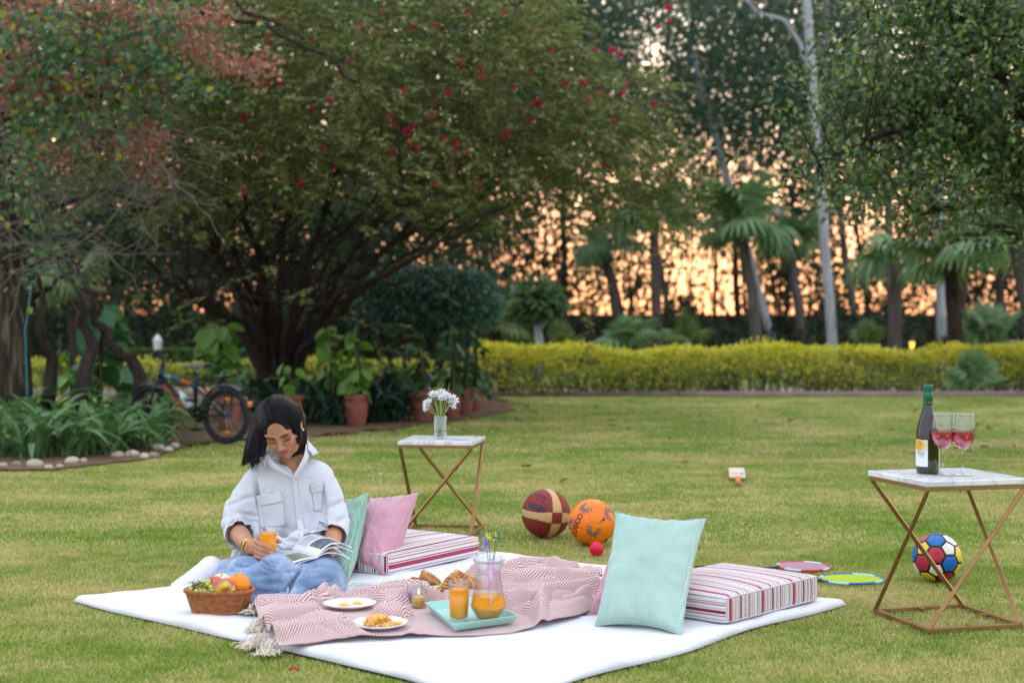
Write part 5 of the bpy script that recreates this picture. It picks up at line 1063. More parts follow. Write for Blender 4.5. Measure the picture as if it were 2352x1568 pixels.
# fries
fry_ms = [M('fry_a', [(.72, .40, .10), (.85, .55, .18)], 30, .5), M('fry_b', [(.66, .30, .05), (.82, .48, .12)], 30, .5)]
for i in range(34):
    a = random.uniform(0, PI); L = random.uniform(.035, .062); lay = i // 12
    rr = .045 * (1 - lay * .28) * math.sqrt(random.random()); th = random.random() * 2 * PI; w = random.uniform(.0095, .013)
    b = MB(); c = random.uniform(-.006, .006); pts = [(L * (t - .5), c * math.sin(PI * t), .003 * math.sin(PI * t)) for t in (0, .05, .3, .5, .7, .95, 1)]
    b.tube(pts, [w * .3, w * .55, w * .62, w * .6, w * .62, w * .52, w * .3], 6)
    o = b.build('potato_fry', fry_ms[i % 2], None, loc=(pl_fry.x + rr * math.cos(th) * 1.15, pl_fry.y + rr * math.sin(th) * .8, zp + .012 + lay * .0105), rot=(random.uniform(-.1, .1), random.uniform(-.2, .2), a))
    tag(o, 'golden potato fry in the heap on the white plate', 'fries', 'potato fries on the white plate')
# sandwiches
toast = M('toast', [(.30, .11, .03), (.50, .23, .07), (.72, .45, .20)], 45, .7, bumpv=.4, bscale=120); crumb = M('bread_crumb', [(.62, .42, .20), (.78, .60, .36)], 70, .85, bumpv=.5, bscale=200); filling = M('sandwich_filling', [(.45, .10, .04), (.60, .30, .08), (.35, .30, .08)], 60, .6)
def sandwich(loc, rot, label, s=.075, tilt=(0, 0)):
    e = empty('toasted_sandwich', loc, 0, label, 'sandwich'); e.rotation_euler = (tilt[0], tilt[1], rot)
    def tri(z0, z1, k, name, m, sag=0):
        b = MB(); n = 14; pts = []
        cs = [(-s * .62 * k, -s * .36 * k), (s * .62 * k, -s * .36 * k), (0, s * .62 * k)]; o = []
        for i in range(3):
            p, q = Vector(cs[i]), Vector(cs[(i + 1) % 3])
            for j in range(8):
                t = j / 8; w = p.lerp(q, .08 + .84 * t); o.append(w + (w.normalized() * s * .03 * math.sin(PI * t) + Vector((random.gauss(0, .0005), random.gauss(0, .0005)))))
        nn = len(o); V = []; zz = [z0, z0 + (z1 - z0) * .25, z0 + (z1 - z0) * .75, z1]
        for kz, sc_ in zip(zz, (.93, 1, 1, .93)): V += [(v.x * sc_, v.y * sc_, kz) for v in o]
        F = [tuple(range(nn))[::-1], tuple(3 * nn + j for j in range(nn))]
        for r_ in range(3):
            for j in range(nn): F.append((r_ * nn + j, r_ * nn + (j + 1) % nn, (r_ + 1) * nn + (j + 1) % nn, (r_ + 1) * nn + j))
        b.add(V, F); return b.build(name, m, e, angle=50)
    tri(0, .012, 1, 'bread_slice', [toast]); tri(.012, .018, .93, 'filling', [filling]); tri(.018, .031, 1, 'bread_slice', [toast])
    # grilled stripes
    b = MB()
    for i in range(4): y = -s * .25 + i * s * .17; w = s * .45 * (1 - (y + s * .36) / (s * .98)); b.box((0, y, .0313), (2 * w, .004, .0012))
    b.build('grill_mark', M('grill_mark', (.20, .07, .02), rough=.8), e); return e
zs = MATZ + .014
p = G(955, 1345, zs); sandwich((p.x, p.y, zs - .004), .4, 'toasted sandwich half lying flat on the plate beside the cucumber', tilt=(.05, .1))
p = G(978, 1350, zs); sandwich((p.x, p.y, zs + .018), 2.7, 'toasted sandwich half tilted over the other half next to the cucumber', .085, tilt=(R(48), R(8)))
zs = zp + .008
for (x, y, rz, tl, lb) in ((1030, 1362, .2, (R(58), .2), 'toasted sandwich half with open filling left of the juice glass'), (1052, 1350, 1.2, (R(50), -.2), 'toasted sandwich half behind the juice glass'), (1084, 1364, 2.2, (R(62), .3), 'toasted sandwich half standing between the glass and the pitcher')):
    p = G(x, y, zs); sandwich((p.x, p.y, zs + .022), rz, lb, .078, tl)
cuc = M('cucumber_flesh', [(.55, .68, .28), (.72, .80, .45)], 40, .4, sss=.2); cpeel = M('cucumber_peel', [(.05, .16, .03), (.12, .28, .05)], 50, .4)
for i, (x, y, rz, L) in enumerate(((1012, 1342, .25, .10), (1006, 1349, .05, .09), (1020, 1351, .12, .08))):
    p = G(x, y, MATZ + .02); e = empty('cucumber_stick', (p.x, p.y, MATZ + .019 + .004 * i), rz, 'long cut cucumber slice on the sandwich plate', 'cucumber', 'cucumber slices on the plate')
    b = MB(); b.grid(lambda u, v: (L * (u - .5), .013 * (1 - (2 * u - 1) ** 4) ** .5 * (2 * v - 1), .004 * math.sin(PI * u)), 16, 5); o = b.build('flesh', cuc, e); solid(o, .004)
    b = MB(); b.tube([(L * (t / 15 - .5), .0132 * (1 - (2 * t / 15 - 1) ** 4) ** .5, .004 * math.sin(PI * t / 15) - .002) for t in range(16)], .0025, 5); b.build('peel', cpeel, e)

# tray
tm_ = M('mint_tray', [(.33, .58, .50), (.36, .62, .54)], 5, .4, .4)
def build_tray():
    c = [G(975, 1391, .06), G(1040, 1453, .046), G(1192, 1432, .046), G(1098, 1377, .06)]     # back-left, near-left, near-right, back-right
    ctr = sum(c, Vector()) / 4; ctr.z = MATZ + .015; q = [Vector((v.x, v.y, 0)) - Vector((ctr.x, ctr.y, 0)) for v in c]
    e = empty('serving_tray', ctr, 0, 'mint green rectangular serving tray carrying the juice glass and pitcher', 'tray')
    def loop(k, z): return [v * k + Vector((0, 0, z)) for v in q]
    rings = [loop(.86, 0), loop(1.0, .028), loop(.975, .0285), loop(.85, .005)]; V = [v for r in rings for v in r]; F = [(0, 1, 2, 3)]
    for i in range(3):
        for j in range(4): F.append((i * 4 + j, (i + 1) * 4 + j, (i + 1) * 4 + (j + 1) % 4, i * 4 + (j + 1) % 4))
    F.append((12, 15, 14, 13)); b = MB(); b.add(V, F); o = b.build('tray_body', tm_, e, smooth=False); bevel(o, .0025, 3)
    return ctr
trc = build_tray()
# drinking glasses, juice
GL = glassmat('clear_glass', (.96, .97, .98), edge=.6); JUICE = M('orange_juice', [(.92, .31, .004), (.96, .37, .010)], 14, .5, .15)
def juice_glass(loc, label, s=1.0, fill=.80, rot=None):
    e = empty('juice_glass', loc, 0, label, 'glass'); H = .125 * s; r0, r1 = .029 * s, .0345 * s
    if rot is not None: e.rotation_euler = rot
    b = MB(); b.lathe([(0, 0), (r0 - .002, 0), (r0, .002), (r1, H - .001), (r1 - .0005, H), (r1 - .0018, H - .0008), (r0 - .0018, .013), (r0 - .006, .010), (0, .0095)], 48); b.build('tumbler', GL, e)
    zt = H * fill; b = MB(); k = lambda z: (r0 + (r1 - r0) * z / H) - .0012
    b.lathe([(0, .0092), (r0 - .006, .0096), (k(.014), .0145), (k(zt), zt), (k(zt) - .002, zt - .001), (0, zt - .0012)], 48); b.build('juice', JUICE, e)
    return e
p = G(1054, 1424, trc.z + .005); juice_glass((p.x, p.y, trc.z + .0055), 'tall glass of orange juice standing on the mint tray', 1.02)
def build_pitcher():
    p = G(1122, 1424, trc.z + .005); e = empty('juice_pitcher', (p.x, p.y, trc.z + .0055), R(18), 'clear faceted glass pitcher half full of orange juice on the tray', 'pitcher')
    prof = [(.034, 0), (.040, .002), (.060, .046), (.0605, .052), (.040, .150), (.0385, .158), (.047, .188), (.050, .200), (.0485, .201), (.045, .188), (.0365, .158), (.038, .149), (.0575, .052), (.057, .047), (.037, .008), (.030, .0075)]
    def fac(prof, nseg=48, facets=8, kf=.55):
        b = MB(); V = []; F = []
        for r, z in prof:
            for j in range(nseg):
                a = 2 * PI * j / nseg; af = (a % (2 * PI / facets)) - PI / facets; f = math.cos(PI / facets) / math.cos(af) if z < .15 else 1; rr = r * (1 + kf * (f - 1))
                if z > .18: rr *= 1 + .16 * max(0, math.cos(a)) ** 10      # pouring lip
                V.append((rr * math.cos(a), rr * math.sin(a), z))
        for i in range(len(prof) - 1):
            for j in range(nseg): F.append((i * nseg + j, i * nseg + (j + 1) % nseg, (i + 1) * nseg + (j + 1) % nseg, (i + 1) * nseg + j))
        F.append(tuple(range(nseg))[::-1]); F.append(tuple((len(prof) - 1) * nseg + j for j in range(nseg))); b.add(V, F); return b
    fac(prof).build('body', GL, e)
    jz = .078; rj = .0575 - (.0575 - .038) * (jz - .052) / (.149 - .052)
    fac([(.030, .0082), (.0372, .0088), (.0573, .0475), (.0577, .052), (rj + .0003, jz), (rj - .002, jz - .001), (.001, jz - .001)]).build('juice', JUICE, e)
    b = MB(); a0 = -1.75
    def hp(r, z): return (r * math.cos(a0), r * math.sin(a0), z)
    b.tube([hp(.040, .172), hp(.052, .176), hp(.064, .168), hp(.068, .150), hp(.068, .120), hp(.068, .085), hp(.066, .070), hp(.060, .062)], [.006, .007, .0075, .008, .008, .0078, .007, .006], 12); b.build('handle', GL, e)
    b = MB(); b.lathe([(.0, .190), (.043, .190), (.0455, .194), (.046, .203), (.040, .212), (.024, .219), (.012, .221), (0, .2215)], 36); b.build('lid', glassmat('frosted_lid', (.93, .93, .97), .25), e)
    b = MB(); b.tube([(-.020, 0, .216), (-.018, 0, .226), (0, 0, .231), (.018, 0, .226), (.020, 0, .216)], .0035, 8); b.build('lid_knob', GL, e)
build_pitcher()
# pink vase with lilac and green sprigs behind the pitcher
def build_sprig():
    p = G(1128, 1372, .045); e = empty('bud_vase', (p.x, p.y, MATZ + .012), 0, 'slim pink bud vase with lilac and lime sprigs behind the pitcher', 'vase')
    b = MB(); b.lathe([(0, 0), (.024, 0), (.027, .01), (.026, .07), (.017, .11), (.014, .135), (.016, .14), (.014, .14), (.0125, .135), (.015, .11), (.024, .07), (.025, .01), (0, .006)], 28); b.build('vase_body', M('pink_ceramic', (.62, .30, .42), rough=.3), e)
    st = M('sprig_stem', (.12, .25, .06), rough=.6); lil = leafmat('lilac_petal', [(.2, (.35, .22, .60)), (.8, (.62, .50, .80))], transl=.3); lim = leafmat('lime_petal', [(.2, (.50, .62, .06)), (.8, (.72, .80, .22))], transl=.3); gl = leafmat('sprig_leaf', [(.2, (.05, .16, .07)), (.8, (.14, .30, .14))], transl=.25)
    for (x, z, m, n, s) in ((-.022, .205, lil, 26, .020), (-.010, .235, lim, 18, .013), (.020, .235, lim, 18, .013), (.024, .215, gl, 12, .026)):
        b = MB(); b.tube([(0, 0, .05), (x * .5, 0, z * .7), (x, 0, z)], .0018, 5); b.build('stem', st, e)
        C = np.array([x, 0, z - .012]) + RNG.normal(size=(n, 3)) * np.array([.35, .35, .6]) * s; V, F = leaves(C, unit(n) + np.array([0, 0, .4]), unit(n), s * .8, s * .6, 'leaf')
        link('blossom' if m is not gl else 'leaf', meshof('blossom', V, F), m, e)
build_sprig()
# candles in glass holders
wax_y = M('yellow_wax', [(.90, .44, .02), (.94, .52, .04)], 10, .5); wax_p = M('purple_wax', (.42, .10, .40), rough=.5, sss=.2)
def candle(p, r, H, wax, fill, label, lit):
    e = empty('candle', (p.x, p.y, MATZ + .0105), 0, label, 'candle')
    b = MB(); b.lathe([(0, 0), (r * .96, 0), (r, .002), (r, H), (r - .0016, H), (r - .0016, .004), (0, .004)], 36); b.build('glass_cup', GL, e)
    b = MB(); b.lathe([(0, .0042), (r - .0018, .0042), (r - .0018, H * fill), (r * .7, H * fill - .001), (0, H * fill - .002)], 30); b.build('wax', wax, e)
    if lit:
        b = MB(); b.tube([(0, 0, H * fill - .002), (.0005, 0, H * fill + .008)], .0009, 6); b.build('wick', M('wick', (.03, .02, .02), rough=.9), e)
        fm, nt, bb = new_mat('flame'); nt.nodes.remove(bb); em = nt.nodes.new('ShaderNodeEmission'); em.inputs[0].default_value = (1, .66, .22, 1); em.inputs[1].default_value = 4; _lnk(nt, em.outputs[0], nt.nodes['Material Output'].inputs[0])
        z = H * fill + .006; b = MB(); b.lathe([(0, z), (.003, z + .003), (.0042, z + .008), (.003, z + .014), (.0012, z + .019), (0, z + .023)], 14); b.build('flame', fm, e)
candle(cand_c, .0262, .062, wax_y, .62, 'lit yellow candle in a small clear glass on the throw', True)
candle(G(953, 1380, .045), .0262, .064, wax_p, .55, 'purple candle in a small clear glass behind the lit yellow one', False)

# flat magazine on the mat
def quad_surface(c, nu, nv, hf):
    """bilinear sheet over corners c00 (u0v0), c10, c11, c01 with height function"""
    return lambda u, v: (c[0] * (1 - u) * (1 - v) + c[1] * u * (1 - v) + c[2] * u * v + c[3] * (1 - u) * v) + Vector((0, 0, hf(u, v)))
def page_layer(name, S, rects, mat, parent, lift):
    b = MB()
    for (u0, u1, v0, v1) in rects: b.grid(lambda u, v: S(u0 + (u1 - u0) * u, v0 + (v1 - v0) * v) + Vector((0, 0, lift)), 10, 10)
    return b.build(name, mat, parent)
def text_on(name, S, txt, u, v, size, aspect, mat, parent, lift, bold=0.0):
    V, F = text_geo(txt, size, bold=bold); b = MB(); b.add([S(u + q.x, v + q.y * aspect) + Vector((0, 0, lift)) for q in V], F); return b.build(name, mat, parent)
PAPER = M('paper', (.78, .79, .80), rough=.35, spec=.5); INK = M('grey_ink', (.22, .22, .25), rough=.6)
def build_flat_magazine():
    c = [G(752, 1368, MATZ + .004), G(868, 1369, MATZ + .004), G(912, 1347, MATZ + .004), G(820, 1339, MATZ + .004)]
    o = sum(c, Vector()) / 4; o.z = MATZ; e = empty('magazine', o, 0, 'closed magazine with a yellow border lying on the mat beside the knees', 'magazine'); c = [v - o for v in c]
    S = quad_surface(c, 20, 20, lambda u, v: .004 + .004 * u * u + .003 * math.sin(PI * v) * u)
    b = MB(); b.grid(lambda u, v: S(u, v), 20, 20); pg = b.build('pages', PAPER, e); solid(pg, .006)
    cov = page_layer('cover', S, [(0, 1, 0, 1)], M('yellow_border', (.80, .45, .02), rough=.3), e, .0008)
    page_layer('cover_panel', S, [(.05, .95, .035, .965)], M('cover_white', [(.66, .72, .78), (.76, .80, .84)], 6, .3), e, .0014)
    text_on('lettering', S, 'NATIONAL', .52, .82, .13, .8, INK, e, .002); text_on('lettering', S, 'GEOGRAPHIC', .52, .70, .12, .8, INK, e, .002)
    text_on('lettering', S, 'The Future of Food', .50, .16, .105, 1.0, M('purple_ink', (.16, .03, .14), rough=.5), e, .002, bold=.002)
    b = MB(); b.grid(lambda u, v: S(.5 + .26 * v * math.cos(2 * PI * u), .43 + .12 * v * math.sin(2 * PI * u)) + Vector((0, 0, .002)), 24, 5, closeu=True)
    b.build('cover_picture', M('plate_picture', [(.32, (.55, .50, .34)), (.48, (.62, .55, .38)), (.52, (.35, .04, .03)), (.66, (.30, .03, .05))], 22, .35), e)
build_flat_magazine()

# fruit basket
def build_basket():
    f = G(494, 1413, MATZ); c = Vector((f.x, f.y + .073, MATZ)); e = empty('fruit_basket', c, 0, 'oval brown wicker basket filled with fruit on the white mat', 'basket')
    wk = M('wicker', [(.26, .075, .022), (.36, .125, .040), (.42, .17, .06)], 60, .45, .4); rows = 12; H = .072
    def el(a, t, off=0): k = .80 + .20 * t ** .8; return Vector(((.112 * k + off) * math.cos(a), (.078 * k + off) * math.sin(a), 0))
    b = MB()
    for i in range(rows):
        t = i / (rows - 1); z = .004 + t * (H - .008); n = 132
        b.tube([el(2 * PI * j / n, t, .0022 * math.cos(PI * j / 2 + PI * (i % 2) + .3)) + Vector((0, 0, z)) for j in range(n)], .0033, 6, closed=True)
    w = b.build('weave', wk, e); tag(w, kind='stuff')
    b = MB()
    for j in range(66):
        a = 2 * PI * (j + .15) / 66; b.tube([el(a, 0) + Vector((0, 0, .001)), el(a, .5) + Vector((0, 0, H * .5)), el(a, 1) + Vector((0, 0, H))], .0019, 5)
    st = b.build('stakes', wk, e); tag(st, kind='stuff')
    b = MB(); b.grid(lambda u, v: el(2 * PI * u, 0) * v + Vector((0, 0, .003)), 32, 4, closeu=True); b.build('base', wk, e)
    for ph in range(3):
        b = MB(); n = 200; b.tube([el(2 * PI * j / n, 1, .004 + .0042 * math.cos(2 * PI * (j * 20 / n) + ph * 2.1)) + Vector((0, 0, H + .002 + .0045 * math.sin(2 * PI * (j * 20 / n) + ph * 2.1))) for j in range(n)], .0036, 6, closed=True); b.build('rim_braid', wk, e)
    b = MB(); n = 132; b.tube([el(2 * PI * j / n, 0, .003 + .001 * math.cos(PI * j / 2)) + Vector((0, 0, .004)) for j in range(n)], .004, 6, closed=True); b.build('foot_ring', wk, e)
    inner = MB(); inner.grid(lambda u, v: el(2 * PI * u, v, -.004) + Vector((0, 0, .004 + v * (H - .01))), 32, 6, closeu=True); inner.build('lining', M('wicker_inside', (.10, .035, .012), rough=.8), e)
    return c, H
bkc, bkH = build_basket()
def apple_mesh(r):
    b = MB(); prof = []
    for i in range(25):
        t = PI * i / 24; rr = r * (math.sin(t) ** .9) * (1 + .05 * math.cos(t)); z = r * .90 * math.cos(t); z -= r * .30 * math.exp(-(t / .34) ** 2); z += r * .20 * math.exp(-((PI - t) / .30) ** 2); prof.append((max(rr, 0), z))
    prof[0] = (0, prof[0][1]); prof[-1] = (0, prof[-1][1]); b.lathe(prof[::-1], 32); return b
def apple_mat(name, blush, yel, lo, hi):
    m, nt, b = new_mat(name); setp(b, .25, .5, coat=.15); t = tex(nt, 'Noise', 26, 5, .6, mapping=((1, 1, .25),)); g = nt.nodes.new('ShaderNodeTexCoord'); sp = nt.nodes.new('ShaderNodeSeparateXYZ'); _lnk(nt, g.outputs['Object'], sp.inputs[0])
    a = nt.nodes.new('ShaderNodeMath'); a.operation = 'MULTIPLY_ADD'; _lnk(nt, sp.outputs['Z'], a.inputs[0]); a.inputs[1].default_value = 14; _lnk(nt, t.outputs['Fac'], a.inputs[2])
    r = ramp(nt, [(lo, blush), (hi, yel)]); _lnk(nt, a.outputs[0], r.inputs[0]); _lnk(nt, r.outputs[0], b.inputs['Base Color']); return m
def apple(px, py, dy, z, r, mat, rot, label, sticker=False):
    p = P(px, py, bkc.y + dy); e = empty('apple', p, 0, label, 'apple'); e.rotation_euler = rot
    apple_mesh(r).build('fruit', mat, e); b = MB(); b.tube([(0, 0, r * .5), (.001, 0, r * .75), (.004, 0, r * .92)], [.0016, .0013, .0018], 6); b.build('stalk', M('stalk', (.10, .05, .02), rough=.8), e)
    return e
dk = M('fruit_core', (.03, .02, .01), rough=.9)
ap1 = apple(518, 1352, -.035, 0, .037, apple_mat('apple_yellow_red', (.46, .06, .05), (.72, .62, .05), .68, .98), (R(98), R(-20), R(8)), 'yellow and red apple with a sticker facing out at the basket rim')
b = MB(); b.grid(lambda u, v: Vector((.0345 * math.sin(.35 + .25 * v * math.cos(2 * PI * u)) , .0, 0)) , 3, 3)
def sticker():
    # oval paper sticker lying on the apple's right front side
    p = P(541, 1358, bkc.y - .06); c = P(518, 1352, bkc.y - .035); n = (p - c).normalized(); p = c + n * .0352; x = n.cross(Vector((0, 0, 1))).normalized(); y = x.cross(n)
    inv = ap1.matrix_basis.inverted()
    for nm, rx, ry, lf, mt in (('sticker', .0075, .0095, .0008, M('sticker_white', (.78, .78, .78), rough=.4)), ('sticker_print', .0042, .005, .0013, M('sticker_red', (.5, .03, .08), rough=.4))):
        b = MB(); b.grid(lambda u, v: inv @ (c + (n * .0352 + x * rx * v * math.cos(2 * PI * u) + y * ry * v * math.sin(2 * PI * u)).normalized() * (.0358 + lf)), 20, 4, closeu=True); b.build(nm, mt, ap1)
sticker()
apple(492, 1346, .012, 0, .036, apple_mat('apple_red', (.30, .015, .022), (.48, .10, .05), .35, .80), (R(30), R(-20), 0), 'dark red apple between the grapes and the sticker apple')
apple(508, 1336, .045, 0, .034, M('apple_pale', [(.75, .52, .28), (.82, .66, .42)], 20, .3), (R(10), 0, 0), 'pale peach coloured apple at the back of the basket')
om = M('orange_peel', [(.80, .22, .005), (.85, .28, .012)], 12, .38, .5, bumpv=.35, bscale=260, bdist=.002)
p = P(548, 1342, bkc.y + .012); oe = empty('orange', p, 0, 'large round orange resting at the right end of the basket', 'orange'); oe.rotation_euler = (R(20), R(-8), 0)
b = MB(); b.ball((0, 0, 0), (.040, .040, .0385), 40, 28); b.build('fruit', om, oe)
b = MB(); b.lathe([(0, .0388), (.004, .0386), (.0055, .0375), (.0025, .0395), (0, .0395)], 12); b.build('stem_scar', M('orange_scar', (.12, .14, .03), rough=.8), oe)
# grapes
def build_grapes():
    e = empty('grape_bunch', (bkc.x - .06, bkc.y - .02, bkc.z + bkH), 0, 'bunch of green grapes with brown stems hanging over the basket rim', 'grapes'); o = e.location
    gm = M('grape_skin', [(.36, .46, .07), (.50, .58, .14), (.42, .48, .10)], 24, .22, .5, sss=.35, coat=.1); sm = M('grape_stem', [(.22, .24, .06), (.16, .07, .05)], 60, .8)
    spots = [(438, 1352), (446, 1346), (455, 1350), (462, 1345), (470, 1349), (476, 1343), (484, 1349), (450, 1358), (461, 1357), (472, 1356), (482, 1358), (489, 1356), (496, 1349), (468, 1364), (478, 1365), (455, 1366), (490, 1366), (498, 1360), (446, 1363), (471, 1336), (462, 1338), (480, 1336), (452, 1342)]
    gmesh = MB().ball((0, 0, 0), (.0090, .0090, .0098), 14, 10).mesh('grape'); gmesh.materials.append(gm)
    for i, (x, y) in enumerate(spots):
        dy = -.050 + .0016 * (1366 - y) + random.uniform(-.006, .006); q = P(x, y, bkc.y + dy); g = link('grape', gmesh, None, e, loc=q - o, rot=(random.uniform(-.6, .6), random.uniform(-.6, .6), 0)); k = random.uniform(.9, 1.12); g.scale = (k, k, k)
    b = MB()
    for i in range(24):
        a = P(random.uniform(440, 478), random.uniform(1338, 1352), bkc.y - .03) - o; d = P(random.uniform(424, 455), random.uniform(1322, 1345), bkc.y - .03) - o if i < 15 else P(random.choice(spots)[0], 1352, bkc.y - .045) - o
        d = a + (d - a) * .6
        b.tube([a, a.lerp(d, .5) + Vector((0, 0, .003)), d], [.0012, .001, .0016], 5)
    b.tube([P(440, 1345, bkc.y - .03) - o, P(460, 1340, bkc.y - .02) - o, P(490, 1362, bkc.y - .055) - o], .0018, 6)
    b.build('stems', sm, e)
build_grapes()
# ------------------------------------------------------------------ side tables
BRASS = M('aged_brass', [(.26, .145, .050), (.36, .20, .075)], 14, .42, .5, metal=.65); 
def marble_mat():
    m, nt, b = new_mat('white_marble'); setp(b, .25, .5)
    t = tex(nt, 'Noise', 7, 8, .65, dist=1.6); r = ramp(nt, [(.30, (.70, .70, .71)), (.44, (.52, .53, .55)), (.49, (.72, .72, .72)), (.62, (.78, .77, .76)), (.70, (.60, .57, .54)), (.76, (.78, .78, .77))]); _lnk(nt, t.outputs['Fac'], r.inputs[0]); _lnk(nt, r.outputs[0], b.inputs['Base Color']); return m
MARBLE = marble_mat()
def side_table(c, side, h, yaw, label, base=1.0):
    e = empty('side_table', (c.x, c.y, 0), yaw, label, 'table'); s = side / 2
    o = MB().box((0, 0, h - .0095), (side, side, .019)).build('marble_top', MARBLE, e, smooth=False); bevel(o, .003, 2)
    q = [(-1, -1), (1, -1), (1, 1), (-1, 1)]; w = .0145; zt = h - .019 - w / 2; si = s - w / 2 - .004; sb = (s * base) - w / 2
    T = [Vector((a * si, b * si, zt)) for a, b in q]; B = [Vector((a * sb, b * sb, w / 2 + .002)) for a, b in q]
    for i in range(4):
        d = (T[(i + 1) % 4] - T[i]).normalized() * w / 2; sg = 1 if i % 2 == 0 else -1
        o = MB().bar(T[i] - d * sg, T[(i + 1) % 4] + d * sg, w).build('top_rail', BRASS, e, smooth=False); bevel(o, .0015, 2)
        d = (B[(i + 1) % 4] - B[i]).normalized() * w / 2
        o = MB().bar(B[i] - d * sg, B[(i + 1) % 4] + d * sg, w).build('base_rail', BRASS, e, smooth=False); bevel(o, .0015, 2)
        o = MB().bar(T[i] - Vector((0, 0, w * .4)), B[i - 1] + Vector((0, 0, w * .4)), w * .95, w * .95, up=(-T[i].y, T[i].x, 0)).build('leg', BRASS, e, smooth=False); bevel(o, .0015, 2)
        md = (B[i] + B[(i + 1) % 4]) / 2; iw = -Vector((md.x, md.y, 0)).normalized()
        MB().box(md + iw * .022 + Vector((0, 0, .004)), (.018, .034, .003), Matrix.Rotation(math.atan2(iw.y, iw.x) - PI / 2, 3, 'Z')).build('bracket', BRASS, e, smooth=False)
    return e
bq = [G(2009, 1407), G(2126, 1456), G(2344, 1440), G(2217, 1397)]; rc = sum(bq, Vector()) / 4
dv_ = (bq[2] - bq[1]) + (bq[3] - bq[0]); RT_YAW = math.atan2(dv_.y, dv_.x); RT_S = .385; RT_H = .502
side_table(rc, RT_S, RT_H, RT_YAW, 'larger marble topped brass side table carrying the wine bottle and glasses', .93)
LT_H = .462; lc = Vector(((1016 - CX) / FPX * 6.98, 6.98, 0)); LT_YAW = R(-8)
side_table(lc, .37, LT_H, LT_YAW, 'smaller marble topped brass side table carrying the vase of white flowers', .96)

# vase of white flowers
def build_vase():
    p = P(1011, 1003, 6.97); e = empty('flower_vase', (p.x, 6.97, LT_H), 0, 'clear glass cylinder vase of white daisies on the smaller side table', 'vase'); H = .112; r = .0315
    b = MB(); b.lathe([(0, 0), (r - .001, 0), (r, .001), (r, H), (r - .0022, H), (r - .0022, .010), (0, .0095)], 40); b.build('glass_cylinder', GL, e)
    wm = glassmat('water', (.93, .96, .93), 0, 1.2, .7); b = MB(); b.lathe([(0, .0098), (r - .003, .0102), (r - .003, .034), (0, .034)], 32); b.build('water', wm, e)
    stm = M('flower_stem', [(.20, .30, .07), (.34, .42, .14)], 40, .5); pet = leafmat('white_petal', [(.2, (.74, .75, .76)), (.8, (.82, .82, .83))], transl=.35); cen = leafmat('flower_centre', [(.2, (.45, .52, .22)), (.8, (.60, .66, .35))])
    heads = [(-.058, .0, .172, -.6), (-.028, -.01, .212, -.2), (.004, .012, .218, .1), (.030, -.012, .205, .2), (.062, .0, .190, .7), (.050, .02, .165, .9), (-.060, .01, .150, -.9), (.012, -.028, .196, .0)]
    for i, (x, y, z, tl) in enumerate(heads):
        b = MB(); b.tube([(x * -.25, y * .3, .012), (x * .1, y * .5, .10), (x * .75, y, z - .02), (x, y, z)], .0023, 6); b.build('stem', stm, e)
        n = 46; lay = np.arange(n) % 3; a = np.arange(n) * 2.39996; el_ = np.array([.25, .65, 1.05])[lay]
        D = np.stack([np.cos(a) * np.cos(el_), np.sin(a) * np.cos(el_), np.sin(el_)], 1); Rm = np.array(Matrix.Rotation(tl, 3, 'Y') @ Matrix.Rotation(.55, 3, 'X')); D = D @ Rm.T
        N = np.cross(D, np.cross(Rm[:, 2], D)); V, F = leaves(np.array([x, y, z]) + D * .004, D, N, np.array([.029, .025, .018])[lay] * (.85 + .3 * RNG.random(n)), .0105, 'leaf', -.1)
        h = link('flower_head', meshof('flower_head', V, F), pet, e)
        MB().ball(np.array([x, y, z]) + Rm[:, 2] * .008, .005, 8, 6).build('centre', cen, h)
    V, F = leaves(np.array([.008, .02, .222]) + RNG.normal(size=(60, 3)) * .008, unit(60), unit(60), .008, .006, 'quad'); link('filler_buds', meshof('filler_buds', V, F), cen, e)
    for x, z, dx in ((-.05, .255, -.012), (-.012, .285, -.006), (.048, .283, .001)):
        b = MB(); b.grid(lambda u, v: ((x - dx * 3) * (v * .9 + .1) + dx * 3 * v * v + (u - .5) * .011 * (1 - v) ** .7 * (v + .3), .01, .02 + (z - .02) * v), 3, 10); o = b.build('blade_leaf', leafmat('blade_leaf', [(.2, (.16, .28, .05)), (.8, (.28, .42, .12))]), e)
build_vase()

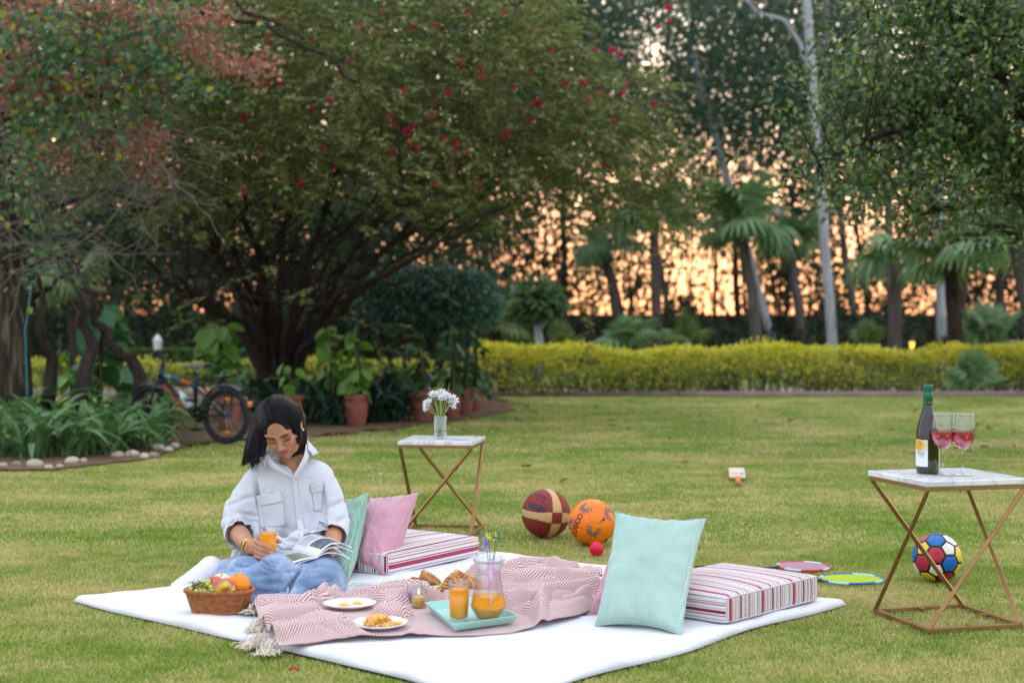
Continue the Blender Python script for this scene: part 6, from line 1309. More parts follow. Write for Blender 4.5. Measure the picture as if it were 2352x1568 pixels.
# wine bottle and glasses
def build_bottle():
    p = P(2131, 1079, rc.y + .03); e = empty('wine_bottle', (p.x, rc.y + .03, RT_H), 0, 'dark green wine bottle with a sun label and green screw cap', 'bottle')
    m, nt, b_ = new_mat('bottle_glass'); setp(b_, .06, .6, coat=.4); t = tex(nt, 'Noise', 8, 2); r = ramp(nt, [(.35, (.008, .009, .004)), (.7, (.035, .034, .006))]); _lnk(nt, t.outputs['Fac'], r.inputs[0]); _lnk(nt, r.outputs[0], b_.inputs['Base Color'])
    b = MB(); b.lathe([(0, .004), (.030, 0), (.0375, .003), (.0392, .010), (.0395, .120), (.0385, .140), (.034, .165), (.027, .190), (.0205, .212), (.0165, .232), (.0150, .250), (.0148, .295), (0, .295)], 56); b.build('body', m, e)
    cp = M('green_cap', [(.008, .13, .06), (.012, .16, .075)], 20, .32, .5, metal=.25); b = MB(); b.lathe([(.0162, .236), (.0162, .280), (.0155, .281), (.0160, .2825)] + [z for k in range(5) for z in ((.0166, .2835 + k * .0035), (.0158, .2855 + k * .0035))] + [(.0160, .303), (.0150, .3055), (0, .306)], 40); b.build('screw_cap', cp, e)
    def wrap(name, V, F, R_, a0, z0, mat, par=None):
        b = MB(); b.add([(R_ * math.sin(a0 + q[0] / R_), -R_ * math.cos(a0 + q[0] / R_), z0 + q[1]) for q in V], F); return b.build(name, mat, par or e)
    def patch(name, a0, a1, z0, z1, mat, R_=.0400, par=None):
        b = MB(); b.grid(lambda u, v: (R_ * math.sin(a0 + (a1 - a0) * u), -R_ * math.cos(a0 + (a1 - a0) * u), z0 + (z1 - z0) * v), 26, 3); return b.build(name, mat, par or e)
    lbl = patch('front_label', R(-155), R(-16), .026, .080, M('label_white', (.74, .76, .80), rough=.5)); patch('label_top', R(-155), R(-16), .0802, .118, M('label_cream', (.68, .70, .42), rough=.5), par=lbl)
    ORA = M('label_orange', [(.75, .30, .02), (.80, .40, .03)], 60, .5); LIN = M('label_line', (.25, .05, .02), rough=.6); BLK = M('label_black', (.03, .03, .04), rough=.6)
    def fan(cx, cz, rx, rz, n=24, wob=None): return [(cx, cz)] + [(cx + rx * math.cos(2 * PI * i / n), cz + rz * math.sin(2 * PI * i / n)) for i in range(n)], [(0, 1 + i, 1 + (i + 1) % n) for i in range(n)]
    a_sun = R(-64)
    for k in range(11):
        a = 2 * PI * k / 11 + .2; pts = []; 
        for t in range(7):
            rr = .011 + .0165 * t / 6; w = .0036 * (1 - t / 6) + .0005; bend = .35 * math.sin(t * 1.4 + k)
            for sgn in (-1, 1): pts.append((rr * math.cos(a + bend * .35) - sgn * w * math.sin(a), rr * math.sin(a + bend * .35) * .95 + sgn * w * math.cos(a)))
        wrap('sun_ray', [(x, z) for x, z in pts], [(2 * i, 2 * i + 1, 2 * i + 3, 2 * i + 2) for i in range(6)], .0403, a_sun, .099, ORA, lbl)
    V, F = fan(0, 0, .0125, .0150); wrap('sun_outline', V, F, .0404, a_sun, .099, LIN, lbl); V, F = fan(0, 0, .0117, .0142); wrap('sun_face', V, F, .0406, a_sun, .099, ORA, lbl)
    for x, z, rx, rz in ((-.004, .003, .0018, .0008), (.004, .003, .0018, .0008), (0, -.006, .003, .0006), (0, -.001, .0008, .003)): V, F = fan(x, z, rx, rz, 10); wrap('sun_feature', V, F, .0408, a_sun, .099, LIN, lbl)
    V, F = text_geo('SULA', .0125); wrap('lettering', V, F, .0403, R(-52), .0735, BLK, lbl)
    for k, s_ in enumerate(('VINEYARDS', 'NASHIK')): V, F = text_geo(s_, .0052); wrap('lettering', V, F, .0403, R(-50), .066 - .006 * k, BLK, lbl)
    bl = patch('back_label', R(48), R(112), .026, .100, M('label_yellow', [(.60, .56, .26), (.68, .64, .34)], 30, .5))
    for k in range(9): patch('print_line', R(56), R(104), .036 + k * .0066, .0368 + k * .0066, M('label_print', (.25, .22, .08), rough=.6), .0403, bl)
    V, F = text_geo('SULA', .0085); 
    for a0 in (R(22), R(-75)): wrap('cap_lettering', V, F, .0164, a0, .245, M('gold_print', (.45, .36, .12), rough=.4))
build_bottle()
WINE = M('rose_wine', [(.62, .008, .07), (.72, .015, .10)], 10, .08, .5, sss=.25, coat=.3)
def wine_mat():
    m, nt, b = new_mat('rose_wine_clear'); setp(b, .02, .5, trans=.6, ior=1.33); b.inputs['Base Color'].default_value = (.80, .015, .10, 1); return m
WINE = wine_mat()
def wine_glass(px, py, Y, label):
    p = P(px, py, Y); e = empty('wine_glass', (p.x, Y, RT_H), 0, label, 'wine glass')
    bowl = [(.0035, .088), (.012, .092), (.028, .105), (.038, .124), (.0415, .142), (.0405, .165), (.0365, .200), (.0355, .211)]
    inn = [(r - .0012, z + .0008) for r, z in bowl[::-1]][:-1] + [(0, .0925)]
    b = MB(); b.lathe([(0, .0005), (.034, .0005), (.035, .0018), (.026, .004), (.010, .010), (.0048, .020), (.0036, .045), (.0034, .075)] + bowl + inn, 48); b.build('glass', GL, e)
    b = MB(); b.lathe([(0, .0932), (.010, .0935), (.0262, .1065), (.0362, .1248), (.0397, .1405), (.0400, .150), (.0390, .1495), (0, .1495)], 40); b.build('wine', WINE, e)
wine_glass(2166, 1089, rc.y - .035, 'stemmed glass of rose wine right beside the wine bottle'); wine_glass(2212, 1092, rc.y - .05, 'stemmed glass of rose wine standing farther from the bottle')

# ------------------------------------------------------------------ balls
def phi_pts():
    g = (1 + 5 ** .5) / 2; V = [Vector(v).normalized() for v in [(0, s1, s2 * g) for s1 in (-1, 1) for s2 in (-1, 1)] + [(s1, s2 * g, 0) for s1 in (-1, 1) for s2 in (-1, 1)] + [(s2 * g, 0, s1) for s1 in (-1, 1) for s2 in (-1, 1)]]
    from itertools import combinations
    L = min((a - b).length for a, b in combinations(V, 2)) * 1.05
    T = [t for t in combinations(range(12), 3) if all((V[a] - V[b]).length < L for a, b in combinations(t, 2))]
    return V, T
def soccer_faces():
    """pentagon and hexagon outlines of a truncated icosahedron on the unit sphere"""
    V, T = phi_pts(); nb = {i: set() for i in range(12)}
    for t in T:
        for a in t: nb[a] |= set(t) - {a}
    def tp(a, b): return (V[a] * 2 + V[b]) / 3
    out = []
    for i in range(12): out.append(('pent', V[i], [tp(i, j) for j in nb[i]]))
    for t in T: out.append(('hex', (V[t[0]] + V[t[1]] + V[t[2]]).normalized(), [tp(a, b) for a in t for b in t if a != b]))
    res = []
    for k, c, pts in out:
        c = c.normalized(); x = (pts[0] - c * pts[0].dot(c)).normalized(); y = c.cross(x); pts = sorted(pts, key=lambda p: math.atan2(p.dot(y), p.dot(x))); res.append((k, c, pts))
    return res
def panel(c, pts, r, inset, puff, sub=5):
    """one curved panel with rounded sunken edge"""
    b = MB(); n = len(pts); ring = []
    for i in range(n):
        for j in range(6): ring.append(pts[i].lerp(pts[(i + 1) % n], j / 6))
    cen = sum(pts, Vector()) / n; levels = [(1 - inset * .8 if inset > .1 else 1 - inset * .35, -puff * 1.2), (1 - inset, -.1 * puff), (1 - inset * (1.25 if inset > .1 else 2), puff * .6), (.62, puff * .9), (.3, puff)]
    V = [(cen.lerp(q, k)).normalized() * (r + h) for k, h in levels for q in ring] + [cen.normalized() * (r + puff)]; m = len(ring); F = []
    for l in range(len(levels) - 1):
        for j in range(m): F.append((l * m + j, l * m + (j + 1) % m, (l + 1) * m + (j + 1) % m, (l + 1) * m + j))
    for j in range(m): F.append(((len(levels) - 1) * m + j, (len(levels) - 1) * m + (j + 1) % m, len(V) - 1))
    b.add(V, F); return b
def on_sphere(b, V, F, r, c, up):
    """lay flat shape V (x right, y up) on the sphere about direction c"""
    V, F = refine(V, F, 2); c = c.normalized(); x = up.cross(c).normalized(); y = c.cross(x); b.add([((c + x * (q[0] / r) + y * (q[1] / r)).normalized()) * r for q in V], F); return b
def cam_dir(o): return (Vector((0, 0, CAM_H)) - o).normalized()
def dirpx(o, r, px, py):
    """unit direction from ball centre o to where pixel (px,py) meets the ball"""
    d = ray(px, py).normalized(); L = o - _E; t = L.dot(d); h2 = max(0, r * r - (L.length_squared - t * t)); q = _E + d * (t - math.sqrt(h2)); return (q - o).normalized()
def build_multi():
    r = .0955; o = P(2152, 1279, 5.62); o.z = r; e = empty('ball', o - Vector((0, 0, r)), 0, 'black ball with red, blue, yellow and white hexagon patches', 'ball'); Rm = Matrix.Rotation(.5, 3, 'X') @ Matrix.Rotation(.25, 3, 'Z') @ Matrix.Rotation(.15, 3, 'Y'); up = Vector((0, 0, r))
    blk = M('ball_black', (.012, .012, .018), rough=.35); MB().ball(up, r - .0004, 48, 32).build('shell', blk, e)
    cols = [M('ball_red', (.42, .02, .045), rough=.3), M('ball_blue', (.01, .13, .42), rough=.3), M('ball_yellow', (.70, .50, .02), rough=.3), M('ball_white', (.72, .70, .60), rough=.3)]
    done = []; use = [0] * 4; rr = random.Random(4)
    for k, c, pts in sorted(soccer_faces(), key=lambda f: (f[1].z, f[1].x)):
        ban = [q for d, q in done if (d - c).length < .78]; opt = sorted((use[q] + 3 * ban.count(q) + rr.random() * .5, q) for q in range(4)); ci = opt[0][1]; use[ci] += 1; done.append((c, ci))
        b = panel(Rm @ c, [Rm @ p for p in pts], r, .20, .0005); b.V = [tuple(Vector(v) + up) for v in b.V]; b.build('patch', cols[ci], e)
build_multi()
def build_orange_ball():
    r = .108; o = P(1359, 1198, 6.55); o.z = r; e = empty('ball', o - Vector((0, 0, r)), 0, 'bright orange football with black lettering behind the mint cushion', 'ball'); up = Vector((0, 0, r))
    cdir = dirpx(o, r, 1400, 1200); F0 = soccer_faces(); q = F0[0][1].rotation_difference(dirpx(o, r, 1347, 1163)); hx = min((f for f in F0 if f[0] == 'hex'), key=lambda f: (q @ f[1] - dirpx(o, r, 1380, 1196)).length)
    # turn about the pentagon so a hexagon faces the lens at the animal mark
    ax = q @ F0[0][1]; best = None
    for k in range(72):
        q2 = Matrix.Rotation(2 * PI * k / 72, 3, ax); s_ = (q2 @ (q @ hx[1]) - dirpx(o, r, 1383, 1196)).length
        if best is None or s_ < best[0]: best = (s_, q2)
    Rm = best[1] @ q.to_matrix(); om_ = M('orange_leather', [(.82, .17, .004), (.86, .22, .008)], 8, .32, .5)
    MB().ball(up, r - .0012, 48, 32).build('shell', M('orange_seam', (.45, .07, .003), rough=.5), e)
    gry = M('ball_grey_print', (.20, .19, .20), rough=.4); bk = M('ball_black_print', (.02, .012, .012), rough=.4)
    for i, (k, c, pts) in enumerate(F0):
        c = Rm @ c; pts = [Rm @ p for p in pts]; b = panel(c, pts, r, .035, .0005); b.V = [tuple(Vector(v) + up) for v in b.V]; pn = b.build('panel', om_, e)
        if k == 'pent':   # winged grey flashes around each pentagon
            x = (pts[0] - c * pts[0].dot(c)).normalized()
            for j in range(5):
                u = Matrix.Rotation(2 * PI * j / 5, 3, c) @ x
                if (j + i) % 5 > 2: continue
                for m_, kk, hh in ((bk, 1.0, .0010), (gry, .72, .0014)):
                    b = MB()
                    for (x0, w0, y0, y1) in ((-.017, .006, .010, .036), (0, .011, .006, .033), (.017, .006, .010, .036)):
                        cx = x0; yc = (y0 + y1) / 2; hy = (y1 - y0) / 2 * kk; ww = w0 * kk
                        on_sphere(b, [(cx - ww, yc - hy), (cx, yc - hy * .2 - hy * .3), (cx + ww, yc - hy), (cx + ww * .25, yc + hy), (cx - ww * .25, yc + hy)], [(0, 1, 4), (1, 3, 4), (1, 2, 3)], r + hh, c, u)
                    b.V = [tuple(Vector(v) + up) for v in b.V]; b.build('flash', m_, pn)
    V, F = text_geo('COSCO', .040, bold=.0012); b = MB(); d1 = dirpx(o, r, 1322, 1206); d2 = dirpx(o, r, 1334, 1172); d3 = dirpx(o, r, 1318, 1240); base = (d3 - d2).normalized(); upv = d1.cross(base)
    on_sphere(b, V, F, r + .0012, d1, upv); b.V = [tuple(Vector(v) + up) for v in b.V]; b.build('lettering', bk, e)
    # leaping animal mark
    deer = [(-.016, -.010), (-.009, -.003), (-.004, .001), (.002, .003), (.006, .008), (.007, .014), (.010, .009), (.012, .004), (.016, .000), (.010, .001), (.008, -.004), (.014, -.009), (.006, -.005), (.000, -.003), (-.006, -.004), (-.010, -.008)]
    b = MB(); on_sphere(b, deer + [(.002, .000)], [(i, (i + 1) % 16, 16) for i in range(16)], r + .0012, dirpx(o, r, 1384, 1193), Vector((0, 0, 1))); b.V = [tuple(Vector(v) + up) for v in b.V]; b.build('animal_mark', bk, e)
build_orange_ball()
def build_basketball():
    r = .117; o = P(1254, 1178, 6.8); o.z = r; e = empty('ball', o - Vector((0, 0, r)), 0, 'maroon and tan basketball with dark lettering on the lawn', 'ball'); up = Vector((0, 0, r))
    # ball axes: the square where tan bands cross faces right of the lens; horizontal band goes left, the other goes up
    n_ = dirpx(o, r, 1281, 1189); l_ = dirpx(o, r, 1206, 1178); x = (n_.cross((l_ - n_).cross(n_))).normalized(); x = ((l_ - n_ * l_.dot(n_))).normalized(); y = n_.cross(x)
    if y.z < 0: y = -y
    tilt = Matrix.Rotation(0.0, 3, n_); n = 220; 
    m1 = M('basketball_maroon', [(.20, .022, .020), (.25, .032, .026)], 200, .55, .35, bumpv=.35, bscale=420, bdist=.001); m2 = M('basketball_tan', [(.52, .32, .12), (.60, .38, .16)], 200, .55, .35, bumpv=.35, bscale=420, bdist=.001); m3 = M('basketball_seam', (.015, .012, .014), rough=.6)
    th = np.linspace(0, PI, 150); ph = np.linspace(0, 2 * PI, 300, endpoint=False); T, Ph = np.meshgrid(th, ph, indexing='ij')
    A = np.sin(T) * np.cos(Ph); B = np.sin(T) * np.sin(Ph); C = np.cos(T)     # A along n_, B along x, C along y
    s = .235
    # tan band about plane C=0 (narrow away from the square, flaring at it) and about plane B=0
    def band(w, a): return .155 + .085 * np.clip((np.abs(a) - .55) / .42, 0, 1) ** 2
    d1 = np.abs(C) - band(C, A); d2 = np.abs(B) - band(B, A)
    sq = (np.abs(B) < s) & (np.abs(C) < s) & (np.abs(A) > .5)
    rr = np.sqrt(B ** 2 + C ** 2); tanm = ((d1 < 0) | (d2 < 0)) & ~sq
    seam = np.minimum(np.abs(d1), np.abs(d2)); inner = (d1 < 0) & (d2 < 0); seam = np.where(inner, np.minimum(np.abs(np.abs(B) - s), np.abs(np.abs(C) - s)), np.where(tanm, np.where(d1 < 0, np.abs(d1), np.abs(d2)), np.minimum(np.abs(d1) + 9 * (d1 < 0), np.abs(d2) + 9 * (d2 < 0))))
    # curved seam lines from the square's corners dividing the maroon quarters
    t = np.clip((rr - s * 1.41) / .75, 0, 1); dd = np.abs(np.abs(B) - np.abs(C)) / 1.41; seam = np.where(~tanm & ~sq & (rr > s * 1.38), np.minimum(seam, dd), seam)
    hgt = -.0016 * np.clip(1 - seam / .016, 0, 1); mi = np.where(tanm, 1, 0); mi = np.where(seam < .0105, 2, mi)
    ax = np.stack([np.array(n_), np.array(x), np.array(y)]); Q = np.stack([A, B, C], -1) @ ax * (r + hgt)[..., None] + np.array(up)
    I = np.arange(150 * 300).reshape(150, 300); Fq = np.stack([I[:-1], I[1:], np.roll(I, -1, 1)[1:], np.roll(I, -1, 1)[:-1]], -1).reshape(-1, 4)
    me = meshof('skin', Q.reshape(-1, 3), Fq); 
    for q in (m1, m2, m3): me.materials.append(q)
    me.polygons.foreach_set('material_index', mi[:-1].astype(np.int32).ravel()); link('skin', me, None, e)
    ink = M('basketball_print', (.03, .025, .04), rough=.5); gl = M('basketball_print_edge', (.26, .20, .28), rough=.5)
    for txt, sz, pa, pb, bold in (('NIVIA', .038, (1232, 1163), (1247, 1168), .0028), ('Europe', .026, (1240, 1139), (1252, 1144), .001)):
        V, F = text_geo(txt, sz, bold=bold, space=1.08); d = dirpx(o, r, *pa); d2_ = dirpx(o, r, *pb); rt = (d2_ - d); rt = (rt - d * rt.dot(d)).normalized(); upv = d.cross(rt)
        # printed the other way up, so the baseline runs right to left
        b = MB(); on_sphere(b, [(-q.x, -q.y) for q in V], F, r + .0012, d, upv); b.V = [tuple(Vector(v) + up) for v in b.V]; b.build('lettering', ink, e)
build_basketball()
def build_spiky():
    r = .031; o = P(1370, 1260, 6.24); o.z = r + .003; e = empty('spiky_ball', o - Vector((0, 0, o.z)), 0, 'small red rubber ball covered in knobs beside the orange football', 'ball'); rm = M('red_rubber', [(.62, .006, .03), (.72, .01, .05)], 30, .3, .5); up = Vector((0, 0, o.z))
    MB().ball(up, r, 28, 18).build('core', rm, e); b = MB(); n = 150
    for i in range(n):
        z = 1 - 2 * (i + .5) / n; a = i * 2.39996; s = math.sqrt(1 - z * z); d = Vector((s * math.cos(a), s * math.sin(a), z)); b.tube([up + d * r * .97, up + d * (r + .0025), up + d * (r + .0042)], [.0019, .0012, .0006], 6)
    b.build('knobs', rm, e); tag(e.children[1], kind='stuff')
build_spiky()

# ------------------------------------------------------------------ cricket bat
def build_bat():
    a = G(1691, 1075); h = G(1697, 1119); d = (h - a); ang = math.atan2(d.y, d.x); c = G(1694, 1106); e = empty('cricket_bat', (c.x, c.y, .004), ang, 'pale wooden cricket bat with an orange grip lying on the lawn', 'cricket bat')
    wood = M('willow', [(.68, .54, .40), (.76, .63, .50)], 9, .5, mapping=((1, 12, 12),)); L = .60; w = .108
    def prof(s):  # cross section half widths along the blade
        return w / 2 * (1 if s < .95 else 1 - .6 * ((s - .95) / .05) ** 2)
    b = MB(); n = 26; V = []; F = []; k = 8
    for i in range(n):
        s = i / (n - 1); hw = prof(s); bel = .016 + .014 * math.sin(PI * min(1, s * .9 + .1))
        sec = [(-hw, .026), (-hw * .9, .031), (hw * .9, .031), (hw, .026), (hw, .020), (hw * .5, .031 - bel), (-hw * .5, .031 - bel), (-hw, .020)]; V += [(-L + L * s, y, z) for y, z in sec]
    for i in range(n - 1):
        for j in range(k): F.append((i * k + j, (i + 1) * k + j, (i + 1) * k + (j + 1) % k, i * k + (j + 1) % k))
    F += [tuple(range(k)), tuple((n - 1) * k + j for j in range(k))[::-1]]; b.add(V, F); bl = b.build('blade', wood, e, angle=35)
    b = MB(); b.tube([(-.03, 0, .020), (.06, 0, .022), (.20, 0, .021), (.29, 0, .020), (.30, 0, .020)], [.014, .0165, .0165, .019, .017], 16); b.build('grip', M('orange_grip', [(.75, .16, .02), (.80, .24, .04)], 60, .6), e)
    b = MB(); b.lathe([(0, 0), (.012, 0), (.013, -.002)], 16, c=(.3015, 0, .020), mat=Matrix.Rotation(PI / 2, 3, 'Y')); b.build('grip_end', M('grip_end', (.30, .20, .17), rough=.8), e)
    for s0, s1, y0, y1, cc, nm in ((.62, .74, -.9, .15, (.75, .20, .05), 'sticker'), (.60, .80, .3, .95, (.30, .33, .42), 'sticker'), (.76, .86, -.8, .8, (.66, .62, .72), 'sticker')):
        b = MB()
        def f(u, v):
            s = s0 + (s1 - s0) * u; return (-L + L * s, prof(s) * .9 * (y0 + (y1 - y0) * v), .0318)
        b.grid(f, 6, 8); b.build(nm, M('bat_sticker', cc, rough=.4), bl)
build_bat()

# ------------------------------------------------------------------ badminton rackets
def racket(px, py, w, d, ang, frame_c, frame_c2, str_c, label):
    c = G(px, py, .008); e = empty('badminton_racket', (c.x, c.y, .012), ang, label, 'racket'); a, b_ = w / 2, d / 2; n = 64
    fm = MB(); fm2 = MB(); pts = [(a * math.cos(2 * PI * i / n), b_ * math.sin(2 * PI * i / n) * (1 - .06 * math.cos(2 * PI * i / n)), 0) for i in range(n)]
    fm.tube(pts, .0052, 8, closed=True); fo = fm.build('head_frame', M('racket_frame', frame_c, rough=.3, coat=.4), e)
    rsm = M('racket_stripe', frame_c2, rough=.3)
    for i0, i1 in ((4, 13), (24, 30), (36, 44), (52, 58)): MB().tube(pts[i0:i1], .0055, 8).build('frame_stripe', rsm, fo)
    sm = M('racket_string', str_c, rough=.5); sb = MB()
    for k in range(-10, 11):
        t = k / 11; L = math.sqrt(1 - t * t); sb.tube([(a * t, -b_ * L, 0), (a * t, b_ * L, 0)], .0011, 4, False); sb.tube([(-a * L, b_ * t, .0004), (a * L, b_ * t, .0004)], .0011, 4, False)
    so = sb.build('string_bed', sm, e); tag(so, kind='stuff')
    h = MB(); h.tube([(-a, 0, 0), (-a - .05, 0, -.001), (-a - .21, 0, -.002)], [.006, .0042, .0042], 8); h.build('shaft', M('racket_shaft', (.05, .05, .06), rough=.3), e)
    h = MB(); h.tube([(-a - .20, 0, -.001), (-a - .22, 0, .002), (-a - .36, 0, .003), (-a - .365, 0, .003)], [.006, .013, .0135, .010], 10); h.build('grip', M('racket_grip', [(.03, .03, .03), (.06, .05, .05)], 80, .8), e)
racket(1846, 1302, .212, .225, R(10), (.50, .02, .04), (.55, .57, .62), (.55, .33, .38), 'red framed badminton racket behind the striped floor cushion')
racket(1957, 1331, .252, .215, R(12), (.01, .12, .34), (.35, .62, .72), (.55, .68, .05), 'blue framed badminton racket with lime strings beside the floor cushion')
# ------------------------------------------------------------------ seated person
def A3(v): return np.array(v, float)
KP = .956     # how far along the view the person sits
def Pw(x, y, Y): return P(x, y, Y * KP)
def Pn(x, y, Y): return np.array(P(x, y, Y * KP))
HEAD_C = Pn(645, 979, 5.80)
_hr = Matrix.Rotation(R(-12), 3, 'Y') @ Matrix.Rotation(R(-6), 3, 'Z') @ Matrix.Rotation(R(36), 3, 'X')   # roll, yaw, bow: local face looks to -y
HR = np.array(_hr); HS = .925
def HW(p): return HEAD_C + (HR @ (A3(p) * HS))
def HWa(p): return HEAD_C + (np.asarray(p, float) * HS) @ HR.T
NECK0 = HW((0, .035, -.075)); NECK1 = Pn(672, 1072, 5.90)
SH_R = Pn(577, 1104, 5.89); SH_L = Pn(750, 1090, 5.89)
EL_R = Pn(542, 1216, 5.84); EL_L = Pn(771, 1210, 5.84)
WR_R = Pn(574, 1257, 5.565); WR_L = Pn(757, 1266, 5.63)
HIP_R = Pn(612, 1292, 5.93); HIP_L = Pn(702, 1290, 5.93)
KN_R = Pn(636, 1324, 5.40); KN_L = Pn(742, 1328, 5.45)
AN_R = Pn(505, 1314, 5.73); AN_L = np.array(P(520, 1335, 5.26))
SL1 = np.array(P(640, 1333, 5.16)); SL2_ = np.array(P(560, 1336, 5.17))
# glass in the hand
GLS = Pn(616, 1247, 5.505); GR = .0325; GH = .122; GL_BASE = GLS - np.array([0, 0, GH / 2])
def hand_chain_R():
    """right hand: palm left of the glass, four fingers across its near side, thumb round the far side"""
    c = GLS; f = []
    def around(a, z, rr=GR + .0085): return np.array([c[0] + rr * math.sin(a), c[1] - rr * math.cos(a), c[2] + z])
    # a: angle round the glass, 0 = towards the camera, -pi/2 = viewer's left
    for z0, z1, reach, rad in ((.010, -.012, .30, .0088), (-.008, -.030, .62, .0090), (-.026, -.046, .66, .0086), (-.043, -.060, .58, .0076)):
        k = around(-1.75, z0 + .002, GR + .016); m1 = around(-1.05, z0 - .002, GR + .0125); m2 = around(-.25, (z0 + z1) / 2); tip = around(reach * .75, z1)
        f.append(([k, m1, m2, tip], [rad * 1.12, rad * 1.08, rad, rad * .82]))
    th = [around(-2.15, -.018, GR + .02), around(-2.6, -.002, GR + .016), around(2.9, .006, GR + .012), around(1.95, .004, GR + .0095)]
    f.append((th, [.0135, .0115, .0098, .0082])); return f
fing_R = hand_chain_R()
PALM_R = [WR_R, (WR_R * .45 + fing_R[1][0][0] * .55)]
def build_body():
    lo = np.array([HEAD_C[0] - .60, 4.92, .015]); hi = np.array([HEAD_C[0] + .40, 5.90, 1.0])
    B = SDF(lo, hi, .0034)
    # legs, hips and trunk (mostly under the clothes)
    B.chain([HIP_R, KN_R], [.062, .038], .0).chain([HIP_L, KN_L], [.062, .038], .01).chain([KN_R, Pn(575, 1318, 5.55), AN_R], [.034, .034, .028], .006).chain([KN_L, SL1, SL2_, AN_L], [.034, .034, .03, .026], .006)
    B.chain([AN_R, Pn(484, 1310, 5.70), Pn(440, 1336, 5.65)], [.028, .026, .018], .006)
    PEL = (HIP_R + HIP_L) / 2; CH = (SH_R + SH_L) / 2 + np.array([0, 0, -.06])
    B.chain([PEL, PEL * .6 + CH * .4, CH], [.076, .062, .056], .015); B.chain([SH_R + np.array([.02, 0, -.02]), NECK1 + np.array([0, .01, -.03]), SH_L + np.array([-.02, 0, -.02])], [.026, .036, .026], .012)
    B.ell(NECK1 + np.array([0, -.030, -.055]), (.078, .052, .060), .025)
    B.chain([SH_R + np.array([.012, 0, -.03]), EL_R + np.array([.004, -.01, -.004]), WR_R], [.014, .024, .0235], .008).chain([SH_L + np.array([-.012, 0, -.03]), EL_L + np.array([-.004, -.01, -.004]), WR_L], [.014, .024, .0235], .008)
    B.chain([EL_R * .74 + WR_R * .26, EL_R * .5 + WR_R * .5, WR_R], [.036, .034, .0235], .008).chain([EL_L * .74 + WR_L * .26, EL_L * .5 + WR_L * .5, WR_L], [.034, .033, .0235], .008)
    B.chain([NECK0, NECK1], [.043, .048], .02)
    # collar bones
    B.chain([NECK1 + np.array([.012, -.062, -.020]), NECK1 + np.array([.10, -.03, .005])], .008, .012).chain([NECK1 + np.array([-.012, -.062, -.020]), NECK1 + np.array([-.10, -.03, .005])], .008, .012)
    # right hand
    pm = (fing_R[1][0][0] + fing_R[2][0][0]) / 2
    B.chain([WR_R, WR_R * .5 + pm * .5, pm], [.022, .027, .026], .012, flat=((.75, .65, 0), 1.55))
    for pts, rad in fing_R[:4]: B.chain([WR_R * .35 + pts[0] * .65] + pts, [rad[0] * 1.0] + rad, .0018)
    pts, rad = fing_R[4]; B.chain([WR_R * .55 + pts[0] * .45] + pts, [.015] + rad, .006)
    # left hand under the magazine: palm up, fingers reach to the viewer's left
    p0 = WR_L; p1 = Pn(738, 1279, 5.545); B.chain([p0, p1], [.022, .026], .012, flat=((.2, .4, .9), 1.5))
    for i, (x, y, Y) in enumerate(((701, 1283, 5.52), (698, 1289, 5.495), (702, 1293, 5.475), (711, 1296, 5.46))):
        t = Pn(x, y, Y); b = p1 + np.array([-.01, (-.012 + .010 * -i) + .012, -.004 - .002 * i]); m_ = b * .5 + t * .5 + np.array([0, 0, -.006]); B.chain([p1, b, m_, t], [.014, .0095, .0088, .0072], .004)
    B.chain([p1, Pn(752, 1266, 5.50), Pn(740, 1262, 5.47)], [.015, .0105, .008], .005)
    # head
    def E(c, r, k=.012, op='add'): B.ell(HW(c), A3(r) * HS, k, op, rot=HR)
    def Cc(pts, rad, k=.006, op='add'): B.chain([HW(p) for p in pts], [x * HS for x in (rad if isinstance(rad, (list, tuple)) else [rad] * len(pts))], k, op)
    E((0, .014, .034), (.075, .094, .084), .02); E((0, -.028, .040), (.062, .056, .052), .03); E((0, -.026, -.035), (.0605, .060, .072), .03)
    Cc([(.0, -.040, -.080), (0, -.066, -.100)], [.036, .0195], .022)
    for s in (-1, 1):
        E((s * .036, -.055, -.032), (.026, .026, .028), .022)                          # cheek
        Cc([(s * .052, .0, -.055), (s * .030, -.045, -.088)], [.020, .018], .025)         # jaw line
        Cc([(s * .012, -.081, .017), (s * .030, -.080, .0225), (s * .048, -.066, .018)], [.0085, .009, .007], .014)   # brow
        E((s * .031, -.094, -.001), (.0175, .016, .0125), .012, 'sub')                      # socket
        E((s * .031, -.071, -.003), (.0150, .0125, .0115), .006)                            # closed lid
        Cc([(s * .0175, -.0800, -.0085), (s * .031, -.0845, -.0108), (s * .045, -.0755, -.0075)], [.0022, .0028, .0022], .003)
        E((s * .0105, -.0975, -.0375), (.0072, .0090, .0072), .006)                          # nostril wing
        E((s * .0775, .010, -.012), (.009, .020, .030), .008)                                 # ear
    Cc([(0, -.081, .012), (0, -.094, -.012), (0, -.1065, -.033)], [.0075, .0082, .0105], .010)
    for s in (-1, 1): E((s * .0058, -.1035, -.0445), (.0032, .0048, .003), .003, 'sub')
    E((0, -.080, -.064), (.026, .016, .018), .014)
    Cc([(-.0225, -.0830, -.0605), (-.009, -.0935, -.0590), (0, -.0945, -.0602), (.009, -.0935, -.0590), (.0225, -.0830, -.0605)], [.0024, .0046, .0042, .0046, .0024], .004)
    Cc([(-.0200, -.0830, -.0632), (0, -.0925, -.0695), (.0200, -.0830, -.0632)], [.003, .0062, .003], .004)
    Cc([(-.0245, -.0880, -.0612), (-.009, -.1000, -.0638), (0, -.1010, -.0645), (.009, -.1000, -.0638), (.0245, -.0880, -.0612)], .0016, .002, 'sub')
    V, F = B.extract(); V = smooth_mesh(V, F, 1, .45)
    me = meshof('person_body', V, F)
    # colour of lips, lids and nails as a skin attribute
    L = (V - HEAD_C) @ HR / HS; x, y, z = L.T
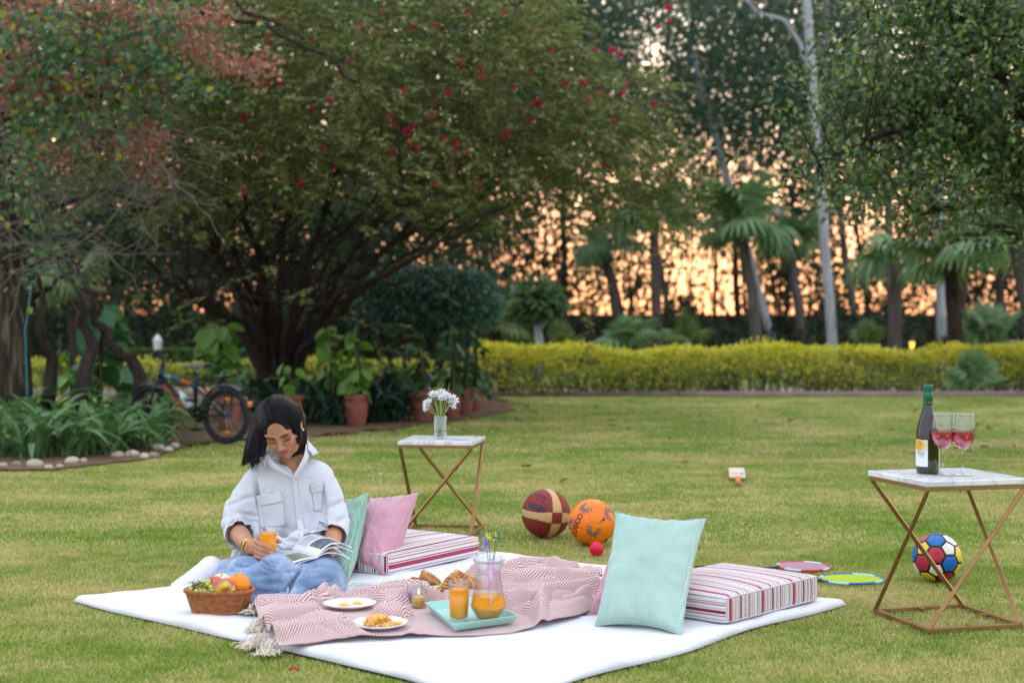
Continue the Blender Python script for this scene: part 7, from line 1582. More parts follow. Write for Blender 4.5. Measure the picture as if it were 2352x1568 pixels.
    lipm = np.exp(-(np.clip(np.abs(x) - .019, 0, 1) / .004) ** 2); zc = -.0640 + .004 * (np.abs(x) / .022) ** 2
    lip = np.clip(1.25 - np.abs(z - zc) / (.0068 * (1 - .72 * np.clip(np.abs(x) / .026, 0, 1) ** 2) + .0008), 0, 1) * lipm * (y < -.074); lip = np.clip(lip * 2.2, 0, 1)
    lid = np.zeros(len(V))
    for s in (-1, 1): lid = np.maximum(lid, np.exp(-(((x - s * .033) / .017) ** 2 + ((z - .001) / .0085) ** 2) ** 1.5) * (y < -.05))
    nail = np.zeros(len(V))
    for pts, rad in fing_R:
        t = pts[-1]; d = t - pts[-2]; d = d / np.linalg.norm(d); out = t - GLS; out[2] = 0; out /= np.linalg.norm(out); c = t + d * rad[-1] * .15 + out * rad[-1] * .9
        nail = np.maximum(nail, np.clip(1.6 - np.linalg.norm(V - c, axis=1) / (rad[-1] * .62), 0, 1))
    cheek = np.zeros(len(V))
    for s in (-1, 1): cheek = np.maximum(cheek, np.exp(-((x - s * .04) ** 2 + (y + .07) ** 2 + (z + .035) ** 2) / .022 ** 2))
    ca = me.attributes.new('tone', 'FLOAT_COLOR', 'POINT'); ca.data.foreach_set('color', np.stack([lip, lid, np.clip(nail, 0, 1), cheek], 1).astype(np.float32).ravel())
    m, nt, b = new_mat('skin'); setp(b, .48, .4, sss=.12)
    at = nt.nodes.new('ShaderNodeAttribute'); at.attribute_name = 'tone'; sp = nt.nodes.new('ShaderNodeSeparateColor'); _lnk(nt, at.outputs['Color'], sp.inputs[0])
    n = tex(nt, 'Noise', 30, 4); r = ramp(nt, [(.3, (.43, .195, .10)), (.7, (.51, .245, .135))]); _lnk(nt, n.outputs['Fac'], r.inputs[0]); cur = r.outputs[0]
    for fac, c in ((at.outputs['Alpha'], (.50, .20, .13)), (sp.outputs[1], (.22, .085, .05)), (sp.outputs[0], (.36, .075, .075)), (sp.outputs[2], (.52, .26, .20))):
        mx_ = nt.nodes.new('ShaderNodeMix'); mx_.data_type = 'RGBA'
        if c[0] == .22 or c[0] == .50: q = nt.nodes.new('ShaderNodeMath'); q.operation = 'MULTIPLY'; q.inputs[1].default_value = .75 if c[0] == .22 else .35; _lnk(nt, fac, q.inputs[0]); fac = q.outputs[0]
        _lnk(nt, fac, mx_.inputs[0]); _lnk(nt, cur, mx_.inputs[6]); mx_.inputs[7].default_value = (*c, 1); cur = mx_.outputs[2]
    _lnk(nt, cur, b.inputs['Base Color'])
    o = link('person', me, m); tag(o, 'person in a white shirt and blue jeans sitting on the mat reading, holding juice', 'person'); return o
person = build_body()

# clothes -----------------------------------------------------------
def cloth_noise(V, amp, freq, seed, stretch=(1, 1, 1)): return amp * snoise(V * np.array(stretch), seed, 3, freq)
SHIRT = M('white_shirt', (.77, .77, .80), rough=.8, spec=.2, sheen=.1)
SHIRT.node_tree.nodes['Principled BSDF'].inputs['Base Color'].default_value = (.60, .61, .65, 1)
PEL = (HIP_R + HIP_L) / 2
VNECK = Pn(673, 1092, 5.775)
def build_shirt():
    lo = np.array([HEAD_C[0] - .34, 5.20, .06]); hi = np.array([HEAD_C[0] + .40, 5.92, .78]); S = SDF(lo, hi, .0040)
    chest = Pn(664, 1140, 5.89); belly = Pn(660, 1228, 5.88); hem = Pn(655, 1272, 5.88)
    fl = ((0, 1, 0), 1.32)
    S.chain([SH_R + np.array([.045, 0, -.010]), NECK1 + np.array([-.012, .005, -.005]), SH_L + np.array([-.045, 0, -.010])], [.058, .062, .058], .0)
    S.chain([chest + np.array([-.055, 0, .03]), chest + np.array([.055, 0, .03])], .110, .05, flat=fl)
    S.chain([chest + np.array([-.05, 0, -.06]), belly + np.array([-.062, -.005, 0]), hem + np.array([-.072, -.01, 0])], [.104, .108, .112], .05, flat=fl)
    S.chain([chest + np.array([.05, 0, -.06]), belly + np.array([.055, -.005, 0]), hem + np.array([.052, -.01, .01])], [.104, .106, .104], .05, flat=fl)
    # bloused front over the waistband
    S.chain([Pn(615, 1246, 5.74), Pn(655, 1252, 5.70), Pn(695, 1240, 5.72), Pn(735, 1236, 5.80)], [.046, .046, .050, .05], .05)
    # shirt tail hanging at the side
    S.chain([Pn(575, 1240, 5.86), Pn(545, 1285, 5.82)], [.055, .026], .03, flat=((.3, 1, 0), 1.5))
    # sleeves, rolled
    eR = EL_R; eL = EL_L
    S.chain([SH_R + np.array([.02, 0, -.012]), SH_R * .45 + eR * .55 + np.array([-.012, 0, 0]), eR + np.array([.004, 0, .018])], [.060, .060, .060], .03)
    S.chain([SH_L + np.array([-.02, 0, -.012]), SH_L * .45 + eL * .55 + np.array([.008, 0, 0]), eL + np.array([-.006, 0, .018])], [.058, .055, .056], .03)
    cR = eR * .76 + WR_R * .24; cL = eL * .62 + WR_L * .38
    S.chain([eR + np.array([0, 0, .012]), cR], [.057, .054], .02); S.chain([eL + np.array([0, 0, .012]), cL], [.055, .052], .02)
    # folded cuffs: a proud band with a groove above it
    dR = (WR_R - eR) / np.linalg.norm(WR_R - eR); dL = (WR_L - eL) / np.linalg.norm(WR_L - eL)
    S.chain([cR - dR * .045, cR + dR * .004], [.058, .058], .004); S.chain([cL - dL * .045, cL + dL * .004], [.056, .056], .004)
    # sleeve openings
    S.chain([cR + dR * .002, cR + dR * .06], [.050, .10], .004, 'sub'); S.chain([cR - dR * .02, cR + dR * .06], .045, .006, 'sub')
    S.chain([cL + dL * .002, cL + dL * .06], [.048, .10], .004, 'sub'); S.chain([cL - dL * .02, cL + dL * .06], .043, .006, 'sub')
    # open neck: remove round the neck and a V down the front
    S.chain([NECK1 + np.array([0, -.002, .012]), NECK0], [.056, .075], .008, 'sub')
    vt = NECK1 + np.array([.004, -.10, .05])
    def vcut(p):
        t = np.clip((p[..., 2] - VNECK[2]) / (vt[2] - VNECK[2]), -.3, 1.6); cx = VNECK[0] + (NECK1[0] - VNECK[0]) * np.clip(t, 0, 1); hw = .048 * t
        return np.maximum(np.maximum(np.abs(p[..., 0] - cx) - hw, p[..., 1] - (5.862 * KP)), VNECK[2] - p[..., 2])
    S.func(VNECK + np.array([-.12, -.12, -.01]), VNECK + np.array([.12, .10, .16]), vcut, .004, 'sub')
    V, F = S.extract(); V = smooth_mesh(V, F, 3, .5); N = vnormals(V, F)
    # folds: drapes from shoulders, creases at the elbows, gathered cloth at the waist
    d = np.zeros(len(V)); px, py = proj(V)
    def crease(p, q, w, a, sharp=1.0):
        nonlocal d; a = a * 2.0
        p = A3(p); q = A3(q); ab = q - p; t = np.clip(((np.stack([px, py], 1) - p) @ ab) / (ab @ ab), 0, 1); dist = np.linalg.norm(np.stack([px, py], 1) - p - t[:, None] * ab, axis=1); d -= a * np.exp(-(dist / w) ** 2) * np.sin(PI * np.clip(t, .05, .95)) ** .5
    for c in (((584, 1100), (592, 1170), 5, .016), ((592, 1150), (602, 1225), 5, .020), ((548, 1175), (590, 1185), 4, .010), ((530, 1200), (585, 1196), 5, .010), ((540, 1216), (580, 1212), 4, .010), ((522, 1160), (575, 1140), 5, .006), ((742, 1112), (740, 1180), 5, .010), ((752, 1165), (792, 1150), 6, .007), ((738, 1180), (752, 1240), 5, .013), ((760, 1196), (795, 1188), 5, .009), ((640, 1110), (605, 1160), 9, .005), ((710, 1110), (730, 1165), 9, .004),
              ((600, 1215), (650, 1250), 6, .010), ((640, 1225), (690, 1248), 6, .010), ((700, 1215), (720, 1250), 6, .008), ((610, 1240), (640, 1262), 5, .010), ((570, 1225), (560, 1275), 6, .010), ((720, 1195), (700, 1235), 6, .008), ((590, 1200), (620, 1235), 5, .008), ((660, 1200), (650, 1235), 8, .006), ((700, 1150), (716, 1215), 8, .004), ((618, 1175), (612, 1215), 8, .005)): crease(*c)
    low = np.clip((Pn(650, 1180, 5.85)[2] - V[:, 2]) / .12, 0, 1)
    d += cloth_noise(V, .0065, 11, 61, (1, .6, .55)) * (.6 + .8 * low) + .0032 * snoise(V * np.array([1, .5, .7]), 62, 3, 26) * (.6 + low)
    for sd_, st_, fr, am in ((63, (1, .6, .35), 7, .0060), (64, (.6, .6, 1), 9, .0040), (65, (1, .7, .6), 15, .0028)):
        n_ = snoise(V * np.array(st_) + .03 * snoise(V, sd_ + 9, 2, 6)[:, None], sd_, 2, fr); d -= am * np.exp(-(n_ / .13) ** 2) * (.85 + .5 * low)
    V = V + N * d[:, None]; V = smooth_mesh(V, F, 1, .3)
    o = link('shirt', meshof('shirt', V, F), SHIRT, person); return o, V, F
shirt, SV, SF = build_shirt()
SN = vnormals(SV, SF); _spx, _spy = proj(SV); _front = SN[:, 1] < .15
def on_shirt(x, y):
    """point and normal on the shirt's front at pixel (x, y)"""
    dd = (_spx - x) ** 2 + (_spy - y) ** 2 + 1e6 * ~_front; i = np.argpartition(dd, 24)[:24]; i = i[SV[i, 1] < SV[i, 1].min() + .03]; w = np.exp(-dd[i] / 18); w = w + 1e-9; w /= w.sum(); q = (SV[i] * w[:, None]).sum(0); n = (SN[i] * w[:, None]).sum(0); n /= np.linalg.norm(n)
    q2 = np.array(P(x, y, q[1])); return q2, n
def shirt_patch(name, c, lift, nu=14, nv=10, thick=.0016, mat=None):
    """flat tailored piece over pixel quad c (TL, TR, BR, BL)"""
    c = [A3(q) for q in c]; b = MB()
    def f(u, v): q = (c[0] * (1 - u) + c[1] * u) * (1 - v) + (c[3] * (1 - u) + c[2] * u) * v; p, n = on_shirt(*q); return p + n * lift
    b.grid(f, nu, nv); V = smooth_grid(b, nu, nv); o = b.build(name, mat or SHIRT, person); solid(o, thick, 1 if False else -1); return o
def smooth_grid(b, nu, nv):
    A = np.array(b.V).reshape(nv, nu, 3)
    for _ in range(3):
        B_ = A.copy(); B_[1:-1] = .5 * A[1:-1] + .25 * (A[2:] + A[:-2]); A = B_.copy(); B_[:, 1:-1] = .5 * A[:, 1:-1] + .25 * (A[:, 2:] + A[:, :-2]); A = B_
    b.V = [tuple(v) for v in A.reshape(-1, 3)]
shirt_patch('placket', [(668, 1094), (680, 1092), (700, 1228), (686, 1230)], .0030, 5, 26)
shirt_patch('chest_pocket', [(588, 1142), (650, 1136), (655, 1208), (598, 1212)], .0022, 14, 14); shirt_patch('pocket_flap', [(586, 1138), (646, 1128), (650, 1152), (592, 1164)], .0042, 14, 7)
shirt_patch('chest_pocket', [(716, 1118), (741, 1112), (738, 1172), (722, 1174)], .0022, 8, 14); shirt_patch('pocket_flap', [(713, 1112), (743, 1106), (742, 1128), (715, 1132)], .0042, 8, 7)
bt = M('shirt_button', (.70, .68, .62), rough=.3)
for x, y in ((680, 1107), (686, 1147), (691, 1185), (690, 1216)):
    p, n = on_shirt(x, y); b = MB(); q = Vector(n).to_track_quat('Z', 'Y').to_matrix(); b.lathe([(0, .0), (.0052, 0), (.0056, .0012), (.004, .0022), (.003, .0015), (0, .0015)], 16, c=p + n * .0055, mat=q); b.build('button', bt, person)
def build_collar():
    """stand and two collar leaves, spread over the shoulders"""
    def strip(name, top, bot, n=22, th=.0016):
        top = [A3(p) for p in top]; bot = [A3(p) for p in bot]
        def ev(L, t):
            k = len(L) - 1; x = min(t * k, k - 1e-6); i = int(x); f = x - i; p0 = L[max(i - 1, 0)]; p1 = L[i]; p2 = L[i + 1]; p3 = L[min(i + 2, k)]
            return .5 * ((2 * p1) + (-p0 + p2) * f + (2 * p0 - 5 * p1 + 4 * p2 - p3) * f * f + (-p0 + 3 * p1 - 3 * p2 + p3) * f ** 3)
        b = MB(); b.grid(lambda u, v: ev(top, u) * (1 - v) + ev(bot, u) * v + np.array([0, -.003, .002]) * math.sin(PI * v), n, 7); o = b.build(name, SHIRT, person); solid(o, th, 0); return o
    # viewer-left leaf: from nape round the neck, its point hangs at (607,1074)
    strip('collar_leaf', [Pn(668, 1040, 5.985), Pn(636, 1036, 5.955), Pn(616, 1030, 5.885), Pn(614, 1038, 5.815), Pn(617, 1050, 5.785)], [Pn(664, 1060, 6.0), Pn(618, 1056, 5.975), Pn(599, 1048, 5.885), Pn(598, 1058, 5.815), Pn(606, 1075, 5.79)])
    strip('collar_band', [Pn(616, 1042, 5.80), Pn(630, 1062, 5.77), Pn(651, 1078, 5.757), Pn(672, 1093, 5.76)], [Pn(609, 1062, 5.80), Pn(626, 1077, 5.777), Pn(650, 1091, 5.768), Pn(668, 1100, 5.767)])
    strip('collar_leaf', [Pn(668, 1040, 5.985), Pn(694, 1026, 5.955), Pn(702, 1008, 5.89), Pn(706, 1016, 5.83), Pn(708, 1032, 5.80)], [Pn(664, 1060, 6.0), Pn(720, 1046, 5.97), Pn(727, 1036, 5.89), Pn(731, 1041, 5.845), Pn(719, 1046, 5.81)])
    strip('collar_band', [Pn(703, 1018, 5.82), Pn(698, 1045, 5.785), Pn(687, 1068, 5.765), Pn(673, 1093, 5.76)], [Pn(711, 1036, 5.82), Pn(708, 1054, 5.795), Pn(696, 1076, 5.777), Pn(680, 1099, 5.77)])
build_collar()

def build_jeans():
    lo = np.array([HEAD_C[0] - .42, 4.90, .0]); hi = np.array([HEAD_C[0] + .36, 5.90, .42]); J = SDF(lo, hi, .0045)
    J.chain([HIP_R + np.array([0, .02, .0]), HIP_L + np.array([0, .02, .0])], .128, .0, flat=((0, 0, 1), 1.1))
    kR = KN_R; kL = KN_L
    J.chain([HIP_R, Pn(610, 1310, 5.66), kR], [.110, .088, .076], .03); J.chain([HIP_L, Pn(714, 1308, 5.70), kL], [.108, .094, .080], .008)
    # shins folded to the viewer's left
    J.chain([kR + np.array([-.005, -.005, -.010]), Pn(575, 1318, 5.55), AN_R + np.array([.02, 0, .0])], [.074, .070, .054], .010)
    sL = SL1; eL = SL2_; J.chain([kL + np.array([0, -.012, -.012]), sL, eL, AN_L], [.076, .064, .058, .050], .005)
    # loose cloth pooling on the mat
    J.chain([np.array(G(570, 1377, .035)), np.array(G(640, 1378, .035)), np.array(G(720, 1366, .04))], [.026, .028, .026], .03)
    J.chain([np.array(G(735, 1352, .05)), np.array(G(762, 1345, .06))], [.05, .05], .04)
    # hem opening where the sock comes out
    da = (Pn(452, 1330, 5.66) - AN_R); da /= np.linalg.norm(da); J.chain([AN_R + da * .012, AN_R + da * .08], [.046, .06], .004, 'sub')
    sl, p = J._block(lo, hi); J.d[sl] = np.maximum(J.d[sl], (MATZ + .001) - p[..., 2])
    V, F = J.extract(); V = smooth_mesh(V, F, 3, .5); N = vnormals(V, F); px, py = proj(V); q2 = np.stack([px, py], 1); d = np.zeros(len(V))
    for p, q, w, a in (((612, 1286), (640, 1294), 3, .009), ((606, 1292), (634, 1302), 3, .009), ((600, 1300), (625, 1312), 4, .007), ((560, 1290), (600, 1284), 4, .008), ((540, 1300), (575, 1296), 4, .007), ((520, 1306), (560, 1310), 3, .006), ((692, 1298), (668, 1345), 4, .020), ((672, 1335), (646, 1376), 4, .020), ((650, 1366), (740, 1352), 5, .007), ((700, 1300), (740, 1298), 5, .007), ((690, 1312), (735, 1316), 7, .004), ((560, 1340), (600, 1368), 7, .005), ((745, 1340), (772, 1330), 6, .005), ((580, 1322), (640, 1316), 6, .005), ((600, 1340), (650, 1340), 7, .004), ((715, 1330), (765, 1322), 6, .005), ((590, 1276), (606, 1292), 4, .008), ((655, 1316), (690, 1306), 5, .006), ((700, 1350), (760, 1358), 6, .006), ((560, 1355), (640, 1362), 5, .005)):
        p = A3(p); q = A3(q); ab = q - p; t = np.clip(((q2 - p) @ ab) / (ab @ ab), 0, 1); d -= 1.7 * a * np.exp(-(np.linalg.norm(q2 - p - t[:, None] * ab, axis=1) / w) ** 2) * np.sin(PI * np.clip(t, .06, .94)) ** .5
    d += .0040 * snoise(V, 71, 3, 12) + .0020 * snoise(V, 72, 2, 34); d *= (V[:, 2] > MATZ + .006); V = V + N * d[:, None]
    m, nt, b = new_mat('denim'); setp(b, .9, .15, sheen=.2); n1 = tex(nt, 'Noise', 7, 6, .7); n2 = tex(nt, 'Noise', 420, 2); r = ramp(nt, [(.30, (.11, .185, .32)), (.48, (.20, .29, .44)), (.66, (.40, .48, .60))]); mm = nt.nodes.new('ShaderNodeMath'); mm.operation = 'MULTIPLY_ADD'; _lnk(nt, n2.outputs['Fac'], mm.inputs[0]); mm.inputs[1].default_value = .25
    off = nt.nodes.new('ShaderNodeMath'); off.operation = 'SUBTRACT'; _lnk(nt, n1.outputs['Fac'], off.inputs[0]); off.inputs[1].default_value = .125; _lnk(nt, off.outputs[0], mm.inputs[2]); _lnk(nt, mm.outputs[0], r.inputs[0]); _lnk(nt, r.outputs[0], b.inputs['Base Color']); bump(nt, b, n2.outputs['Fac'], .25, .002)
    o = link('jeans', meshof('jeans', V, F), m, person)
    seamm = M('jeans_seam', (.07, .13, .27), rough=.9); N = vnormals(V, F); px, py = proj(V); fr = N[:, 1] < .3
    for L in ([(556, 1268), (584, 1274), (604, 1284), (618, 1296), (626, 1306)], [(690, 1374), (716, 1368), (744, 1356), (764, 1342)]):
        pts = []
        for i in range(24):
            t = i / 23 * (len(L) - 1); j = min(int(t), len(L) - 2); x = L[j][0] + (L[j + 1][0] - L[j][0]) * (t - j); y = L[j][1] + (L[j + 1][1] - L[j][1]) * (t - j); dd = (px - x) ** 2 + (py - y) ** 2 + 1e6 * ~fr; k = np.argpartition(dd, 8)[:8]; pts.append(V[k].mean(0) + N[k].mean(0) * .0006)
        b = MB(); b.tube(pts, .0018, 5); b.build('seam', seamm, o)
    return o
jeans = build_jeans()
# navy waistband showing under the shirt front
b = MB(); b.ball(Pn(688, 1254, 5.80), (.028, .02, .022), 14, 8); b.build('waistband', M('navy_band', (.015, .02, .07), rough=.9), person)
def build_sock():
    lo = np.array([HEAD_C[0] - .62, 5.15, 0]); hi = np.array([HEAD_C[0] - .10, 5.70, .3]); S = SDF(lo, hi, .0042); heel = Pn(484, 1304, 5.70); ball = Pn(425, 1342, 5.63); toe = Pn(405, 1350, 5.61)
    S.chain([AN_R + np.array([.05, 0, .0]), AN_R, heel], [.043, .043, .040], .0); S.chain([heel, Pn(452, 1326, 5.66), ball, toe], [.043, .040, .034, .026], .015, flat=((.3, .9, .2), 1.15))
    sl, p = S._block(lo, hi); S.d[sl] = np.maximum(S.d[sl], (MATZ + .001) - p[..., 2]); V, F = S.extract(); V = smooth_mesh(V, F, 2, .5); N = vnormals(V, F); V = V + N * (.0018 * snoise(V, 81, 3, 22))[:, None]
    m, nt, b = new_mat('white_sock'); setp(b, .95, .1, sheen=.3); b.inputs['Base Color'].default_value = (.76, .75, .79, 1); w = tex(nt, 'Wave', 90, 1, mapping=((1, 1, 1), (0, 0, .5))); bump(nt, b, w.outputs['Fac'], .12, .0015); link('sock', meshof('sock', V, F), m, person)
build_sock()

# hair --------------------------------------------------------------
HAIR = M('black_hair', [(.006, .005, .007), (.014, .010, .014)], 60, .38, .28)
def build_hair():
    H = SDF(HEAD_C + np.array([-.28, -.18, -.30]), HEAD_C + np.array([.22, .26, .20]), .0036)
    def E(c, r, k=.012, op='add'): H.ell(HW(c), A3(r) * HS, k, op, rot=HR)
    E((0, .012, .040), (.079, .108, .088), .0)
    for s in (-1, 1): E((s * .046, .014, .012), (.036, .076, .068), .02)
    E((0, .060, -.02), (.075, .055, .085), .03)
    # take the face out of the cap
    E((.003, -.095, -.045), (.066, .068, .088), .006, 'sub'); E((.002, -.126, .036), (.041, .090, .058), .010, 'sub')
    # long fall on the viewer's left, in front of the shoulder
    LF = [Pn(614, 945, 5.84), Pn(600, 982, 5.825), Pn(589, 1016, 5.81), Pn(579, 1044, 5.80), Pn(560, 1066, 5.815)]; LFR = [.042, .034, .031, .024, .006]; H.chain(LF, LFR, .03)
    H.chain([Pn(608, 975, 5.81), Pn(605, 1010, 5.79), Pn(600, 1040, 5.79)], [.020, .016, .016], .02)
    LB = [Pn(598, 960, 5.87), Pn(590, 1000, 5.88), Pn(588, 1052, 5.90)]; LBR = [.032, .030, .024]; H.chain(LB, LBR, .03)
    # shorter looking side on the viewer's right
    RF = [Pn(678, 945, 5.86), Pn(690, 980, 5.86), Pn(693, 1012, 5.85), Pn(688, 1034, 5.835), Pn(672, 1046, 5.82)]; RFR = [.028, .021, .019, .016, .007]; H.chain(RF, RFR, .025)
    RB = [Pn(684, 958, 5.90), Pn(688, 1000, 5.91), Pn(686, 1044, 5.92)]; RBR = [.028, .024, .022]; H.chain(RB, RBR, .03)
    V, F = H.extract(); V = smooth_mesh(V, F, 3, .5)
    base = link('hair', meshof('hair', V, F), HAIR, person)
    # parting: pale scalp line runs back from the forehead
    # strands laid over the mass, from the parting down each side
    N = vnormals(V, F); tb = []; rg = np.random.default_rng(3)
    def surf(p, lift):
        dd = ((V - p) ** 2).sum(1); i = np.argpartition(dd, 6)[:6]; return V[i].mean(0) + N[i].mean(0) * lift
    mb = MB()
    for s, n in ((-1, 420), (1, 380)):
        for k in range(n):
            t = rg.random() ** .8; root = A3((-.010 + .006 * math.sin(t * 9), -.094 + .169 * t, 0)); root[2] = .044 + .0900 * math.sqrt(max(0, 1 - ((root[1] - .012) / .11) ** 2)) * .985
            # over the side of the skull
            a_end = 1.75 + .25 * rg.random(); yy = root[1] + (.05 - root[1]) * .35 * rg.random(); pts = []; lift = .0012 + .002 * rg.random()
            for j in range(7):
                a = .04 + a_end * j / 6; y_ = root[1] + (yy - root[1]) * (j / 6) + .012 * (j / 6) * rg.random(); rr = .0815; kx = math.sqrt(max(.05, 1 - ((y_ - .012) / .111) ** 2))
                pts.append(HW((root[0] * (1 - j / 6) + s * rr * kx * math.sin(a), y_, .042 + .0865 * kx * math.cos(a))))
            q = [surf(p, lift) for p in pts]
            # then it falls
            p = q[-1].copy(); L = (.135 if s < 0 else .10) * (.75 + .35 * rg.random()); vx = (-.17 if s < 0 else -.04) + .10 * rg.normal() * .3
            for j in range(1, 8):
                p = p + np.array([vx * L / 7 * (1 + j * .12), -.02 * L / 7 + .02 * rg.normal() * .01, -L / 7]); q.append(surf(p, lift + .001) * .75 + p * .25 if j < 6 else p.copy())
            cut = []
            for v in q:
                lx, ly, lz = (v - HEAD_C) @ HR / HS
                if abs(lx) < .060 and ly < -.040 and lz < (.083 - .5 * abs(lx)): break
                cut.append(v)
            q = cut
            if len(q) < 4: continue
            mb.tube([tuple(v) for v in q], [.0005] + [.0009] * (len(q) - 2) + [.0003], 3, caps=False)
    def fall(pts, rad, n, r0=.0008):
        pts = [A3(p) for p in pts]
        for k in range(n):
            a = rg.random() * 2 * PI; off = np.array([math.cos(a), math.sin(a) * .8, 0]); w = 1.0 + .12 * rg.random(); sway = rg.normal(size=2) * .004; q = []
            for j in range(13):
                t = j / 12 * (len(pts) - 1) * (.80 + .26 * rg.random()); i = min(int(t), len(pts) - 2); f = t - i; c = pts[i] * (1 - f) + pts[i + 1] * f; r_ = rad[i] * (1 - f) + rad[i + 1] * f; q.append(tuple(c + off * r_ * w + np.array([sway[0], sway[1], 0]) * (j / 12) ** 2))
            mb.tube(q, [r0 * .5] + [r0] * 10 + [r0 * .7, .0002], 3, caps=False)
    fall(LF, LFR, 260); fall(RF, RFR, 200); fall(LB, LBR, 120); fall(RB, RBR, 120)
    st = mb.build('hair_strands', HAIR, base); tag(st, kind='stuff')
    sb = MB(); sb.tube([surf(HW((-.012 + .002 * math.sin(i), -.078 + .013 * i, .2)), .0 ) + HR @ A3((0, 0, .0005)) for i in range(9)], [.0006] + [.0013] * 7 + [.0004], 5)
    sb.build('parting', M('scalp', (.30, .17, .12), rough=.7), base)
build_hair()
def face_bits():
    """brows, lash lines, nose stud, ear ring laid on the face"""
    me = person.data; n = len(me.vertices); V = np.empty(n * 3); me.vertices.foreach_get('co', V); V = V.reshape(-1, 3); L = (V - HEAD_C) @ HR / HS; ok = (L[:, 1] < -.02); V = V[ok]; L = L[ok]
    def on_face(x, z, lift):
        dd = (L[:, 0] - x) ** 2 + (L[:, 2] - z) ** 2; i = np.argpartition(dd, 40)[:40]; i = i[L[i, 1] < L[i, 1].min() + .006]; y = L[i, 1].mean(); return HW((x, y - lift, z))
    def strip(name, pts, w, lift, mat, n=14):
        b = MB()
        def f(u, v):
            k = len(pts) - 1; t = min(u * k, k - 1e-6); i = int(t); fr = t - i; x = pts[i][0] * (1 - fr) + pts[i + 1][0] * fr; z = pts[i][1] * (1 - fr) + pts[i + 1][1] * fr; ww = w * (pts[i][2] * (1 - fr) + pts[i + 1][2] * fr); return on_face(x, z + (v - .5) * ww, lift)
        b.grid(f, n, 4); o = b.build(name, mat, person); solid(o, .0008, 0)
    bm_ = M('brow', (.018, .012, .011), rough=.8)
    for s in (-1, 1):
        strip('eyebrow', [(s * .0125, .0145, .9), (s * .022, .0190, 1.1), (s * .036, .0225, .85), (s * .049, .0165, .25)], .0068, .0009, bm_)
        strip('eyelash', [(s * .0170, -.0092, .4), (s * .024, -.0118, .9), (s * .033, -.0128, 1.1), (s * .041, -.0108, 1.1), (s * .0475, -.0066, .7)], .0042, .0016, bm_)
        strip('lid_crease', [(s * .0185, .0010, .5), (s * .031, .0052, 1), (s * .044, .0020, .5)], .0018, .0004, M('crease', (.13, .05, .03), rough=.8))
    gold = M('gold', (.75, .48, .13), rough=.25, metal=1)
    b = MB(); b.ball(on_face(.0165, -.0365, .001), .0019, 8, 6); b.build('nose_stud', gold, person)
    b = MB(); b.ball(HW((.0835, -.002, -.030)), .0032, 10, 8); b.ball(HW((.0850, -.002, -.040)), .0045, 10, 8); b.build('earring', M('pearl', (.72, .68, .60), rough=.2), person)
    # gold watch and bangle on the right wrist
    d = Vector(WR_R - EL_R).normalized(); q = d.to_track_quat('Z', 'Y').to_matrix()
    for off, rr, w, nm in ((-.020, .0285, .0035, 'bangle'), (-.004, .0282, .0062, 'watch_band')):
        b = MB(); c = WR_R + np.array(d) * off; b.tube([c + np.array(q @ Vector((rr * math.cos(2 * PI * i / 28), rr * math.sin(2 * PI * i / 28), .0015 * math.sin(i)))) for i in range(28)], w * .55, 8, closed=True); o = b.build(nm, gold, person)
    c = WR_R + np.array(d) * -.004; fr = (np.array([-.35, -.9, .25])); fr -= np.array(d) * (fr @ np.array(d)); fr /= np.linalg.norm(fr); qm = Vector(fr).to_track_quat('Z', 'Y').to_matrix(); b = MB(); b.lathe([(0, 0), (.0125, 0), (.0135, .003), (.012, .0055), (0, .0055)], 20, c=c + fr * .028, mat=qm); o = b.build('watch_case', gold, person)
    b = MB(); b.lathe([(0, .0058), (.0105, .0058)], 20, c=c + fr * .028, mat=qm); b.build('watch_dial', M('watch_dial', (.55, .38, .10), rough=.3), o)
face_bits()
e = juice_glass(GL_BASE, 'glass of orange juice held in the right hand of the seated person', GH / .125, .82); 

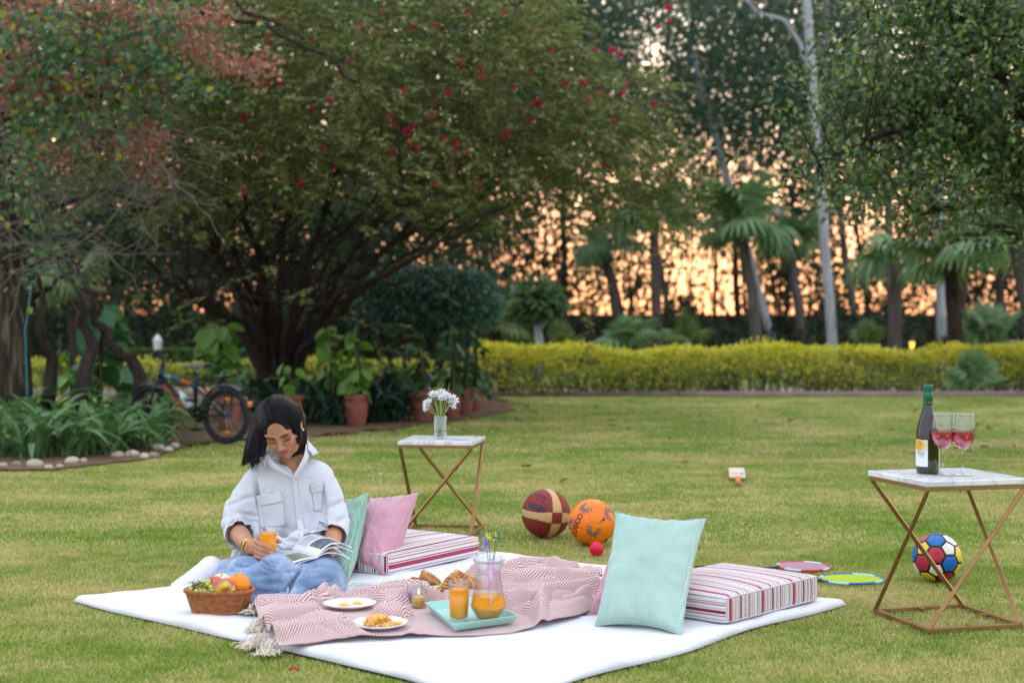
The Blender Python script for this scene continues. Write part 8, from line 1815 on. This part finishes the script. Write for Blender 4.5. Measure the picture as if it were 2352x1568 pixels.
# open magazine in the hands
def build_open_magazine():
    s0 = Pw(729, 1281, 5.43); s1 = Pw(668, 1263, 5.66); e = empty('magazine', s0.lerp(s1, .5), 0, 'open picture magazine held on the lap of the seated person', 'magazine'); o = e.location.copy()
    l0 = Pw(632, 1311, 5.36); l1 = Pw(602, 1285, 5.575); r0 = Pw(809, 1255, 5.45); r1 = Pw(752, 1231, 5.69)
    def page(a0, a1, b0, b1, hump, tip):
        def S(u, v):   # u: spine -> outer edge, v: near -> far
            p = (a0.lerp(a1, v)).lerp(b0.lerp(b1, v), u) - o; return p + Vector((0, 0, hump * math.sin(PI * min(1, u * 1.05)) ** .8 * (1 - .35 * u) + tip * u * u))
        return S
    wh = PAPER; photo_l = M('photo_green', [(.30, (.05, .10, .04)), (.44, (.10, .22, .06)), (.52, (.20, .14, .12)), (.62, (.35, .33, .36)), (.72, (.10, .07, .09))], 26, .3); photo_r = M('photo_dark', [(.35, (.03, .04, .06)), (.5, (.07, .09, .13)), (.60, (.12, .15, .12)), (.70, (.35, .40, .30))], 22, .3); grey = M('photo_grey', [(.20, .19, .24), (.30, .29, .33)], 14, .35)
    def leafp(S, name, flip):
        b = MB(); b.grid((lambda u, v: S(u, v)) if not flip else (lambda u, v: S(u, 1 - v)), 26, 14); q = b.build(name, wh, e); solid(q, .0012, 0); return q
    SL = page(s0, s1, l0, l1, .012, -.004); SR = page(s0, s1, r0, r1, .040, -.002)
    pl_ = leafp(SL, 'page', False); pr = leafp(SR, 'page', True)
    SL2 = page(s0, s1, l0, l1, .004, -.010); leafp(SL2, 'page', False); SR2 = page(s0, s1, r0 + Vector((.004, 0, -.006)), r1 + Vector((.004, 0, -.006)), .030, -.012); leafp(SR2, 'page', True); SR3 = page(s0, s1, Pw(806, 1280, 5.44), Pw(765, 1248, 5.66), .022, -.006); leafp(SR3, 'page', True)
    def pic(S, u0, u1, v0, v1, mat, par, nm='photo'):
        b = MB(); b.grid(lambda u, v: S(u0 + (u1 - u0) * u, v0 + (v1 - v0) * v) + Vector((0, 0, .0014)), 20, 12); b.build(nm, mat, par)
    pic(SL, .06, .52, .10, .62, photo_l, pl_); pic(SL, .54, .90, .10, .62, grey, pl_); pic(SR, .16, .93, .06, .52, photo_r, pr)
    for k in range(9): pic(SR, .12, .50, .60 + k * .038, .612 + k * .038, INK, pr, 'print_line'); pic(SR, .55, .90, .60 + k * .038, .612 + k * .038, INK, pr, 'print_line')
    for k in range(7): pic(SL, .10, .85, .68 + k * .04, .690 + k * .04, INK, pl_, 'print_line')
build_open_magazine()
